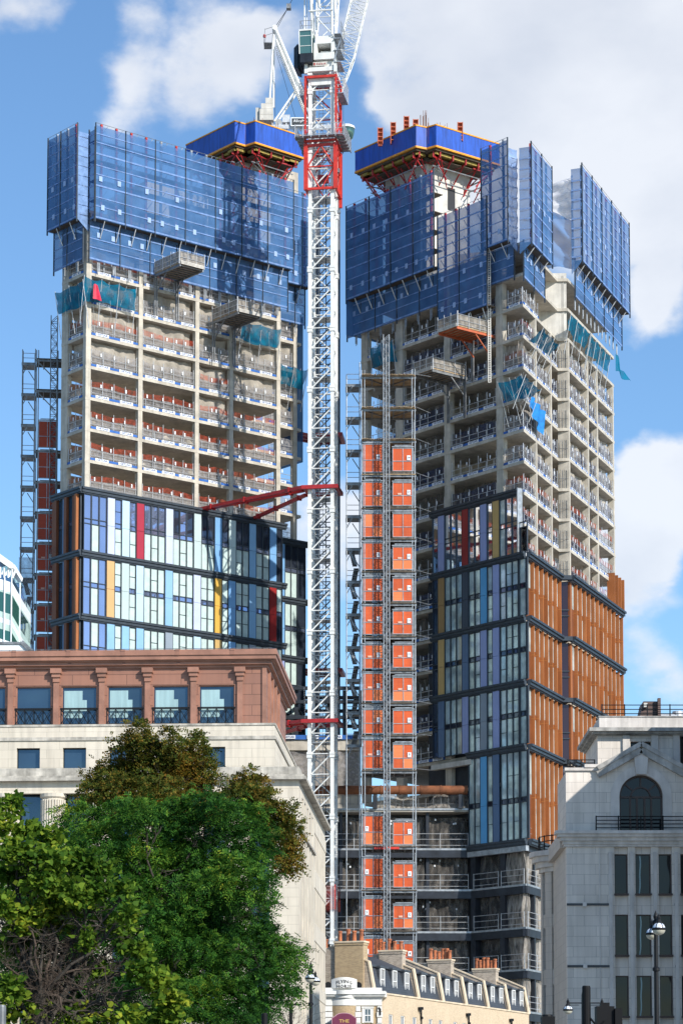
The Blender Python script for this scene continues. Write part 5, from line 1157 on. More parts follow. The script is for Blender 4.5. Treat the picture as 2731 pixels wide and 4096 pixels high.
# tie collars and struts back to the left tower
def tie(yc, pts, name='tie'):
    z = cz(yc); m = MB(); o = .55
    m.fb(KF, -.75, KW+.62, .26, .62, z-.18, z+.18); m.fb(KF, -.75, KW+.62, -KD-.62, -KD-.26, z-.18, z+.18); m.fb(KF, KW+.26, KW+.61, -KD-.26, .26, z-.18, z+.18); m.fb(KF, -.61, -.26, -KD-.26, .26, z-.18, z+.18)
    c = m.build('tie_collar', M['redd'], cr)
    for i, (sn, tp) in enumerate(pts):
        a = KF.p(-.7, sn, z-.1*i); b = FL.p(tp, .05, LZ0+(z-LZ0)); m = MB(); m.bar(a, b, .34, .3); d = (b-a).normalized()
        for f in (.12, .55, .88): q = a.lerp(b, f); m.bar(q-d*.1, q+d*.1, .5, .5)
        m.build('tie_strut', M['redd'], cr)
tps = [FL.t(x, LZ0+.3) for x in (797, 806, 1008)]
tie(1953, [(.45, tps[0]), (-.4, tps[1]), (-1.8, tps[2])]); tie(2887, [(.45, tps[0]), (-.4, tps[1]), (-1.8, tps[2])])
m = MB()
for (t, n) in ((-.4, .3), (KW+.4, .3), (KW+.4, -1.5)):
    for k_ in range(14): z = cz(2887)+.3+k_*.22; m.bar(KF.p(t-.1*k_/14, n, z), KF.p(t-.1*k_/14+.05, n, z+.16), .06)
m.build('chain', M['galvd'], cr)
m = MB(); m.fb(KF, -.4, KW+.35, -KD-.4, .35, cz(3640), cz(3545)); 
for t in (-.4, KW+.3): MB().fb(KF, t, t+.08, .3, .38, cz(3640), cz(3540)).build('guard_frame', M['red'], cr)
m.build('mesh_guard', M['redmesh2'], cr)
# ======================= SECOND CRANE BEHIND =======================
Y2 = 274.0; K2 = Fac((P(1264, 1800, Y2).x, Y2), (1, -.1), (-.1, -1)); k2z = lambda y: zat(y, -1, Y2)
c2 = thing('tower_crane', K2.p(1.1, -1.1, 0), 'second luffing crane standing behind the first, its jib rising to the upper right', 'tower crane', 'tower cranes')
z = 0.
while z < k2z(560):
    b = min(z+6, k2z(560)); m = MB()
    for t in (0, 2.2):
        for n in (0, -2.2): m.fb(K2, t-.18, t+.18, n-.18, n+.18, z+.02, b-.02)
    for j in range(3):
        c = z+j*(b-z)/3; d = z+(j+1)*(b-z)/3
        for n in (0, -2.2): m.tube(K2.p(.1, n, c), K2.p(2.1, n, c), .06, 5); m.tube(K2.p(.1, n, c), K2.p(2.1, n, d), .07, 5)
        for t in (0, 2.2): m.tube(K2.p(t, -.1, c), K2.p(t, -2.1, c), .06, 5); m.tube(K2.p(t, -.1, c), K2.p(t, -2.1, d), .07, 5)
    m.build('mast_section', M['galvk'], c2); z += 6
for yc in (1745, 2685):
    z = k2z(yc); m = MB(); m.fb(K2, -.8, 2.9, .3, .65, z-.2, z+.2); m.fb(K2, 2.5, 2.9, -2.6, .3, z-.2, z+.2); m.fb(K2, -.8, 2.9, -2.9, -2.6, z-.2, z+.2); m.build('tie_collar', M['redd'], c2)
    for s_ in (.3, -1.2, -2.4):
        m = MB(); m.bar(K2.p(-.6, s_, z), FE.p(tE-1.5+s_*.3, -3+s_, z+.6), .34, .3); m.build('tie_strut', M['redd'], c2)
def q2(px, py, dy=0): return P(px, py, Y2-1.1+dy)
m = MB()
for dy in (-.9, .9): m.bar(q2(1085, 508, dy), q2(1340, 508, dy), .25, .45)
for i in range(9): p = q2(1090+28*i, 508); m.bar(p+Vector((0, -.9, 0)), p+Vector((0, .9, 0)), .12, .25)
m.box(q2(1130, 500).x, q2(1160, 500).x, Y2-1.9, Y2-.2, q2(1130, 500).z, q2(1130, 470).z); m.tube(q2(1115, 490, -.8), q2(1115, 490, .8), .38, 12); m.build('machinery_deck', M['galvw'], c2)
m = MB()
for i in range(4): a = q2(1040 if i < 3 else 1052, 490); m.box(a.x+.15*max(0, i-1), q2(1094, 490).x-.02*i, Y2-2.3, Y2+.1, q2(1, 497).z+i*.62+.02, q2(1, 497).z+(i+1)*.62)
m.box(q2(1024, 500).x, q2(1042, 500).x, Y2-2.0, Y2-.2, q2(1, 497).z, q2(1, 497).z+1.5); m.build('counterweight', M['conclt'], c2)
m = MB(); a = q2(1163, 505, -1.2); b = q2(1245, 470, -1.2); m.mat(0).box(a.x, b.x, a.y-.06, a.y, a.z, b.z); m.mat(1).box(a.x+.12, b.x-.12, a.y-.08, a.y-.06, a.z+.12, b.z-.12); m.mat(2); addtext(m, 'AlloyMe', .42, (a.x+1.02, a.y-.1, b.z-.42), (1, 0, 0), fit=1.5); m.build('name_board', [M['banw'], M['text2'], M['banw']], c2)
pk = q2(1100, 118)
m = MB()
for dy in (-.7, .7):
    D_ = Vector((0, dy, 0)); m.tube(pk+D_*.6, q2(1250, 470)+D_, .17, 8); m.tube(pk+D_*.6+Vector((-.15, 0, -.8)), q2(1079 if dy < 0 else 1093, 420)+D_, .12, 8); m.tube(q2(1105, 165)+D_*.6, q2(1240, 500)+D_, .12, 8)
    m.tube(q2(1194, 352)+D_*.8, q2(1098, 495)+D_, .11, 8)
for f in (.15, .35, .55, .75, .95): a = pk.lerp(q2(1250, 470), f); m.tube(a+Vector((0, -.6, 0)), a+Vector((0, .6, 0)), .08, 6)
m.tube(pk+Vector((0, -.6, 0)), pk+Vector((0, .6, 0)), .3, 10); m.build('a_frame', M['white'], c2)
m = MB(); L0, L1 = q2(1108, 185, -.8), q2(1232, 460, -.8)
for i in range(40): a = L0.lerp(L1, i/40); m.bar(a, a+Vector((-.25, 0, -.12)), .04)
m.bar(L0+Vector((-.25, 0, -.12)), L1+Vector((-.25, 0, -.12)), .05); m.build('ladder', M['galvd'], c2)
m = MB(); a = q2(1056, 185); m.box(a.x, a.x+.9, Y2-2, Y2-.3, a.z, a.z+.08)
for dx in (0, .9):
    for dy in (-2, -.3): m.tube((a.x+dx, Y2+dy, a.z), (a.x+dx+.15, Y2+dy, a.z+1.6), .025, 4)
for h in (.8, 1.5): m.tube((a.x+.1, Y2-2, a.z+h), (a.x+1.0, Y2-2, a.z+h+.3), .025, 4)
m.build('peak_platform', M['galvd'], c2); MB().lathe(q2(1058, 150), [(.14, 0), (.17, .1), (.14, .3), (.05, .36)], 10).build('warning_lamp', M['red'], c2)
m = MB()
for dy in (-.5, .5):
    m.tube(pk+Vector((0, dy, 0)), q2(1150, 35, dy*.4), .03, 4); m.tube(q2(1152, 30), q2(1178, -20), .03, 4)
m.tube(q2(1100, 330), q2(1100, 465), .02, 4); m.tube(q2(1105, 210), q2(1190, 500), .02, 4); m.tube(q2(1373, 420), q2(1373, 560), .02, 4); m.build('wire_rope', M['text'], c2)
MB().box(q2(1146, 40).x, q2(1164, 40).x, Y2-1.5, Y2-.8, q2(1, 38).z, q2(1, 20).z).build('rope_pulley', M['galvd'], c2)
jr0 = q2(1345, 395); jr1 = q2(1437, 0); jv = (jr1-jr0)*2.2; boom(jr0, jr0+jv, .5, 1.75, 1.4, (1, 0, -.27), 26, .075, .04, M['white'], c2, 'jib')
z0 = k2z(600); p = q2(1395, 560, -1.0)
m = MB(); m.lathe((p.x-.2, p.y, k2z(592)), [(.25, 0), (.62, .25), (.8, .9), (.82, 1.3)], 14); cb = m.build('cab', M['glassg'], c2, smooth=True); MB().lathe((p.x-.2, p.y, k2z(592)+1.31), [(.86, 0), (.84, .22), (.5, .42), (.1, .5)], 14).build('cab_roof', M['white'], cb)
m = MB(); m.box(q2(1345, 560).x, q2(1385, 560).x, Y2-2.5, Y2, k2z(600), k2z(585)); m.build('slewing_frame', M['galvw'], c2)
# thin camera mast clamp on the main crane
m = MB(); m.fb(KF, KW+.35, KW+.75, .0, .35, cz(700), cz(685)); m.fb(KF, KW+.5, KW+.8, -.1, .2, cz(860), cz(850)); m.build('floodlight', M['galvd'], cr)
# ======================= SETTING: ground =======================
def flat(name, x0, x1, y0, y1, z, m, h=None):
    mb = MB(); mb.box(x0, x1, y0, y1, z-(h or .05), z); return one(name, mb, m, None, None, kind='structure')
M['asph'] = mat('asphalt', (.05, .05, .052), .9, var=.2, sc=1.5, bump=.3); M['pave'] = brick('paving', (.30, .28, .26), (.26, .25, .23), (.15, .14, .13), .9, .6, rough=.9)
M['grnd'] = mat('city_ground', (.34, .325, .30), .95, var=.2, sc=.05)
flat('ground', -1500, 1500, -300, 3000, -.16, M['grnd'], .2); flat('road', -60, 60, 20, 70, -.12, M['asph'], .03); flat('pavement', -60, 60, 70.2, 108, 0, M['pave'], .15); flat('pavement', -60, 60, -20, 19.8, 0, M['pave'], .15)
mb = MB()
for i in range(-12, 12): mb.box(i*5, i*5+2.5, 44.9, 45.05, -.118, -.114)
one('road_marking', mb, M['banw'], None, None, kind='structure')
# ======================= STONE BUILDING WITH BROWN ATTIC =======================
M['stone'] = brick('portland_stone', (.70, .63, .52), (.66, .59, .49), (.50, .45, .37), 1.5, .52, ms=.012, rough=.85, streak=.16, var=.14, bump=.2)
M['stonep'] = mat('plain_portland_stone', (.69, .62, .51), .85, var=.10, sc=.8, bump=.1, streak=.2)
M['stonew'] = mat('weathered_stone_coping', (.56, .52, .45), .9, var=.25, sc=1.2, bump=.2, streak=.3)
M['terra'] = brick('brown_attic_cladding', (.35, .165, .11), (.28, .135, .095), (.13, .06, .042), 3.2, .62, ms=.018, rough=.55, streak=.1, var=.14, off=.3, bump=.2)
M['terrap'] = mat('brown_attic_trim', (.35, .17, .115), .5, var=.16, sc=1.0)
M['wing'] = glassm('office_glass', (.055, .10, .15), metal=.6, sc=.3, bump=.06)
M['pane_patch'] = mat('pale_window_patch', (.34, .50, .52), .35, var=.1, sc=1, stretch=(4, 4, .3))  # pale tone of a curtain and of the painted window reflection
M['rail'] = mat('black_painted_iron', (.008, .009, .011), .55, 0, var=.1, spec=.25)
a29 = R(2.9)
YA = 150.0; pc = P(1064, 2800, YA); BF = Fac((pc.x, YA), (-math.cos(a29), math.sin(a29)), (-math.sin(a29), -math.cos(a29))); BS = Fac((pc.x, YA), (math.sin(a29), math.cos(a29)), (math.cos(a29), -math.sin(a29)))
bz = lambda y: zat(y, pc.x, YA)
sb = thing('stone_office', BF.p(14, -12, 0), 'pale stone office block at left with brown attic storey and balconied windows', 'office building')
bt = lambda x: BF.t(x/1.206, 25)
zl, zc, zt_ = bz(2898), bz(2670), bz(2603); TL = 21.5; SD = 16
zw = bz(2738)
ats = [(bt(1131), bt(958)), (bt(910), bt(738)), (bt(689), bt(518)), (bt(468), bt(298)), (bt(248), bt(78))]
stp = ats[0][0]-ats[1][0]; ats += [(ats[-1][0]-stp*(-1)*0+ (ats[4][0]-ats[3][0])*i+ats[4][0]-0, 0) for i in ()]
pitch = (ats[4][0]-ats[0][0])/4; wd = ats[0][1]-ats[0][0]
ats = [(ats[0][0]+pitch*i, ats[0][0]+pitch*i+wd) for i in range(6)]
m = MB(); m.fb(BF, 0, ats[0][0], -.4, 0, zl, zc)
for i in range(5): m.fb(BF, ats[i][1], ats[i+1][0], -.4, 0, zl, zc)
m.fb(BF, ats[5][1], TL, -.4, 0, zl, zc)
for a, b in ats: m.fb(BF, a, b, -.4, -.002, zw, zc)
m.fb(BS, .4, SD, -.4, 0, zl, zc); m.build('attic_wall', M['terra'], sb)
m = MB(); xs = [ats[i][0] for i in range(6)]
for i in range(6):
    m = MB()
    c = ats[i][0]-pitch*.0-.33 if i == 0 else (ats[i-1][1]+ats[i][0])/2
    w = .16; m.fb(BF, c-w, c+w, .0, .13, zl, zw+.22); m.fb(BF, c-w-.03, c+w+.03, .0, .2, zw+.22, zw+.5); m.fb(BF, c-w-.09, c+w+.09, .0, .3, zw+.5, zw+.72); m.fb(BF, c-w-.16, c+w+.16, 0, .4, zw+.72, zc-.0); m.build('pilaster', M['terrap'], sb)
MB().fb(BF, -.04, .22, 0, .1, zl, zc).build('pilaster', M['terrap'], sb)
for t in (1.5, 4, 6.5, 9): MB().fb(BS, t, t+.4, 0, .15, zl, zc).build('pilaster', M['terrap'], sb)
m = MB(); ov = .42
prof = [(0, .12, zc, zc+.16), (.0, .34, zc+.16, zc+.34), (.0, .46, zc+.34, zc+.42), (0, .62, zc+.42, zc+.66), (0, .70, zc+.66, zt_-.09), (0, .66, zt_-.09, zt_)]
for n0, n1, z0, z1 in prof: m.fb(BF, -n1, TL, -.5, n1, z0+.001, z1); m.fb(BS, .5, SD, -.5, n1, z0+.001, z1)
m.build('cornice', M['terrap'], sb)
m = MB()
for t in np.arange(1.8, TL, 3.2): m.fb(BF, t, t+.25, .3, .715, zc+.66, zt_+.008); m.fb(BF, t, t+.2, .1, .36, zc+.16, zc+.335)
m.build('cornice_joints', M['terra'], sb)
m = MB(); m.fb(BF, -.5, TL, -1.0, .3, zt_+.002, zt_+.05)
for t in np.arange(0, TL, .95): m.tube(BF.p(t, -.6, zt_), BF.p(t, -.6, zt_+.28), .02, 4)
m.tube(BF.p(-.3, -.6, zt_+.28), BF.p(TL, -.6, zt_+.28), .018, 4); m.build('roof_rail', M['galvd'], sb)
for i, (a, b) in enumerate(ats):
    f = MB(); f.fb(BF, a, a+.07, -.3, -.1, zl, zw); f.fb(BF, b-.07, b, -.3, -.1, zl, zw); f.fb(BF, a+.07, b-.07, -.3, -.1, zw-.07, zw); f = f.build('window', M['terrap'], sb)
    g = MB(); g.mat(0).fb(BF, a+.07, b-.07, -.26, -.22, zl, zw-.07)
    g.build('pane', M['wing'], f)
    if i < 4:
        g = MB(); w = b-a; # pale patch with a stepped edge, a reflection painted onto the glass
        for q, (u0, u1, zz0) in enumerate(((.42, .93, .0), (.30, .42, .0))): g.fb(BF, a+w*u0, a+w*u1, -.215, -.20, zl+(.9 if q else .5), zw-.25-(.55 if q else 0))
        g.build('pane_patch', M['pane_patch'], f)
    r = MB(); 
    for h in (1.02, .96, .08): r.fb(BF, a-.05, b+.05, -.02, .03, zl+h, zl+h+.05)
    w = (b-a)/4
    for j in range(5): t = a+w*j; r.fb(BF, t-.02, t+.02, -.02, .02, zl, zl+1.0)
    for j in range(0, 4): 
        t = a+w*j; r.bar(BF.p(t, 0, zl+.1), BF.p(t+w, 0, zl+.98), .03); r.bar(BF.p(t+w, 0, zl+.1), BF.p(t, 0, zl+.98), .03)
    r.build('balcony_rail', M['rail'], sb)
MB().fb(BF, .42, TL, -3.2, -.5, zl, zc).build('attic_room', M['darkst'], sb)
# stone storeys
z1_, z2_, z3_ = bz(2991), bz(3068), bz(3100)
wst = [(bt(1092), bt(980)), (bt(866), bt(755)), (bt(645), bt(533)), (bt(425), bt(315)), (bt(203), bt(92))]
pt2 = (wst[4][0]-wst[0][0])/4; wst = [(wst[0][0]+pt2*i, wst[0][0]+pt2*i+wst[0][1]-wst[0][0]) for i in range(6)]
n0 = .55
m = MB(); m.fb(BF, -n0, TL, -.3, n0, z1_, zl-.12); m.fb(BF, -n0, wst[0][0], -.3, n0, z2_-.6, z1_)
for i in range(6): m.fb(BF, wst[i][1], wst[i+1][0] if i < 5 else TL, -.3, n0, z2_-.6, z1_-.001)
m.fb(BS, .3, SD+2, -.3, n0, z2_-.6, zl-.12); m.build('wall', M['stone'], sb)
m = MB(); m.fb(BF, -n0-.06, TL, -.4, n0+.06, zl-.12, zl); m.fb(BF, -n0-.08, TL, n0-.1, n0+.08, z1_+.42, z1_+.62); m.fb(BS, .4, SD+2, -.4, n0+.06, zl-.12, zl-.001); m.fb(BS, -n0, SD+2, n0-.1, n0+.08, z1_+.42, z1_+.615); m.build('string_course', M['stonew'], sb)
for a, b in wst:
    f = MB(); f.fb(BF, a, a+.05, .2, .3, z2_-.2, z1_); f.fb(BF, b-.05, b, .2, .3, z2_-.2, z1_); f.fb(BF, a, b, .2, .31, z1_-.06, z1_-.001); f = f.build('window', M['rail'], sb); MB().fb(BF, a+.05, b-.05, .22, .25, z2_-.4, z1_-.06).build('pane', M['wing'], f)
# lower block stepping forward
pl = P(1196, 3090, 147.6); GF = Fac((pl.x, pl.y), BF.d, BF.n); GS = Fac((pl.x, pl.y), BS.d, BS.n); gz = lambda y: zat(y, pl.x, pl.y)
gt = lambda x: GF.t(x/1.206, 20)
p0, p1, p2, p3 = gz(3066), gz(3099), gz(3120), gz(3167)
m = MB(); m.fb(GF, -.0, 26, -1.2, .0, p1, p0); m.fb(GS, 1.2, 26, -.6, .0, p1, p0-.001); m.build('parapet', M['stonew'], sb)
m = MB()
for n1, z0, z1 in ((.30, p1-.12, p1), (.42, p1-.3, p1-.12), (.2, p2, p1-.3)): m.fb(GF, -n1, 26, -.4, n1, z0+.001, z1); m.fb(GS, .4, 26, -.4, n1, z0+.001, z1)
m.build('cornice', M['stonew'], sb)
cwin = [(gt(1306), gt(1215)), (gt(1306)+pt2*1.0, gt(1215)+pt2*1.0)]
cw = [(gt(1300)+pt2*i*.98, gt(1300)+pt2*i*.98+1.15) for i in range(8)]
m = MB(); m.fb(GF, 0, 26, -.5, 0, p3, p2); m.fb(GF, 0, cw[0][0], -.5, .0, 0, p3)
m.build('wall', M['stone'], sb)
zb3 = gz(3560)
for i in range(8):
    a, b = cw[i]; nx = cw[i+1][0] if i < 7 else 26
    m = MB(); m.fb(GF, a, b, -.9, -.85, 0, p3); m.build('pane', M['wing'], sb)
    m = MB()
    if i < 7:
        c = (b+nx)/2; r = (nx-b)/2-.06; pr = []
        m.lathe(GF.p(c, -.45-.0, zb3), [(r*1.05, 0), (r, (p3-zb3)*.3), (r*.93, p3-zb3-.3), (r*1.1, p3-zb3-.2), (r*1.12, p3-zb3-.002)], 20)
        for q in range(14):
            an = math.pi*(q+.5)/14; ctr = GF.p(c, -.45, 0); x = ctr+GF.d*(math.cos(an)*r*1.0)+GF.n*(math.sin(an)*r*1.0); m.bar((x.x, x.y, zb3+.2), (x.x, x.y, p3-.35), .07)
        m.build('fluted_column', M['stonep'], sb); MB().fb(GF, b, nx, -1.1, -.02, 4.5, zb3-.001).build('pier', M['stone'], sb)
MB().fb(GF, cw[0][0], 26, -1.1, -.01, zb3-.5, zb3-.002).build('sill_course', M['stonew'], sb)
MB().fb(GF, .5, 25, -14, -1.15, 0, p2).build('inner_body', M['darkst'], sb)
MB().fb(BF, .5, TL, -14, -3.25, p2, zt_-.1).build('inner_body', M['darkst'], sb)
MB().fb(BF, .5, TL, -3.2, -.35, p2, zl-.13).build('inner_body', M['darkst'], sb)
# right flank of the lower block with tall slot windows
zs_ = gz(3308)
tt = GS.t(1292, 20); m = MB(); ws_ = []
t = 2.6
while t < 13: ws_.append((t, t+1.15)); t += 2.35
m.fb(GS, .5, 26, -.5, 0, p3+.0, p2)
prev = .5
for a, b in ws_: m.fb(GS, prev, a, -.5, 0, 0, p3-.001); prev = b
m.fb(GS, prev, 14.5, -.5, 0, 0, p3-.001)
for z0, z1 in ((gz(3330), gz(3290)), (gz(3720), gz(3640)), (gz(4050), gz(3980))):
    for a, b in ws_: m.fb(GS, a, b, -.45, -.05, z0, z1)
m.build('flank_wall', M['stonep'], sb)
m = MB(); m.fb(GS, .0, 14.5, 0, .12, zs_-.15, zs_); m.fb(GF, -.12, 1.0, -.0, .0, zs_-.15, zs_) ; m.build('string_course', M['stonew'], sb)
m = MB()
for a, b in ws_: m.fb(GS, a, b, -.4, -.36, 0, p3)
m.build('flank_pane', M['wing'], sb)
# neighbouring ribbed pale block further along the flank
zk = gz(3380); wg = thing('ribbed_office', GS.p(20, -5, 0), 'pale ribbed office wing receding beside the brick public house', 'office building')
m = MB(); m.fb(GS, 14.55, 27, -10, -.6, 0, zat(3270, 0, 160)); m.build('inner_body', M['darkst'], wg)
for (ya, yb) in ((3295, 3345), (3490, 3560), (3700, 3770), (3940, 3990)):
    m = MB(); m.fb(GS, 14.55, 27, -.6, .02, zat(yb, 0, 164), zat(ya, 0, 164)); m.build('spandrel_band', M['stonep'], wg)
for i in range(20): t = 14.7+.62*i; MB().fb(GS, t, t+.3, -.6, -.01, 3.0, zat(3345, 0, 164)).build('rib', M['stonep'], wg)
MB().fb(GS, 14.55, 27, -.61, -.55, 0, zat(3300, 0, 164)).build('pane', M['wing'], wg)
# ======================= WHITE GLASS BUILDING AT FAR LEFT =======================
YG = 215.0; gx = lambda x: P(x, 2400, YG).x; gg = lambda y: zat(y, -25, YG)
wb = thing('curved_glass_building', (gx(10), YG+6, 0), 'white and green banded glass office peeping in at the extreme left', 'office building')
M['greeng'] = glassm('green_glass', (.05, .16, .13), metal=.5); M['mint'] = mat('pale_green_panel', (.48, .62, .56), .4, var=.08); M['wpan'] = mat('white_panel', (.82, .84, .84), .4, var=.05)
def slant(y, x): return gg(y)+(gx(48)-x)*.0
bandsG = [(2340, 2420, 'wpan'), (2365, 2378, 'mint'), (2378, 2460, 'greeng'), (2460, 2480, 'mint'), (2480, 2505, 'wpan'), (2505, 2530, 'mint'), (2530, 2570, 'greeng'), (2570, 2600, 'wpan')]
for y0, y1, k in ((2310, 2330, 'glassb'), (2330, 2372, 'wpan'), (2372, 2380, 'mint'), (2380, 2458, 'greeng'), (2458, 2482, 'mint'), (2482, 2502, 'wpan'), (2502, 2528, 'mint'), (2528, 2568, 'greeng'), (2568, 2640, 'wpan')):
    x0, xm, x1 = gx(-60), gx(48), gx(73); m = MB(); a = .0; s0 = gg(y0); s1 = gg(y1)
    c = [(x0, YG, s1+.7), (xm, YG, s1), (xm, YG+9, s1), (x0, YG+9, s1+.7), (x0, YG, s0+.7), (xm, YG, s0), (xm, YG+9, s0), (x0, YG+9, s0+.7)]; m.hexa(c)
    c = [(xm+.02, YG, s1), (x1, YG+1.5, s1-.9), (x1, YG+9, s1-.9), (xm+.02, YG+9, s1), (xm+.02, YG, s0), (x1, YG+1.5, s0-.9), (x1, YG+9, s0-.9), (xm+.02, YG+9, s0)]; m.hexa(c); m.build('facade_band', M[k], wb)
m = MB(); c0_, c1_ = gg(2312), gg(2250); xm = gx(48)
m.hexa([(gx(-60), YG+.2, c0_+.7), (xm, YG+.2, c0_), (xm, YG+8, c0_), (gx(-60), YG+8, c0_+.7), (gx(-60), YG+.2, c1_+1.2), (xm, YG+.2, gg(2268)), (xm, YG+8, gg(2268)), (gx(-60), YG+8, c1_+1.2)]); m.build('roof_glazing', M['see2'], wb)
m = MB(); m.bar((gx(-60), YG, c1_+1.3), (xm, YG, gg(2266)), .5, .5); m.bar((xm, YG, gg(2266)), (gx(73), YG+1.5, gg(2306)), .4, .4)
for i in range(6): x = gx(-30+16*i); m.bar((x, YG-.02, gg(2312)), (x, YG, gg(2268)), .12); m.bar((x, YG+.1, gg(2312)), (gx(-14+16*i), YG+.1, gg(2270)), .14)
for x in (48, 73, 20, -8): m.bar((gx(x), YG-.06+(1.5 if x == 73 else 0), gg(2640)), (gx(x), YG-.06+(1.5 if x == 73 else 0), gg(2310)), .1)
m.build('frame', M['wpan'], wb); MB().box(gx(-60), gx(70), YG+1.6, YG+9, 0, gg(2641)).build('inner_body', M['wpan'], wb)
YV = 190.0; vx = lambda x: P(x, 2590, YV).x; vz = lambda y: zat(y, -23, YV)
m = MB(); m.box(vx(-80), vx(88), YV, YV+5, 0, vz(2578)); m.hexa([(vx(88), YV, 10), (vx(126), YV, 10), (vx(126), YV+5, 10), (vx(88), YV+5, 10), (vx(88), YV, vz(2572)), (vx(126), YV, vz(2608)), (vx(126), YV+5, vz(2608)), (vx(88), YV+5, vz(2572))])
m.mat(1).box(vx(-80), vx(88), YV-.1, YV+5, vz(2578)+.01, vz(2568)); m.bar((vx(88), YV, vz(2568)), (vx(128), YV, vz(2606)), .3); one('rooftop_pavilion', m, [M['wpan'], M['galvd']], 'low white rooftop gable with grey coping behind the brown cornice', 'roof structure', loc=(vx(0), YV, 0))
# ======================= STONE BUILDING AT RIGHT =======================
M['rstone'] = brick('pale_limestone', (.78, .705, .625), (.68, .615, .55), (.40, .365, .33), 1.25, .56, ms=.010, rough=.85, streak=.14, var=.13, bump=.2)
M['rstonep'] = mat('plain_limestone', (.68, .63, .58), .85, var=.10, sc=.8, bump=.1, streak=.2)
M['rstonew'] = mat('weathered_limestone', (.50, .48, .445), .9, var=.25, sc=1.0, bump=.2, streak=.35)
M['rwin'] = glassm('dark_window_glass', (.004, .006, .009), metal=0, spec=.30, sc=.4, bump=.03); M['louv'] = brick('brown_louvre', (.13, .075, .06), (.14, .08, .065), (.04, .025, .02), 30, .12, ms=.03, rough=.6); M['win_br'] = mat('brown_window_frame', (.06, .035, .028), .5)
YB = 140.0; RF = Fac((P(2265, 3600, YB).x, YB), (1, 0), (0, -1)); rz = lambda y: zat(y, 13, YB); rx = lambda x: RF.t(x, 12)
XE = rx(2830)
rbld = thing('stone_corner_building', RF.p(3, -4, 0), 'grey limestone building at right with gabled arched window and bowed corner', 'building')
cols_ = [(2458, 2512), (2542, 2604), (2635, 2688), (2722, 2776)]; rows_ = [(3415, 3574), (3657, 3819), (3902, 4064), (4146, 4306)]
xw = [(rx(a), rx(b)) for a, b in cols_]; zc_t, zc_b = rz(3326), rz(3387)
m = MB(); m.fb(RF, 0, xw[0][0], -.6, 0, 0, zc_b)
for i in range(3): m.fb(RF, xw[i][1], xw[i+1][0], -.6, 0, 0, zc_b)
m.fb(RF, xw[3][1], XE, -.6, 0, 0, zc_b)
prev = zc_b
for y0, y1 in rows_+[(4390, 4480)]:
    for a, b in xw: m.fb(RF, a, b, -.6, -.22, rz(y0), prev)
    prev = rz(y1)
m.build('wall', M['rstone'], rbld)
m = MB()
for q_ in [xw[0][0]-.22]+[(xw[i][1]+xw[i+1][0])/2 for i in range(3)]+[xw[3][1]+.22]: m.fb(RF, q_-.1, q_+.1, 0, .10, 0, zc_b-.3)
m.fb(RF, rx(2398)-.03, rx(2398)+.03, 0, .05, 0, zc_b); m.build('pilasters', M['rstonep'], rbld)
for y0, y1 in rows_:
    for a, b in xw:
        f = MB(); f.fb(RF, a, a+.06, -.42, -.3, rz(y1), rz(y0)); f.fb(RF, b-.06, b, -.42, -.3, rz(y1), rz(y0)); f.fb(RF, a+.06, b-.06, -.42, -.3, rz(y0)-.06, rz(y0)); f.fb(RF, a-.03, b+.03, -.4, .06, rz(y1)-.1, rz(y1)); f = f.build('window', M['win_br'], rbld); MB().fb(RF, a+.06, b-.06, -.4, -.36, rz(y1), rz(y0)-.06).build('pane', M['rwin'], f)
        cb_ = MB()
        cb_.sheet(lambda u, v: RF.p(a+.06+(b-a-.12)*(.18+.10*math.sin(v*2.5)+.10*u+.03*math.sin(v*9)), -.355, rz(y1)+.02+(rz(y0)-rz(y1)-.1)*v), 3, 14)
        if a == xw[1][0]: cb_.build('curtain', M['pane_patch'], f)
for y in (3618, 3865, 4108):
    m = MB(); xs_ = [0]+[q for w in xw for q in (w[0]-.12, w[1]+.12)]+[XE]
    for i in range(0, len(xs_), 2): m.mat(0).fb(RF, xs_[i], xs_[i+1], -.01, .065, rz(y)-.06, rz(y)+.06)
    m.mat(1).fb(RF, rx(2329), rx(2345), .066, .14, rz(y)-.12, rz(y)+.12); m.build('dark_band', [M['slateb'], M['rstonep']], rbld)
m = MB()
for n1, z0, z1 in ((.12, zc_b, zc_b+.12), (.2, zc_b+.12, zc_b+.3), (.34, zc_b+.3, zc_b+.5), (.5, zc_b+.5, zc_b+.66), (.62, zc_b+.66, zc_t)): m.fb(RF, -n1, XE, -.5, n1, z0+.001, z1)
m.build('cornice', M['rstonep'], rbld)
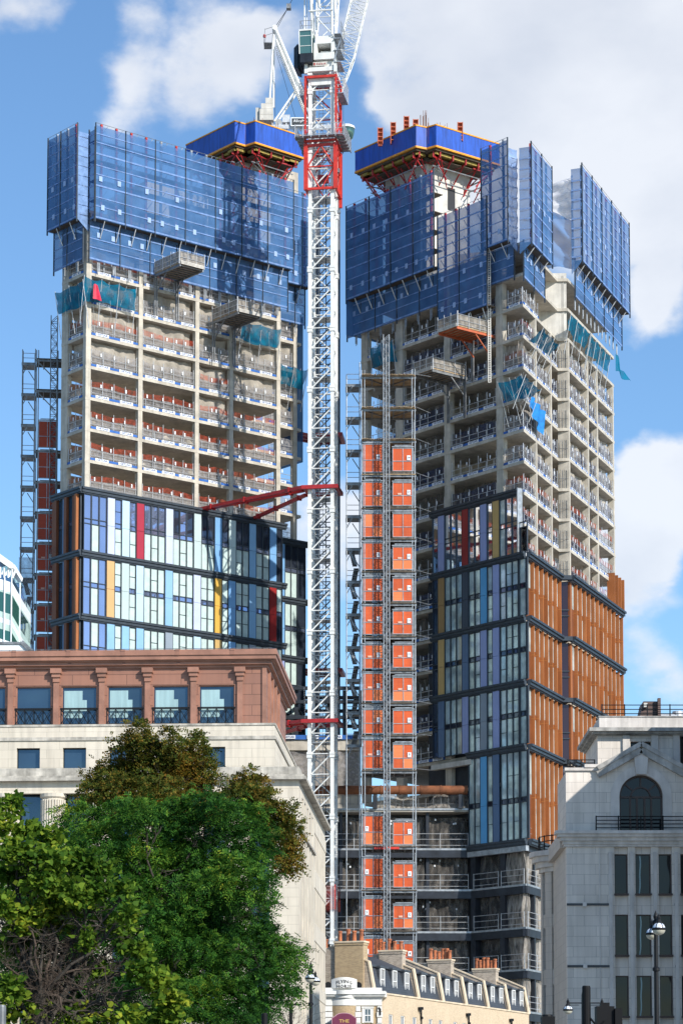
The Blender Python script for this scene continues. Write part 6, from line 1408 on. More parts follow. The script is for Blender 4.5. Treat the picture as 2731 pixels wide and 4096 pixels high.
# upper gable with arched window
gx0, gx1, gxc = rx(2400), rx(2740), rx(2568); zsp, rad, zbot = rz(3186), (rx(2661)-rx(2477))/2, zc_t; za, zf = rz(2969), rz(3062)
m = MB(); NS = 24; nn_ = -.35
def archring(r0, r1, n0, n1, mm):
    for i in range(NS):
        a, b = math.pi*i/NS, math.pi*(i+1)/NS; q = []
        for n in (n0, n1):
            for (r, an) in ((r0, a), (r1, a), (r1, b), (r0, b)): q.append(RF.p(gxc-r*math.cos(an), n, zsp+r*math.sin(an)))
        mm.hexa([q[0], q[1], q[5], q[4], q[3], q[2], q[6], q[7]])
gl = lambda t: za-(abs(t-gxc))*(za-zf)/(gxc-gx0)
k = 30
for i in range(k):      # wall in vertical strips with the arch opening left out
    a = gx0+(gx1-gx0)*i/k; b = gx0+(gx1-gx0)*(i+1)/k; c = (a+b)/2; d = abs(c-gxc)
    lo = zbot if d > rad else zsp+math.sqrt(max(0, rad*rad-d*d))-.02
    if d > rad and d-rad < (gx1-gx0)/k: lo = zbot
    m.hexa([RF.p(a, 0, lo), RF.p(b, 0, lo), RF.p(b, -.6, lo), RF.p(a, -.6, lo), RF.p(a, 0, gl(a)-.2), RF.p(b, 0, gl(b)-.2), RF.p(b, -.6, gl(b)-.2), RF.p(a, -.6, gl(a)-.2)])
m.build('gable_wall', M['rstone'], rbld)
m = MB(); archring(rad-.06, rad+.42, -.5, .05, m); m.fb(RF, gxc-rad-.42, gxc-rad+.06, -.5, .05, zbot, zsp); m.fb(RF, gxc+rad-.06, gxc+rad+.42, -.5, .05, zbot, zsp)
m.hexa([RF.p(gxc-.28, .22, zsp+rad-.05), RF.p(gxc+.28, .22, zsp+rad-.05), RF.p(gxc+.28, -.3, zsp+rad-.05), RF.p(gxc-.28, -.3, zsp+rad-.05), RF.p(gxc-.42, .22, za-.55), RF.p(gxc+.42, .22, za-.55), RF.p(gxc+.42, -.3, za-.55), RF.p(gxc-.42, -.3, za-.55)]); m.build('arch_surround', M['rstonep'], rbld)
m = MB()
for s_ in (-1, 1):
    L_ = gxc-gx0+.1; a = RF.p(gxc, .12, za-.12); b = RF.p(gxc+s_*L_, .12, za-.12-(za-zf)*L_/(gxc-gx0)); m.bar(a-Vector((0, -.25, 0)), b-Vector((0, -.25, 0)), 1.0, .24)
    m.bar(a-Vector((0, -.25, .33)), b-Vector((0, -.25, .33)), .84, .36)
m.build('gable_coping', M['rstonew'], rbld)
f = MB(); archring(rad-.16, rad-.05, -.4, -.25, f); archring(rad*.46-.08, rad*.46, -.4, -.25, f); f.fb(RF, gxc-rad+.05, gxc+rad-.05, -.4, -.25, zsp-.06, zsp+.04)
for u in (-1, -.5, -.18, .18, .5, 1): t = gxc+(rad-.1)*u; f.fb(RF, t-.05, t+.05, -.39, -.26, zbot, zsp-.06)
for an in (40, 90, 140): f.bar(RF.p(gxc-rad*.46*math.cos(R(an)), -.32, zsp+rad*.46*math.sin(R(an))), RF.p(gxc-(rad-.1)*math.cos(R(an)), -.32, zsp+(rad-.1)*math.sin(R(an))), .08)
f = f.build('arched_window', M['win_br'], rbld); g = MB(); g.fb(RF, gxc-rad+.1, gxc+rad-.1, -.36, -.34, zbot, zsp)
for i in range(NS): a, b = math.pi*i/NS, math.pi*(i+1)/NS; g.face([RF.p(gxc, -.35, zsp), RF.p(gxc-(rad-.1)*math.cos(b), -.35, zsp+(rad-.1)*math.sin(b)), RF.p(gxc-(rad-.1)*math.cos(a), -.35, zsp+(rad-.1)*math.sin(a))])
g.build('pane', M['rwin'], f)
m = MB(); zpr = rz(3083); m.fb(RF, .0, gx0-.005, -.6, -.02, zbot, zpr); m.fb(RF, .05, .6, -6, -.6, zbot, zpr); m.build('pier', M['rstone'], rbld)
m = MB(); m.fb(RF, -.06, gx0-.006, -.7, .1, zpr, zpr+.16); m.fb(RF, rx(2341), gx0-.007, -.6, .16, zpr+.165, zpr+.34); m.build('pier_coping', M['rstonep'], rbld)
# set back storey
n_ = -2.6; RFb = Fac(RF.p(0, n_, 0), (1, 0), (0, -1)); bx = lambda x: RFb.t(x, 20); bzz = lambda y: zat(y, 14, YB+2.6)
m = MB(); m.fb(RFb, bx(2390), bx(2521), -.5, 0, bzz(3100), bzz(2943)); m.fb(RFb, bx(2604), bx(2720), -.5, 0, bzz(3100), bzz(2943)); m.fb(RFb, bx(2521), bx(2604), -.5, -.01, bzz(2966), bzz(2943)); m.fb(RFb, bx(2760), XE+1, -.5, 0, bzz(3100), bzz(2943)); m.fb(RFb, bx(2390), bx(2390)+.5, -7, -.5, bzz(3100), bzz(2943)); m.build('set_back_wall', M['rstone'], rbld)
for a, b in ((2490, 2518), (2604, 2631), (2691, 2717)): MB().fb(RFb, bx(a), bx(b), 0, .14, bzz(3090), bzz(2943)).build('set_back_pilaster', M['rstonep'], rbld)
MB().fb(RFb, bx(2519), XE, -.45, -.4, bzz(3080), bzz(2945)).build('pane', M['rwin'], rbld)
m = MB()
for n1, ya, yb in ((.15, 2943, 2938), (.4, 2938, 2930), (.62, 2930, 2916)): m.fb(RFb, bx(2390)-n1*.8, XE+1, -.6, n1, bzz(ya)+.001, bzz(yb)); m.fb(RFb, bx(2390)-n1*.8, bx(2390)+.3, -7, -.6, bzz(ya)+.001, bzz(yb))
m.build('upper_cornice', M['rstonew'], rbld)
m = MB(); m.fb(RFb, bx(2398), XE+1, -.8, -.1, bzz(2916)+.002, bzz(2867)); m.fb(RFb, bx(2398), bx(2398)+.4, -7, -.8, bzz(2916)+.002, bzz(2867)-.002); m.build('parapet', M['rstonep'], rbld)
m = MB(); m.fb(RFb, bx(2395), XE+1, -.85, -.05, bzz(2867)+.001, bzz(2863)); m.build('parapet_coping', M['rstonew'], rbld)
def barrail(F, t0, t1, n, z, h, rows, sp, par, name='railing', r=.025):
    m = MB(); k = max(1, round((t1-t0)/sp))
    for i in range(k+1): t = t0+(t1-t0)*i/k; m.tube(F.p(t, n, z), F.p(t, n, z+h), r*1.5, 5)
    for q in range(rows): m.tube(F.p(t0, n, z+h*(q+.8)/rows), F.p(t1, n, z+h*(q+.8)/rows), r, 4)
    m.build(name, M['rail'], par)
barrail(RFb, bx(2412), XE+1, -.5, bzz(2863), .73, 3, 1.35, rbld); barrail(RF, rx(2384), XE, .35, zc_t, .82, 4, 1.15, rbld)
barrail(Fac(RF.p(rx(2277), -.6, 0), (.25, 1), (1, -.25)), 0, 5, 0, zpr+.17, .55, 3, 1.0, rbld); barrail(RF, rx(2277), rx(2384), -.3, zpr+.17, .5, 3, .7, rbld)
m = MB(); m.hexa([RFb.p(bx(2573), -2, bzz(2866)), RFb.p(bx(2661), -2, bzz(2866)), RFb.p(bx(2661), -4, bzz(2866)), RFb.p(bx(2573), -4, bzz(2866)), RFb.p(bx(2592), -2, bzz(2782)), RFb.p(bx(2661), -2, bzz(2782)), RFb.p(bx(2661), -4, bzz(2782)), RFb.p(bx(2592), -4, bzz(2782))])
m.fb(RFb, bx(2648), bx(2660), -2, -1.7, bzz(2864), bzz(2772)); m.build('roof_louvre', M['louv'], rbld)
m = MB(); m.fb(RFb, bx(2592), bx(2606), -1.98, -1.75, bzz(2808), bzz(2791)); m.build('floodlight', M['conclt'], rbld)
m = MB(); c = RFb.p(bx(2705), -3, bzz(2866)); m.tube(c+Vector((-.6, 0, .3)), c+Vector((.4, 0, .3)), .35, 12); m.tube(c+Vector((.5, 0, 0)), c+Vector((.5, 0, .75)), .32, 12); m.build('roof_duct', M['galvw'], rbld)
MB().fb(RF, .1, XE, -8.0, -.62, 0, zc_t-.1).build('inner_body', M['rstone'], rbld); MB().fb(RF, .65, XE, -2.4, -.65, zc_t, rz(3080)).build('inner_body', M['darkst'], rbld)
MB().fb(RFb, bx(2390)+.5, XE+1, -7, -.52, bzz(3100), bzz(2867)-.05).build('inner_body', M['darkst'], rbld)
# bowed bay on the left, farther back
yb_ = YB+8.0; bc = P(2300, 3600, yb_+2.2); rb_ = (bc.x-P(2168, 3600, yb_+1).x); lz_ = lambda y: zat(y, bc.x, yb_)
def bow(r, z0, z1, name, mm, a0=170, a1=262, k=16, thick=.5, skip=()):
    m = MB()
    for i in range(k):
        if i in skip: continue
        a, b = R(a0+(a1-a0)*i/k), R(a0+(a1-a0)*(i+1)/k); q = []
        for z in (z0, z1):
            for (rr, an) in ((r, a), (r, b), (r-thick, b), (r-thick, a)): q.append((bc.x+rr*math.cos(an), bc.y+rr*math.sin(an), z))
        m.hexa(q)
    m.build(name, mm, rbld)
zt3 = lz_(3480)
bow(rb_, 0, zt3, 'bow_wall', M['rstone2'], skip=(4, 5, 9, 10, 11))
prev = zt3
for y0, y1 in ((3478, 3650), (3705, 3872), (3935, 4095), (4160, 4320)):
    bow(rb_-.05, lz_(y0), prev, 'bow_spandrel', M['rstone2'], thick=.4); prev = lz_(y1)
bow(rb_-.35, 0, zt3, 'bow_pane', M['rwin'], thick=.05)
for i, (o, ya, yb2) in enumerate(((.1, 3480, 3462), (.3, 3462, 3440), (.5, 3440, 3418), (.66, 3418, 3398))): bow(rb_+o, lz_(ya)+.001, lz_(yb2), 'bow_cornice', M['rstonep'], thick=1.2+o)
m = MB()
for h in (.3, .6, .9):
    for i in range(10): a, b = R(170+9.2*i), R(170+9.2*(i+1)); m.tube((bc.x+(rb_+.1)*math.cos(a), bc.y+(rb_+.1)*math.sin(a), lz_(3398)+h), (bc.x+(rb_+.1)*math.cos(b), bc.y+(rb_+.1)*math.sin(b), lz_(3398)+h), .03, 4)
for i in range(6): a = R(172+18*i); m.tube((bc.x+(rb_+.1)*math.cos(a), bc.y+(rb_+.1)*math.sin(a), lz_(3398)), (bc.x+(rb_+.1)*math.cos(a), bc.y+(rb_+.1)*math.sin(a), lz_(3398)+.95), .04, 4)
m.build('bow_railing', M['rail'], rbld)
m = MB(); m.fb(RF, .0, .5, -9.5, -.6, 0, zc_b); m.fb(RF, -.3, .5, -9, -.5, zc_b+.001, zc_t-.005); m.build('flank_wall', M['rstone2'], rbld)
MB().lathe((bc.x+.8, bc.y+.8, 0), [(rb_-.9, 0), (rb_-.9, lz_(3400))], 16).build('inner_body', M['darkst'], rbld)
# unseen building added at the right, outside the picture, to throw the diagonal shade
m = MB(); q0 = P(2266, 3205, YB); tt_ = (20.2-q0.x)/SUN.x; zz0 = q0.z+SUN.z*tt_
m.box(20.2, 34, YB-19, YB-.7, 0, zz0); one('unseen_building', m, M['rstone'], 'unseen building added just beyond the right edge to cast the diagonal shade', 'building', loc=(27, YB-10, 0))
# ======================= BRICK TERRACE =======================
M['brick'] = brick('yellow_stock_brick', (.50, .36, .20), (.36, .25, .14), (.44, .37, .27), .225, .075, ms=.008, rough=.9, bias=-.1, var=.16, bump=.3)
M['brickp'] = brick('pale_stock_brick', (.66, .51, .34), (.54, .41, .27), (.58, .49, .37), .225, .075, ms=.008, rough=.9, var=.12, bump=.3)
M['brickg'] = brick('grey_stock_brick', (.52, .43, .33), (.30, .235, .18), (.52, .46, .38), .225, .075, ms=.010, rough=.9, bias=.1, var=.2, bump=.3)
M['cream'] = mat('cream_coping_paint', (.76, .62, .44), .7, var=.12, sc=1.2, streak=.15)
M['stucco'] = mat('white_stucco', (.80, .79, .75), .6, var=.06, sc=.8, streak=.12)
M['slate'] = brick('roof_slate', (.060, .068, .082), (.048, .055, .068), (.028, .032, .04), .28, .2, ms=.012, rough=.6, bump=.3, var=.2)
M['lead'] = mat('dark_lead', (.075, .085, .10), .5, .2, var=.2)
M['pot'] = mat('terracotta_pot', (.46, .15, .06), .8, var=.25, sc=3, c2=(.20, .07, .035))
M['sash'] = mat('white_sash_paint', (.80, .80, .78), .5, var=.04)
M['hglass'] = glassm('house_window_glass', (.10, .13, .17), metal=.5, sc=.5)
YT = 190.0; pt0 = P(1525, 3969, YT); TF = Fac(pt0, D3); ez = pt0.z
tpx = [1498, 1674, 1773, 1865, 1953, 2037, 2114]
tts = [TF.t(x, ez) for x in tpx]
mh, sb_, rh, rd = 1.98, .75, 1.1, 3.3          # mansard height, set-back, ridge rise, ridge depth
names = ['brick house next to the white public house, three dormers and broad stock brick chimney', 'second brick house along the terrace, two dormers behind the pale brick chimney', 'third brick house from the public house, two dormers, no chimney beside it',
         'fourth brick house from the public house, between the two farther chimneys', 'fifth brick house of the terrace, beside the farthest chimney', 'last brick house of the terrace at the right end with sloping gable coping']
dpx = [(1525.5, 1574.6, 1623), (1689, 1726), (1785, 1821), (1877, 1913), (1966, 2000), (2050, 2081)]
wpx = [(1563, 1611, 1658), (1722, 1762), (1820, 1856), (1905, 1938), (1985, 2012), (2068, 2095)]
def sash(F, t, n, z, w, h, par, name='sash_window'):
    f = MB(); b = .07
    f.fb(F, t-w/2, t-w/2+b, n-.1, n+.02, z, z+h); f.fb(F, t+w/2-b, t+w/2, n-.1, n+.02, z, z+h); f.fb(F, t-w/2+b, t+w/2-b, n-.1, n+.02, z, z+b); f.fb(F, t-w/2+b, t+w/2-b, n-.1, n+.02, z+h-b, z+h)
    f.fb(F, t-w/2+b, t+w/2-b, n-.1, n+.01, z+h*.5-.03, z+h*.5+.03)
    f.fb(F, t-.02, t+.02, n-.095, n, z+b, z+h-b)
    f = f.build(name, M['sash'], par); MB().fb(F, t-w/2+b, t+w/2-b, n-.08, n-.06, z+b, z+h-b).build('pane', M['hglass'], f)
def chimney(F, t, n0, n1, z0, z1, th, par, npots, mm, potc='pot'):
    c = MB(); c.fb(F, t-th/2, t+th/2, n0, n1, z0, z1-.3); c.fb(F, t-th/2-.05, t+th/2+.05, n0-.05, n1+.05, z1-.3, z1-.12); c = c.build('chimney', mm, par)
    f = MB(); f.fb(F, t-th/2-.1, t+th/2+.1, n0-.1, n1+.1, z1-.12, z1); f.build('chimney_cap', M['cream'], c)
    for i in range(npots):
        n = n0+(n1-n0)*(i+.5)/npots; h = rnd.uniform(.65, .95); r = rnd.uniform(.13, .16); MB().lathe(F.p(t+rnd.uniform(-.15, .15), n, z1), [(r*1.15, 0), (r, .06), (r*.92, h*.8), (r*1.15, h*.84), (r*1.2, h*.95), (r, h)], 10).build('chimney_pot', M['pot'], c)
for i in range(6):
    a, b = tts[i], tts[i+1]; c = (a+b)/2
    h = thing('terraced_house', TF.p(c, -3.5, 0), names[i], 'house', 'terraced brick houses in a row')
    w = MB(); wins = [TF.t(x, ez-2) for x in wpx[i]]; ww, wh = .95, 1.75; zw1 = [ez-1.55, ez-4.9, ez-8.3]
    edges = sorted([a]+[q for t in wins for q in (t-ww/2, t+ww/2)]+[b])
    for k in range(0, len(edges), 2): w.mat(0).fb(TF, edges[k], edges[k+1], -.3, 0, 0, ez-.12)
    for t in wins:
        prev = ez-.12
        for z in zw1: w.fb(TF, t-ww/2, t+ww/2, -.3, -.002, z, prev); prev = z-wh
        w.fb(TF, t-ww/2, t+ww/2, -.3, -.002, 0, prev)
    w.build('wall', M['brickp'], h)
    for t in wins:
        for z in zw1: sash(TF, t, -.08, z-wh, ww, wh, h)
        l = MB()
        for z in zw1: l.fb(TF, t-ww/2-.08, t+ww/2+.08, -.1, .06, z-wh-.08, z-wh)
        l.build('window_sill', M['cream'], h)
    m = MB(); m.fb(TF, a+.0, b, -.32, .07, ez-.12, ez); m.build('eaves_coping', M['cream'], h)
    m = MB(); z1 = ez+mh; z2 = z1+rh
    m.mat(0).hexa([TF.p(a+.15, -.2, ez), TF.p(b-.15, -.2, ez), TF.p(b-.15, -6.8, ez), TF.p(a+.15, -6.8, ez), TF.p(a+.15, -sb_, z1), TF.p(b-.15, -sb_, z1), TF.p(b-.15, -6.2, z1), TF.p(a+.15, -6.2, z1)])
    m.mat(0).hexa([TF.p(a+.15, -sb_-.0, z1+.003), TF.p(b-.15, -sb_, z1+.003), TF.p(b-.15, -6.2, z1+.003), TF.p(a+.15, -6.2, z1+.003), TF.p(a+.15, -rd, z2), TF.p(b-.15, -rd, z2), TF.p(b-.15, -rd-.1, z2), TF.p(a+.15, -rd-.1, z2)])
    r_ = m.build('roof', [M['slate']], h)
    MB().fb(TF, a+.15, b-.15, -sb_-.1, -sb_+.16, z1-.09, z1+.05).build('roof_flashing', M['lead'], r_)
    for px in dpx[i]:
        t = TF.t(px, ez+1, -.45); d = MB(); dw = .62
        d.fb(TF, t-dw, t+dw, -1.6, -.42, ez+.12, ez+1.86); d.fb(TF, t-dw-.1, t+dw+.1, -1.7, -.30, ez+1.86, ez+2.0); d = d.build('dormer', M['lead'], r_)
        sash(TF, t, -.36, ez+.16, .86, 1.66, d)
    def party(t, nm='party_wall'):
        m = MB(); s = .17
        m.mat(0).hexa([TF.p(t-s, .0, ez-.2), TF.p(t+s, .0, ez-.2), TF.p(t+s, -6.9, ez-.2), TF.p(t-s, -6.9, ez-.2), TF.p(t-s, -sb_+.3, z1+.14), TF.p(t+s, -sb_+.3, z1+.14), TF.p(t+s, -6.2, z1+.14), TF.p(t-s, -6.2, z1+.14)])
        m.mat(0).hexa([TF.p(t-s, -sb_+.3, z1+.141), TF.p(t+s, -sb_+.3, z1+.141), TF.p(t+s, -6.2, z1+.141), TF.p(t-s, -6.2, z1+.141), TF.p(t-s, -rd, z2+.26), TF.p(t+s, -rd, z2+.26), TF.p(t+s, -rd-.1, z2+.26), TF.p(t-s, -rd-.1, z2+.26)])
        m.mat(1).bar(TF.p(t, .02, ez-.1), TF.p(t, -sb_+.33, z1+.2), .46, .12, up=TF.n); m.bar(TF.p(t, -sb_+.36, z1+.2), TF.p(t, -rd, z2+.32), .46, .1); m.build(nm, [M['brickg'], M['cream']], h)
    party(a)
    if i == 5: party(b)
    if i == 0: chimney(TF, a+.1, -2.95, -.75, ez, zat(3768, 0, YT), .95, h, 4, M['brick'])
    if i == 1: chimney(TF, a, -3.05, -1.2, z1-.4, TF.z(3801, a, -2), .8, h, 4, M['brickg'])
    if i == 3: chimney(TF, a, -3.15, -1.2, z1-.4, TF.z(3838, a, -2), .8, h, 6, M['brickg'])
    if i == 5: chimney(TF, a, -3.1, -1.1, z1-.4, TF.z(3874, a, -2), .8, h, 6, M['brickg'])
    # downpipes
    if i in (1, 3, 5):
        t = a+.35; m = MB(); m.tube(TF.p(t, .1, 0), TF.p(t, .1, ez-1.6), .055, 6); m.fb(TF, t-.1, t+.1, .02, .2, ez-1.65, ez-1.45); m.tube(TF.p(t, .1, ez-1.5), TF.p(t-.45, .1, ez-.95), .05, 6); m.tube(TF.p(t, .1, ez-1.5), TF.p(t, .1, ez-.9), .05, 6); m.fb(TF, t-.6, t-.35, .02, .22, ez-.98, ez-.75); m.fb(TF, t-.12, t+.12, .02, .22, ez-.93, ez-.72); m.build('downpipe', M['rail'], h)
    MB().fb(TF, a+.2, b-.2, -6.8, -.32, 0, ez-.01).build('inner_body', M['darkst'], h)
# gable wall behind the public house
# ======================= PUBLIC HOUSE =======================
YPb = 188.0; pb0 = P(1298, 3980, YPb); PBF = Fac((pb0.x, YPb), (1, 0), (0, -1)); pz = lambda y: zat(y, 0, YPb); px_ = lambda x: PBF.t(x, 11); WP = px_(1527)
pub = thing('public_house', PBF.p(WP/2, -3, 0), 'white corner public house with FLYING HORSE on its rounded parapet', 'pub')
zb1 = pz(3990)
m = MB(); m.fb(PBF, -4, WP, -5, -.05, 0, pz(4022)); m.build('wall', M['brick'], pub)
m = MB(); m.fb(PBF, -4, WP, -.5, .06, pz(4022), pz(3992)); m.fb(PBF, -4, WP, -.5, .0, pz(3965)+.001, pz(3951)); m.build('frieze', M['stucco'], pub)
m = MB()
for n1, ya, yb2 in ((.15, 3992, 3986), (.34, 3986, 3978), (.46, 3978, 3965)): m.fb(PBF, -4, WP+n1*.6, -.5, n1, pz(ya)+.001, pz(yb2))
m.fb(PBF, WP-.001, WP+.35, -5, -.5, pz(3986), pz(3966)); m.build('cornice', M['stucco'], pub)
cxp = px_(1376); rw = px_(1427)-cxp
def bowp(z0, z1, bulge, th, name, mm, top=0.0):
    m = MB(); k = 12
    for i in range(k):
        a, b = -1+2*i/k, -1+2*(i+1)/k; fa = bulge*(1-a*a); fb_ = bulge*(1-b*b); ta_ = top*(1-a*a); tb_ = top*(1-b*b)
        m.hexa([PBF.p(cxp+a*rw, fa, z0), PBF.p(cxp+b*rw, fb_, z0), PBF.p(cxp+b*rw, fb_-th, z0), PBF.p(cxp+a*rw, fa-th, z0), PBF.p(cxp+a*rw, fa, z1+ta_), PBF.p(cxp+b*rw, fb_, z1+tb_), PBF.p(cxp+b*rw, fb_-th, z1+tb_), PBF.p(cxp+a*rw, fa-th, z1+ta_)])
    return m.build(name, mm, pub)
bowp(pz(3952), pz(3918), .35, .4, 'name_parapet', M['stucco'], .16); bowp(pz(3978), pz(3962), .75, .6, 'bow_cornice', M['stucco']); bowp(pz(3992), pz(3979), .55, .5, 'bow_cornice', M['stucco']); bowp(pz(4022), pz(3993), .4, .4, 'bow_frieze', M['stucco']); bowp(0, pz(4023), .35, .4, 'bow_wall', M['brick'])
for (txt, yy, sz, ft) in (('FLYING', 3929, .34, 1.15), ('HORSE', 3947, .34, 1.12)):
    V, Fc = tgeo(txt); mb = MB(); w = max(v[0] for v in V)-min(v[0] for v in V); sx = ft/w
    for v in V:
        x = v[0]*sx; a = x/rw; mb.v.append(tuple(PBF.p(cxp+x, .36*(1-a*a)+.012, pz(yy)+v[1]*sz+(.10*(1-(x/.6)**2)-.07 if txt == 'FLYING' else 0))))
    for f in Fc: mb.f.append(tuple(f)); mb.m.append(0)
    mb.build('lettering', M['text'], pub)
for x in (1312, 1432):
    m = MB(); c = PBF.p(px_(x), -.1, pz(3942)); m.tube(c+Vector((0, -.08, 0)), c+Vector((0, .1, 0)), .27, 16); m.tube(c+Vector((0, -.1, 0)), c+Vector((0, -.08, 0)), .16, 12); m.build('scroll_ornament', M['rail'], pub)
for x0, x1 in ((1301, 1329), (1423, 1442), (1509, 1527)):
    m = MB(); k = 0; z = pz(4022)-.02
    while z > 1.5: m.fb(PBF, px_(x0)-(.05 if k % 2 else 0), px_(x1)+(.05 if k % 2 else 0), -.1, .07 if x0 != 1423 else .12, z-.40, z-.03); z -= .42; k += 1
    m.build('quoins', M['stucco'], pub)
m = MB(); a, b = px_(1454), px_(1486); m.fb(PBF, a-.12, a+.02, -.05, .05, pz(4092), pz(4032)); m.fb(PBF, b-.02, b+.12, -.05, .05, pz(4092), pz(4032)); m.fb(PBF, a-.16, b+.16, -.05, .09, pz(4032), pz(4026)); m.build('window_surround', M['stucco'], pub); sash(PBF, (a+b)/2, .03, pz(4090), b-a-.06, pz(4033)-pz(4090), pub)
m = MB(); m.tube(PBF.p(px_(1520), .1, pz(4060)), PBF.p(px_(1520), .1, pz(4036)), .06, 6); m.tube(PBF.p(px_(1520), .1, pz(4036)), PBF.p(px_(1513), .1, pz(4030)), .06, 6); m.build('downpipe', M['rail'], pub)
m = MB(); m.fb(PBF, px_(1290), px_(1354), -2.4, -2.1, 8, pz(3812)); m.build('gable_wall', M['brickg'], pub); m = MB(); m.bar(PBF.p(px_(1290), -2.25, pz(3795)), PBF.p(px_(1356), -2.25, pz(3815)), .4, .14); m.build('gable_coping', M['cream'], pub)
for x, y in ((1305, 3748), (1348, 3782)):
    MB().lathe(PBF.p(px_(x), -2.5, pz(y+35)), [(.13, 0), (.11, .1), (.10, .5), (.14, .56), (.12, .66)], 10).build('chimney_pot', M['pot'], pub)
m = MB(); m.fb(PBF, px_(1300), px_(1316), -3.0, -2.1, pz(3815), pz(3783)); m.build('chimney', M['cream'], pub)
# hanging-height sign board: plum shaped board with gold border
ps = thing('pub_sign', PBF.p(cxp, .6, pz(4120)), 'plum shaped sign board with gold edge reading THE, on the public house', 'sign')
M['plum'] = mat('plum_sign_paint', (.17, .028, .07), .5, var=.08); M['gold'] = mat('gold_sign_paint', (.72, .50, .14), .4, .2, var=.08)
def signshape(s, n, th, mm, nm):
    w = (px_(1432)-px_(1332))/2*s; pts = []
    zb0 = pz(4120); z1 = pz(4072); 
    prof = [(-1, zb0), (1, zb0), (1, z1), (.88, z1+.03), (.82, z1+.12)]+[(.72*math.cos(R(q)), z1+.10+.26*math.sin(R(q))) for q in range(8, 180, 12)]+[(-.82, z1+.12), (-.88, z1+.03), (-1, z1)]
    P2 = [(cxp+x*w, zb0+.5+(z-zb0-.5)*s) for x, z in prof]; m = MB(); N_ = len(P2)
    fr = [PBF.p(x, n, z) for x, z in P2]; bk = [PBF.p(x, n-th, z) for x, z in P2]; m.face(fr); m.face(list(reversed(bk)))
    for i in range(N_): j = (i+1) % N_; m.face([fr[j], fr[i], bk[i], bk[j]])
    m.build(nm, mm, ps)
signshape(1.0, .60, .06, M['gpinks'], 'board_edge'); signshape(.93, .615, .02, M['plum'], 'board')
m = MB(); addtext(m, 'THE', .33, PBF.p(cxp, .63, pz(4086)), (1, 0, 0), fit=.72); m.build('lettering', M['gold'], ps)
m = MB(); m.tube(PBF.p(cxp, .2, pz(4100)), PBF.p(cxp, .56, pz(4100)), .05, 6); m.build('bracket', M['rail'], ps)
# ======================= STREET FURNITURE =======================
M['globe'] = mat('frosted_lamp_globe', (.72, .78, .86), .25, var=.05); M['globeb'] = mat('frosted_lamp_bowl', (.52, .50, .40), .35, var=.1)
def globe(c, r, par):
    g = MB().lathe((c[0], c[1], c[2]), [(r*math.sin(R(a)), -r*math.cos(R(a))) for a in range(90, 181, 10)], 20).build('lamp_dome', M['globe'], par, smooth=True)
    MB().lathe((c[0], c[1], c[2]-.02), [(.02, -r*.86)]+[(r*math.sin(R(a)), -r*.86*math.cos(R(a))) for a in range(10, 91, 10)], 20).build('lamp_bowl', M['globeb'], par, smooth=True)
    m = MB(); m.lathe((c[0], c[1], c[2]), [(r*1.06, -.035), (r*1.12, 0), (r*1.06, .035)], 20); m.lathe((c[0], c[1], c[2]+r*.95), [(.1, 0), (.05, .1), (.06, .16), (.02, .24), (.0, .3)], 10)
    for a in range(0, 360, 60):
        for q in range(0, 80, 20): m.bar((c[0]+r*1.01*math.cos(R(q))*math.cos(R(a)), c[1]+r*1.01*math.cos(R(q))*math.sin(R(a)), c[2]+r*1.01*math.sin(R(q))), (c[0]+r*1.01*math.cos(R(q+20))*math.cos(R(a)), c[1]+r*1.01*math.cos(R(q+20))*math.sin(R(a)), c[2]+r*1.01*math.sin(R(q+20))), .02)
    m.build('lamp_cage', M['rail'], par)
def lamp(px, ytop, Y, gl, label, post=.09):
    b = P(px, 4000, Y); th = thing('street_lamp', (b.x, Y, 0), label, 'street lamp', 'street lamps with round globes'); zt = P(px, ytop, Y).z
    MB().lathe((b.x, Y, 0), [(.22, 0), (.22, .8), (post*1.3, 1.0), (post, 1.3), (post*.8, zt-1.9), (post*1.3, zt-1.88), (post*1.3, zt-1.8), (post*.7, zt-1.75), (post*.7, zt-.5), (.12, zt-.46), (.13, zt-.36), (.05, zt-.3), (.08, zt-.2), (.0, zt)], 12).build('post', M['rail'], th)
    for gx_, gy, dy, r in gl:
        c = P(gx_, gy, Y+dy); globe(c, r, th); m = MB(); m.tube((b.x, Y, c.z+.35), (c.x, c.y, c.z+r+.1), .03, 6); m.tube((b.x, Y, c.z-.1), (c.x, c.y, c.z+r+.1), .02, 5); m.build('arm', M['rail'], th)
lamp(2624, 3640, 80, [(2633, 3716, -.5, .20), (2606, 3736, .6, .19)], 'tall twin-globe street lamp in front of the grey limestone building')
lamp(1243, 3846, 112, [(1240, 3914, -.45, .20), (1261, 3926, .6, .20)], 'twin-globe street lamp between the dark green tree and the public house')
b = P(2330, 4000, 98); th = thing('street_lamp', (b.x, 98, 0), 'low bracket lamp with two hanging globes at the bottom right, behind the signal', 'street lamp', 'street lamps with round globes')
zt = P(2330, 4012, 98).z; MB().lathe((b.x, 98, 0), [(.2, 0), (.18, .8), (.08, 1), (.06, zt+.3), (.0, zt+.6)], 10).build('post', M['rail'], th)
for gx_ in (2270, 2406):
    c = P(gx_, 4040, 98); c = Vector((c.x, 98, c.z)); globe(c, .17, th); m = MB(); m.tube((b.x, 98, zt), (c.x, 98, zt), .025, 6); m.tube((c.x, 98, zt), (c.x, 98, c.z+.2), .02, 5)
    for i in range(6):
        q = (b.x+(c.x-b.x)*(.35+.1*i)); m.lathe((q, 98, zt-.08), [(.05, -.01), (.06, 0), (.05, .01)], 8)
    m.build('arm', M['rail'], th)
def P35(x, y): return P(x, y, 35.0)
M['blk'] = mat('black_signal_plastic', (.006, .006, .007), .6, var=.05, spec=.2)
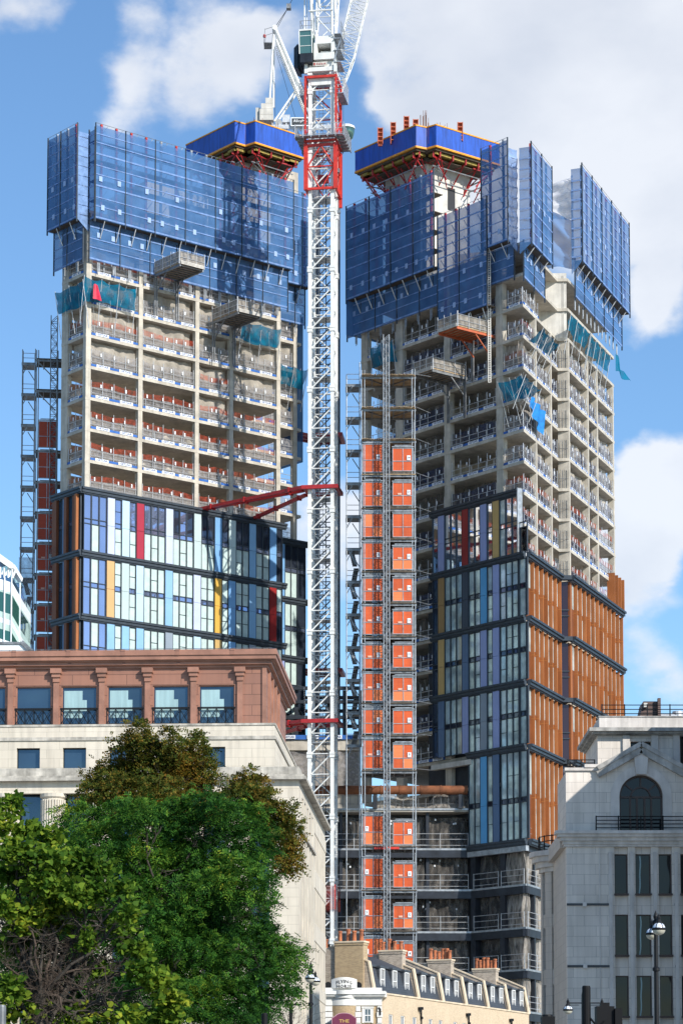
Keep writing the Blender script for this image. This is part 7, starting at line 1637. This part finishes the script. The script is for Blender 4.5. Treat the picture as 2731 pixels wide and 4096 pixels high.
a = P35(2343, 3943); th = thing('traffic_signal', (a.x, 35, 0), 'black traffic signal seen from behind at the bottom right', 'traffic signal')
MB().lathe((a.x, 35, 0), [(.06, 0), (.057, a.z-.02), (.05, a.z)], 14).build('pole', M['blk'], th)
x0, x1 = P35(2382, 4040).x, P35(2482, 4040).x; zt = P35(2382, 4026).z
m = MB(); m.box(x0, x1-.1, 34.9, 35.2, zt-1.0, zt); m.box(x0+.06, x1-.16, 34.94, 35.1, zt, zt+.05)
for i in range(3): m.lathe((x1-.16, 35.32, zt-.18-.3*i), [(.1, -.1), (.11, 0), (.1, .1)], 12)
m.build('signal_head', M['blk'], th); m = MB(); m.box(x1-.095, x1, 34.85, 35.25, zt-1.05, zt-.03); m.build('backing_board', M['blk'], th)
m = MB(); m.tube((a.x, 35, zt-.25), (x0+.05, 35.05, zt-.45), .03, 6); m.tube((a.x, 35, zt-.1), (a.x+.14, 34.9, zt-.28), .014, 6); m.tube((a.x+.14, 34.9, zt-.28), (x0+.1, 34.9, zt-.2), .014, 6); m.build('bracket', M['blk'], th)
a = P35(2187, 4062); m = MB(); m.box(P35(2162, 4070).x, P35(2213, 4070).x, 34.8, 35.1, a.z-.9, a.z-.02); m.lathe((a.x, 34.95, a.z-.02), [(.08, 0), (.07, .03)], 12); m.tube((a.x, 35, 0), (a.x, 35, a.z-.5), .05, 10); one('signal_cabinet', m, M['blk'], 'second, lower black signal head cut off by the bottom edge', 'traffic signal', loc=(a.x, 35, 0))
a = P(8, 4020, 40); m = MB(); m.lathe((a.x, 40, 0), [(.075, 0), (.07, a.z-.03), (.055, a.z)], 14); one('signal_pole', m, M['galvd'], 'grey round post cut by the left edge under the yellow-green tree', 'post', loc=(a.x, 40, 0))
a = P(1058, 4052, 60); m = MB(); m.lathe((a.x, 60, 0), [(.075, 0), (.07, a.z-.03), (.055, a.z)], 14); one('signal_pole', m, M['blk'], 'dark round post at the bottom, left of the thin lamp arm', 'post', loc=(a.x, 60, 0))
a = P(1163, 4022, 90); th = thing('lamp_column', (a.x, 90, 0), 'plain square lamp column with a short flat arm, below the tree', 'lamp column'); MB().box(a.x-.06, a.x+.06, 89.94, 90.06, 0, a.z).build('post', M['rail'], th); MB().box(a.x-.07, a.x+.36, 89.9, 90.1, a.z+.002, a.z+.06).build('lamp_head', M['rail'], th)
# ======================= TREES =======================
def leafmat(name, cols, trans=.28, rough=.7):
    m = bpy.data.materials.new(name); m.use_nodes = True; t = m.node_tree; t.nodes.clear(); N = t.nodes.new; L = t.links.new
    o = N('ShaderNodeOutputMaterial'); g = N('ShaderNodeNewGeometry'); r = N('ShaderNodeValToRGB'); tc = N('ShaderNodeTexCoord'); n = N('ShaderNodeTexNoise'); n.inputs['Scale'].default_value = .55; n.inputs['Detail'].default_value = 2; L(tc.outputs['Object'], n.inputs['Vector'])
    a = N('ShaderNodeMath'); a.operation = 'MULTIPLY_ADD'; L(g.outputs['Random Per Island'], a.inputs[0]); a.inputs[1].default_value = .5; b = N('ShaderNodeMath'); b.operation = 'MULTIPLY_ADD'; L(n.outputs[0], b.inputs[0]); b.inputs[1].default_value = 1.5; b.inputs[2].default_value = -.5; L(b.outputs[0], a.inputs[2]); L(a.outputs[0], r.inputs[0])
    while len(r.color_ramp.elements) < len(cols): r.color_ramp.elements.new(.5)
    for i, (p, c) in enumerate(cols): r.color_ramp.elements[i].position = p; r.color_ramp.elements[i].color = (*c, 1)
    d = N('ShaderNodeBsdfPrincipled'); d.inputs['Roughness'].default_value = rough; d.inputs['Specular IOR Level'].default_value = .15; L(r.outputs[0], d.inputs['Base Color'])
    tl = N('ShaderNodeBsdfTranslucent'); L(r.outputs[0], tl.inputs[0]); mx = N('ShaderNodeMixShader'); mx.inputs[0].default_value = trans; L(d.outputs[0], mx.inputs[1]); L(tl.outputs[0], mx.inputs[2]); L(mx.outputs[0], o.inputs[0]); return m
M['lf_rob'] = leafmat('robinia_leaf', [(0, (.006, .028, .007)), (.32, (.016, .068, .010)), (.6, (.042, .13, .015)), (.9, (.14, .25, .025)), (1, (.30, .32, .03))])
M['lf_lin'] = leafmat('linden_leaf', [(0, (.030, .050, .010)), (.35, (.065, .095, .014)), (.6, (.14, .115, .016)), (.85, (.24, .125, .02)), (1, (.26, .19, .02))])
M['lf_cat'] = leafmat('catalpa_leaf', [(0, (.025, .075, .010)), (.35, (.06, .135, .014)), (.68, (.19, .29, .028)), (.97, (.48, .48, .045))], trans=.45)
M['bark'] = mat('tree_bark', (.055, .045, .036), .9, var=.3, sc=3, bump=.4, c2=(.04, .033, .026)); M['barkl'] = mat('pale_bark', (.17, .14, .11), .9, var=.3, sc=4, bump=.4, c2=(.07, .058, .045))
M['barkt'] = mat('brown_twig_bark', (.085, .06, .045), .9, var=.3, sc=4, c2=(.05, .036, .026))
rs = np.random.RandomState(5)
def clump(px, py, rx, ry, Y, dy=0, ry3=None):
    c = P(px, py, Y+dy); s = 1/(FPX/(Y+dy)); return (np.array(c), np.array([rx*s, (ry3 or (rx+ry)/2)*s*1.1, ry*s]))
def rot_frames(n, droop):
    az = rs.uniform(0, 2*np.pi, n); el = rs.uniform(-droop, .45, n); d = np.stack([np.cos(az)*np.cos(el), np.sin(az)*np.cos(el), np.sin(el)], 1)
    r = rs.normal(size=(n, 3)); s = np.cross(d, np.array([0.15, -.25, .8])+r*.8); s /= np.linalg.norm(s, axis=1)[:, None]+1e-9; return d, s, np.cross(s, d)
def crown(name, clumps, nsprig, leaflets, slen, lw, lh, mm, par, droop=.5, shape='quad', inner=.35):
    vol = np.array([np.prod(c[1])**.75 for c in clumps]); cnt = (nsprig*vol/vol.sum()).astype(int)+1; base = np.array(org(par)); Vs = []; 
    for (c, r), k in zip(clumps, cnt):
        u = rs.normal(size=(k, 3)); u /= np.linalg.norm(u, axis=1)[:, None]; rad = inner+(1.12-inner)*rs.uniform(0, 1, k)**.6
        lump = 1+.24*np.sin(u[:, 0]*6+c[0]*3)*np.sin(u[:, 2]*5+c[2])+.2*np.sin(u[:, 2]*8+c[2]*2)+.14*np.sin(u[:, 1]*9+c[1])+.12*np.sin(u[:, 0]*13); p = c+u*r*(rad*lump)[:, None]
        d, s, n = rot_frames(k, droop); out = u*.7+d; out /= np.linalg.norm(out, axis=1)[:, None]; d = out; s = np.cross(d, n); s /= np.linalg.norm(s, axis=1)[:, None]+1e-9; n = np.cross(s, d)
        for j in range(leaflets):
            if leaflets == 1: b = p; ld = d; ls = s; 
            else:
                f = (j//2+.5)/(leaflets/2); sd = 1 if j % 2 else -1; b = p+d*(slen*f)-np.array([0, 0, 1.])*(slen*.35*f*f); ld = s*sd*.85+d*.5; ld /= np.linalg.norm(ld, axis=1)[:, None]; ls = np.cross(ld, n)
            sc = rs.uniform(.7, 1.25, k)[:, None]; l = ld*lh*sc; w = ls*lw*sc*.5; nn_ = np.cross(ld, ls)*lw*.18*sc
            if shape == 'quad': q = np.stack([b, b+l*.5+w+nn_, b+l, b+l*.5-w+nn_], 1)
            else: q = np.stack([b, b+l*.12+w*.8+nn_, b+l*.45+w+nn_, b+l, b+l*.45-w+nn_, b+l*.12-w*.8+nn_], 1)
            Vs.append(q)
    V = np.concatenate(Vs, 0); nf, kv, _ = V.shape; me = bpy.data.meshes.new(name); me.vertices.add(nf*kv); me.vertices.foreach_set('co', (V.reshape(-1, 3)-base).ravel()); me.loops.add(nf*kv); me.loops.foreach_set('vertex_index', np.arange(nf*kv)); me.polygons.add(nf); me.polygons.foreach_set('loop_start', np.arange(0, nf*kv, kv)); me.polygons.foreach_set('loop_total', np.full(nf, kv)); me.update(); me.validate(); me.materials.append(mm)
    return put(name, me, par)
def limb(m, a, b, r0, r1, bend=.12, k=5):
    a = Vector(a); b = Vector(b); L_ = (b-a).length; pts = [a]; off = Vector((rnd.uniform(-1, 1), rnd.uniform(-1, 1), rnd.uniform(-.2, .9)))*bend*L_
    for i in range(1, k+1): f = i/k; pts.append(a.lerp(b, f)+off*math.sin(f*math.pi)+(Vector((rnd.uniform(-1, 1), rnd.uniform(-1, 1), rnd.uniform(-1, 1)))*.03*L_ if i < k else Vector()))
    for i in range(k): m.tube(pts[i], pts[i+1], r0+(r1-r0)*i/k, 6, r0+(r1-r0)*(i+1)/k, cap=False)
    return pts
def twig(m, p, d, L_, r, depth):
    if depth == 0 or r < .0022: return
    q = p+d*L_; mid = p.lerp(q, .5)+Vector((rnd.uniform(-1, 1), rnd.uniform(-1, 1), rnd.uniform(-1, 1)))*L_*.09; m.tube(p, mid, r, 4, r*.85, cap=False); m.tube(mid, q, r*.85, 4, r*.65, cap=False)
    for i in range(rnd.choice((2, 3, 3))):
        v = (d+Vector((rnd.uniform(-1, 1), rnd.uniform(-1, 1), rnd.uniform(-.7, .8)))*.85).normalized(); twig(m, (mid if i == 2 else q), v, L_*rnd.uniform(.6, .85), r*.62, depth-1)
def tree(name, Y, base_px, clumps_px, hub, label, leafk, ns, nl, slen, lw, lh, bark, r0, twigs=2, dyr=1.5, droop=.5, shape='quad', inner=.35):
    b = P(base_px, 4000, Y); th = thing(name, (b.x, Y, 0), label, 'tree'); cl = [clump(a, c, d, e, Y, rnd.uniform(-dyr, dyr)) for a, c, d, e in clumps_px]
    hb = P(hub[0], hub[1], Y); m = MB(); limb(m, (b.x, Y, 0), hb, r0, r0*.7, .03, 8); m.build('trunk', M[bark], th, smooth=True)
    m = MB()
    for c, r in cl:
        pts = limb(m, hb-Vector((0, 0, rnd.uniform(0, 1.2))), Vector(c)+Vector((0, .5, 0)), r0*.24, .02, .12, 6)
        for q in range(twigs): twig(m, pts[rnd.choice((3, 4, 5))], Vector((rnd.uniform(-1, 1), rnd.uniform(-1, 1), rnd.uniform(-.2, 1))).normalized(), .5*float(r.mean())+.2, .025, 4)
    m.build('branches', M[bark], th, smooth=True)
    crown('crown', cl, ns, nl, slen, lw, lh, M[leafk], th, droop, shape, inner); return th, cl
tree('linden_tree', 105, 640, [(555, 2925, 42, 48), (550, 3000, 95, 58), (690, 2960, 40, 48), (680, 3030, 90, 58), (790, 2985, 36, 56), (800, 3050, 70, 55), (600, 3080, 165, 62), (430, 3105, 75, 48), (380, 3170, 60, 45), (540, 3160, 180, 62), (740, 3130, 130, 60), (1000, 3130, 70, 45), (960, 3180, 80, 50),
     (1030, 3210, 90, 62), (1090, 3290, 55, 62), (1150, 3240, 36, 40), (1120, 3380, 62, 80), (1170, 3330, 45, 55), (1160, 3440, 50, 62), (700, 3240, 260, 60)], (640, 3450), 'tall linden tree behind the others, its top leaves turning brown', 'lf_lin', 13500, 5, .26, .085, .115, 'bark', .28, dyr=1.2)
tree('robinia_tree', 85, 700, [(320, 3265, 95, 52), (455, 3255, 85, 50), (560, 3235, 75, 52), (680, 3262, 110, 62), (790, 3225, 80, 58), (880, 3240, 70, 52), (975, 3270, 85, 66), (1030, 3390, 78, 85), (410, 3370, 165, 85), (620, 3410, 185, 95), (830, 3420, 170, 105), (985, 3520, 120, 85), (700, 3580, 205, 115), (905, 3660, 185, 105), (590, 3740, 180, 115),
     (780, 3830, 220, 125), (985, 3790, 150, 90), (1105, 3790, 95, 45), (1150, 3850, 85, 42), (1080, 3920, 120, 52), (1150, 3985, 60, 34), (860, 4000, 210, 105), (600, 3980, 200, 115), (280, 3480, 150, 110), (200, 3700, 150, 120), (360, 3680, 150, 110), (330, 3950, 190, 120), (90, 3900, 120, 120), (60, 3550, 120, 110), (1010, 4050, 90, 50), (700, 3500, 170, 90), (560, 3560, 130, 90), (840, 3560, 120, 80), (740, 3700, 160, 90)],
     (690, 3800), 'big dark green feathery leaved tree in front of the stone office', 'lf_rob', 31000, 8, .28, .052, .125, 'bark', .3, dyr=2.2, droop=.7, inner=.3)
ct, cl = tree('catalpa_tree', 60, 165, [(55, 3210, 50, 40), (15, 3290, 55, 50), (120, 3320, 62, 42), (205, 3345, 58, 40), (60, 3400, 90, 55), (190, 3430, 90, 52), (320, 3440, 85, 45), (405, 3470, 60, 40), (60, 3500, 85, 50), (190, 3530, 95, 55), (310, 3570, 75, 50), (400, 3560, 62, 46), (495, 3545, 52, 28),
     (515, 3650, 45, 45), (495, 3730, 40, 55), (20, 3620, 50, 50), (560, 3790, 50, 40), (570, 3880, 60, 45), (640, 3920, 70, 50), (690, 4000, 60, 42), (650, 4070, 80, 40), (520, 4060, 70, 35), (400, 4085, 60, 28), (350, 3760, 35, 50), (90, 3700, 70, 50), (230, 3690, 60, 40), (40, 3950, 60, 60), (150, 4050, 80, 50), (300, 4060, 70, 40), (420, 3680, 50, 40), (170, 3640, 100, 50), (270, 3640, 70, 45), (60, 3780, 80, 50), (400, 3880, 60, 40), (30, 4060, 50, 40)],
     (175, 3960), 'yellow-green broad leaved tree at the lower left with many bare twisted twigs', 'lf_cat', 8600, 1, 0, .125, .15, 'bark', .20, twigs=3, dyr=.9, droop=1.1, shape='heart', inner=.1)
m = MB(); hb = P(175, 3960, 60)
for (x, y) in ((60, 3720), (20, 3860), (110, 3700), (250, 3760), (420, 3870), (330, 3950), (440, 3980), (250, 4040), (80, 3860), (370, 3800), (30, 3960), (110, 3960)):
    e = P(x, y, 60+rnd.uniform(-.7, .7)); pts = limb(m, hb-Vector((0, 0, rnd.uniform(0, .5))), e, .045, .018, .16, 6)
    for q in (2, 3, 4, 5, 6): 
        for w in range(2): twig(m, pts[q], Vector((rnd.uniform(-1, 1), rnd.uniform(-.5, .5), rnd.uniform(-.8, .9))).normalized(), rnd.uniform(.22, .42), .011, 5)
m.build('bare_twigs', M['barkt'], ct, smooth=True)
b = P(1180, 4090, 95); th = thing('bare_sapling', (b.x, 95, 0), 'leafless twiggy sapling at the bottom beside the lamp column', 'tree'); m = MB(); hb = P(1165, 4130, 95); limb(m, (b.x, 95, 0), hb, .05, .04, .02, 4); m.build('trunk', M['bark'], th); m = MB()
for i in range(9): twig(m, hb, Vector((rnd.uniform(-1, 1), rnd.uniform(-.5, .5), rnd.uniform(.25, 1))).normalized(), rnd.uniform(.35, .55), .016, 6)
m.build('twigs', M['bark'], th)
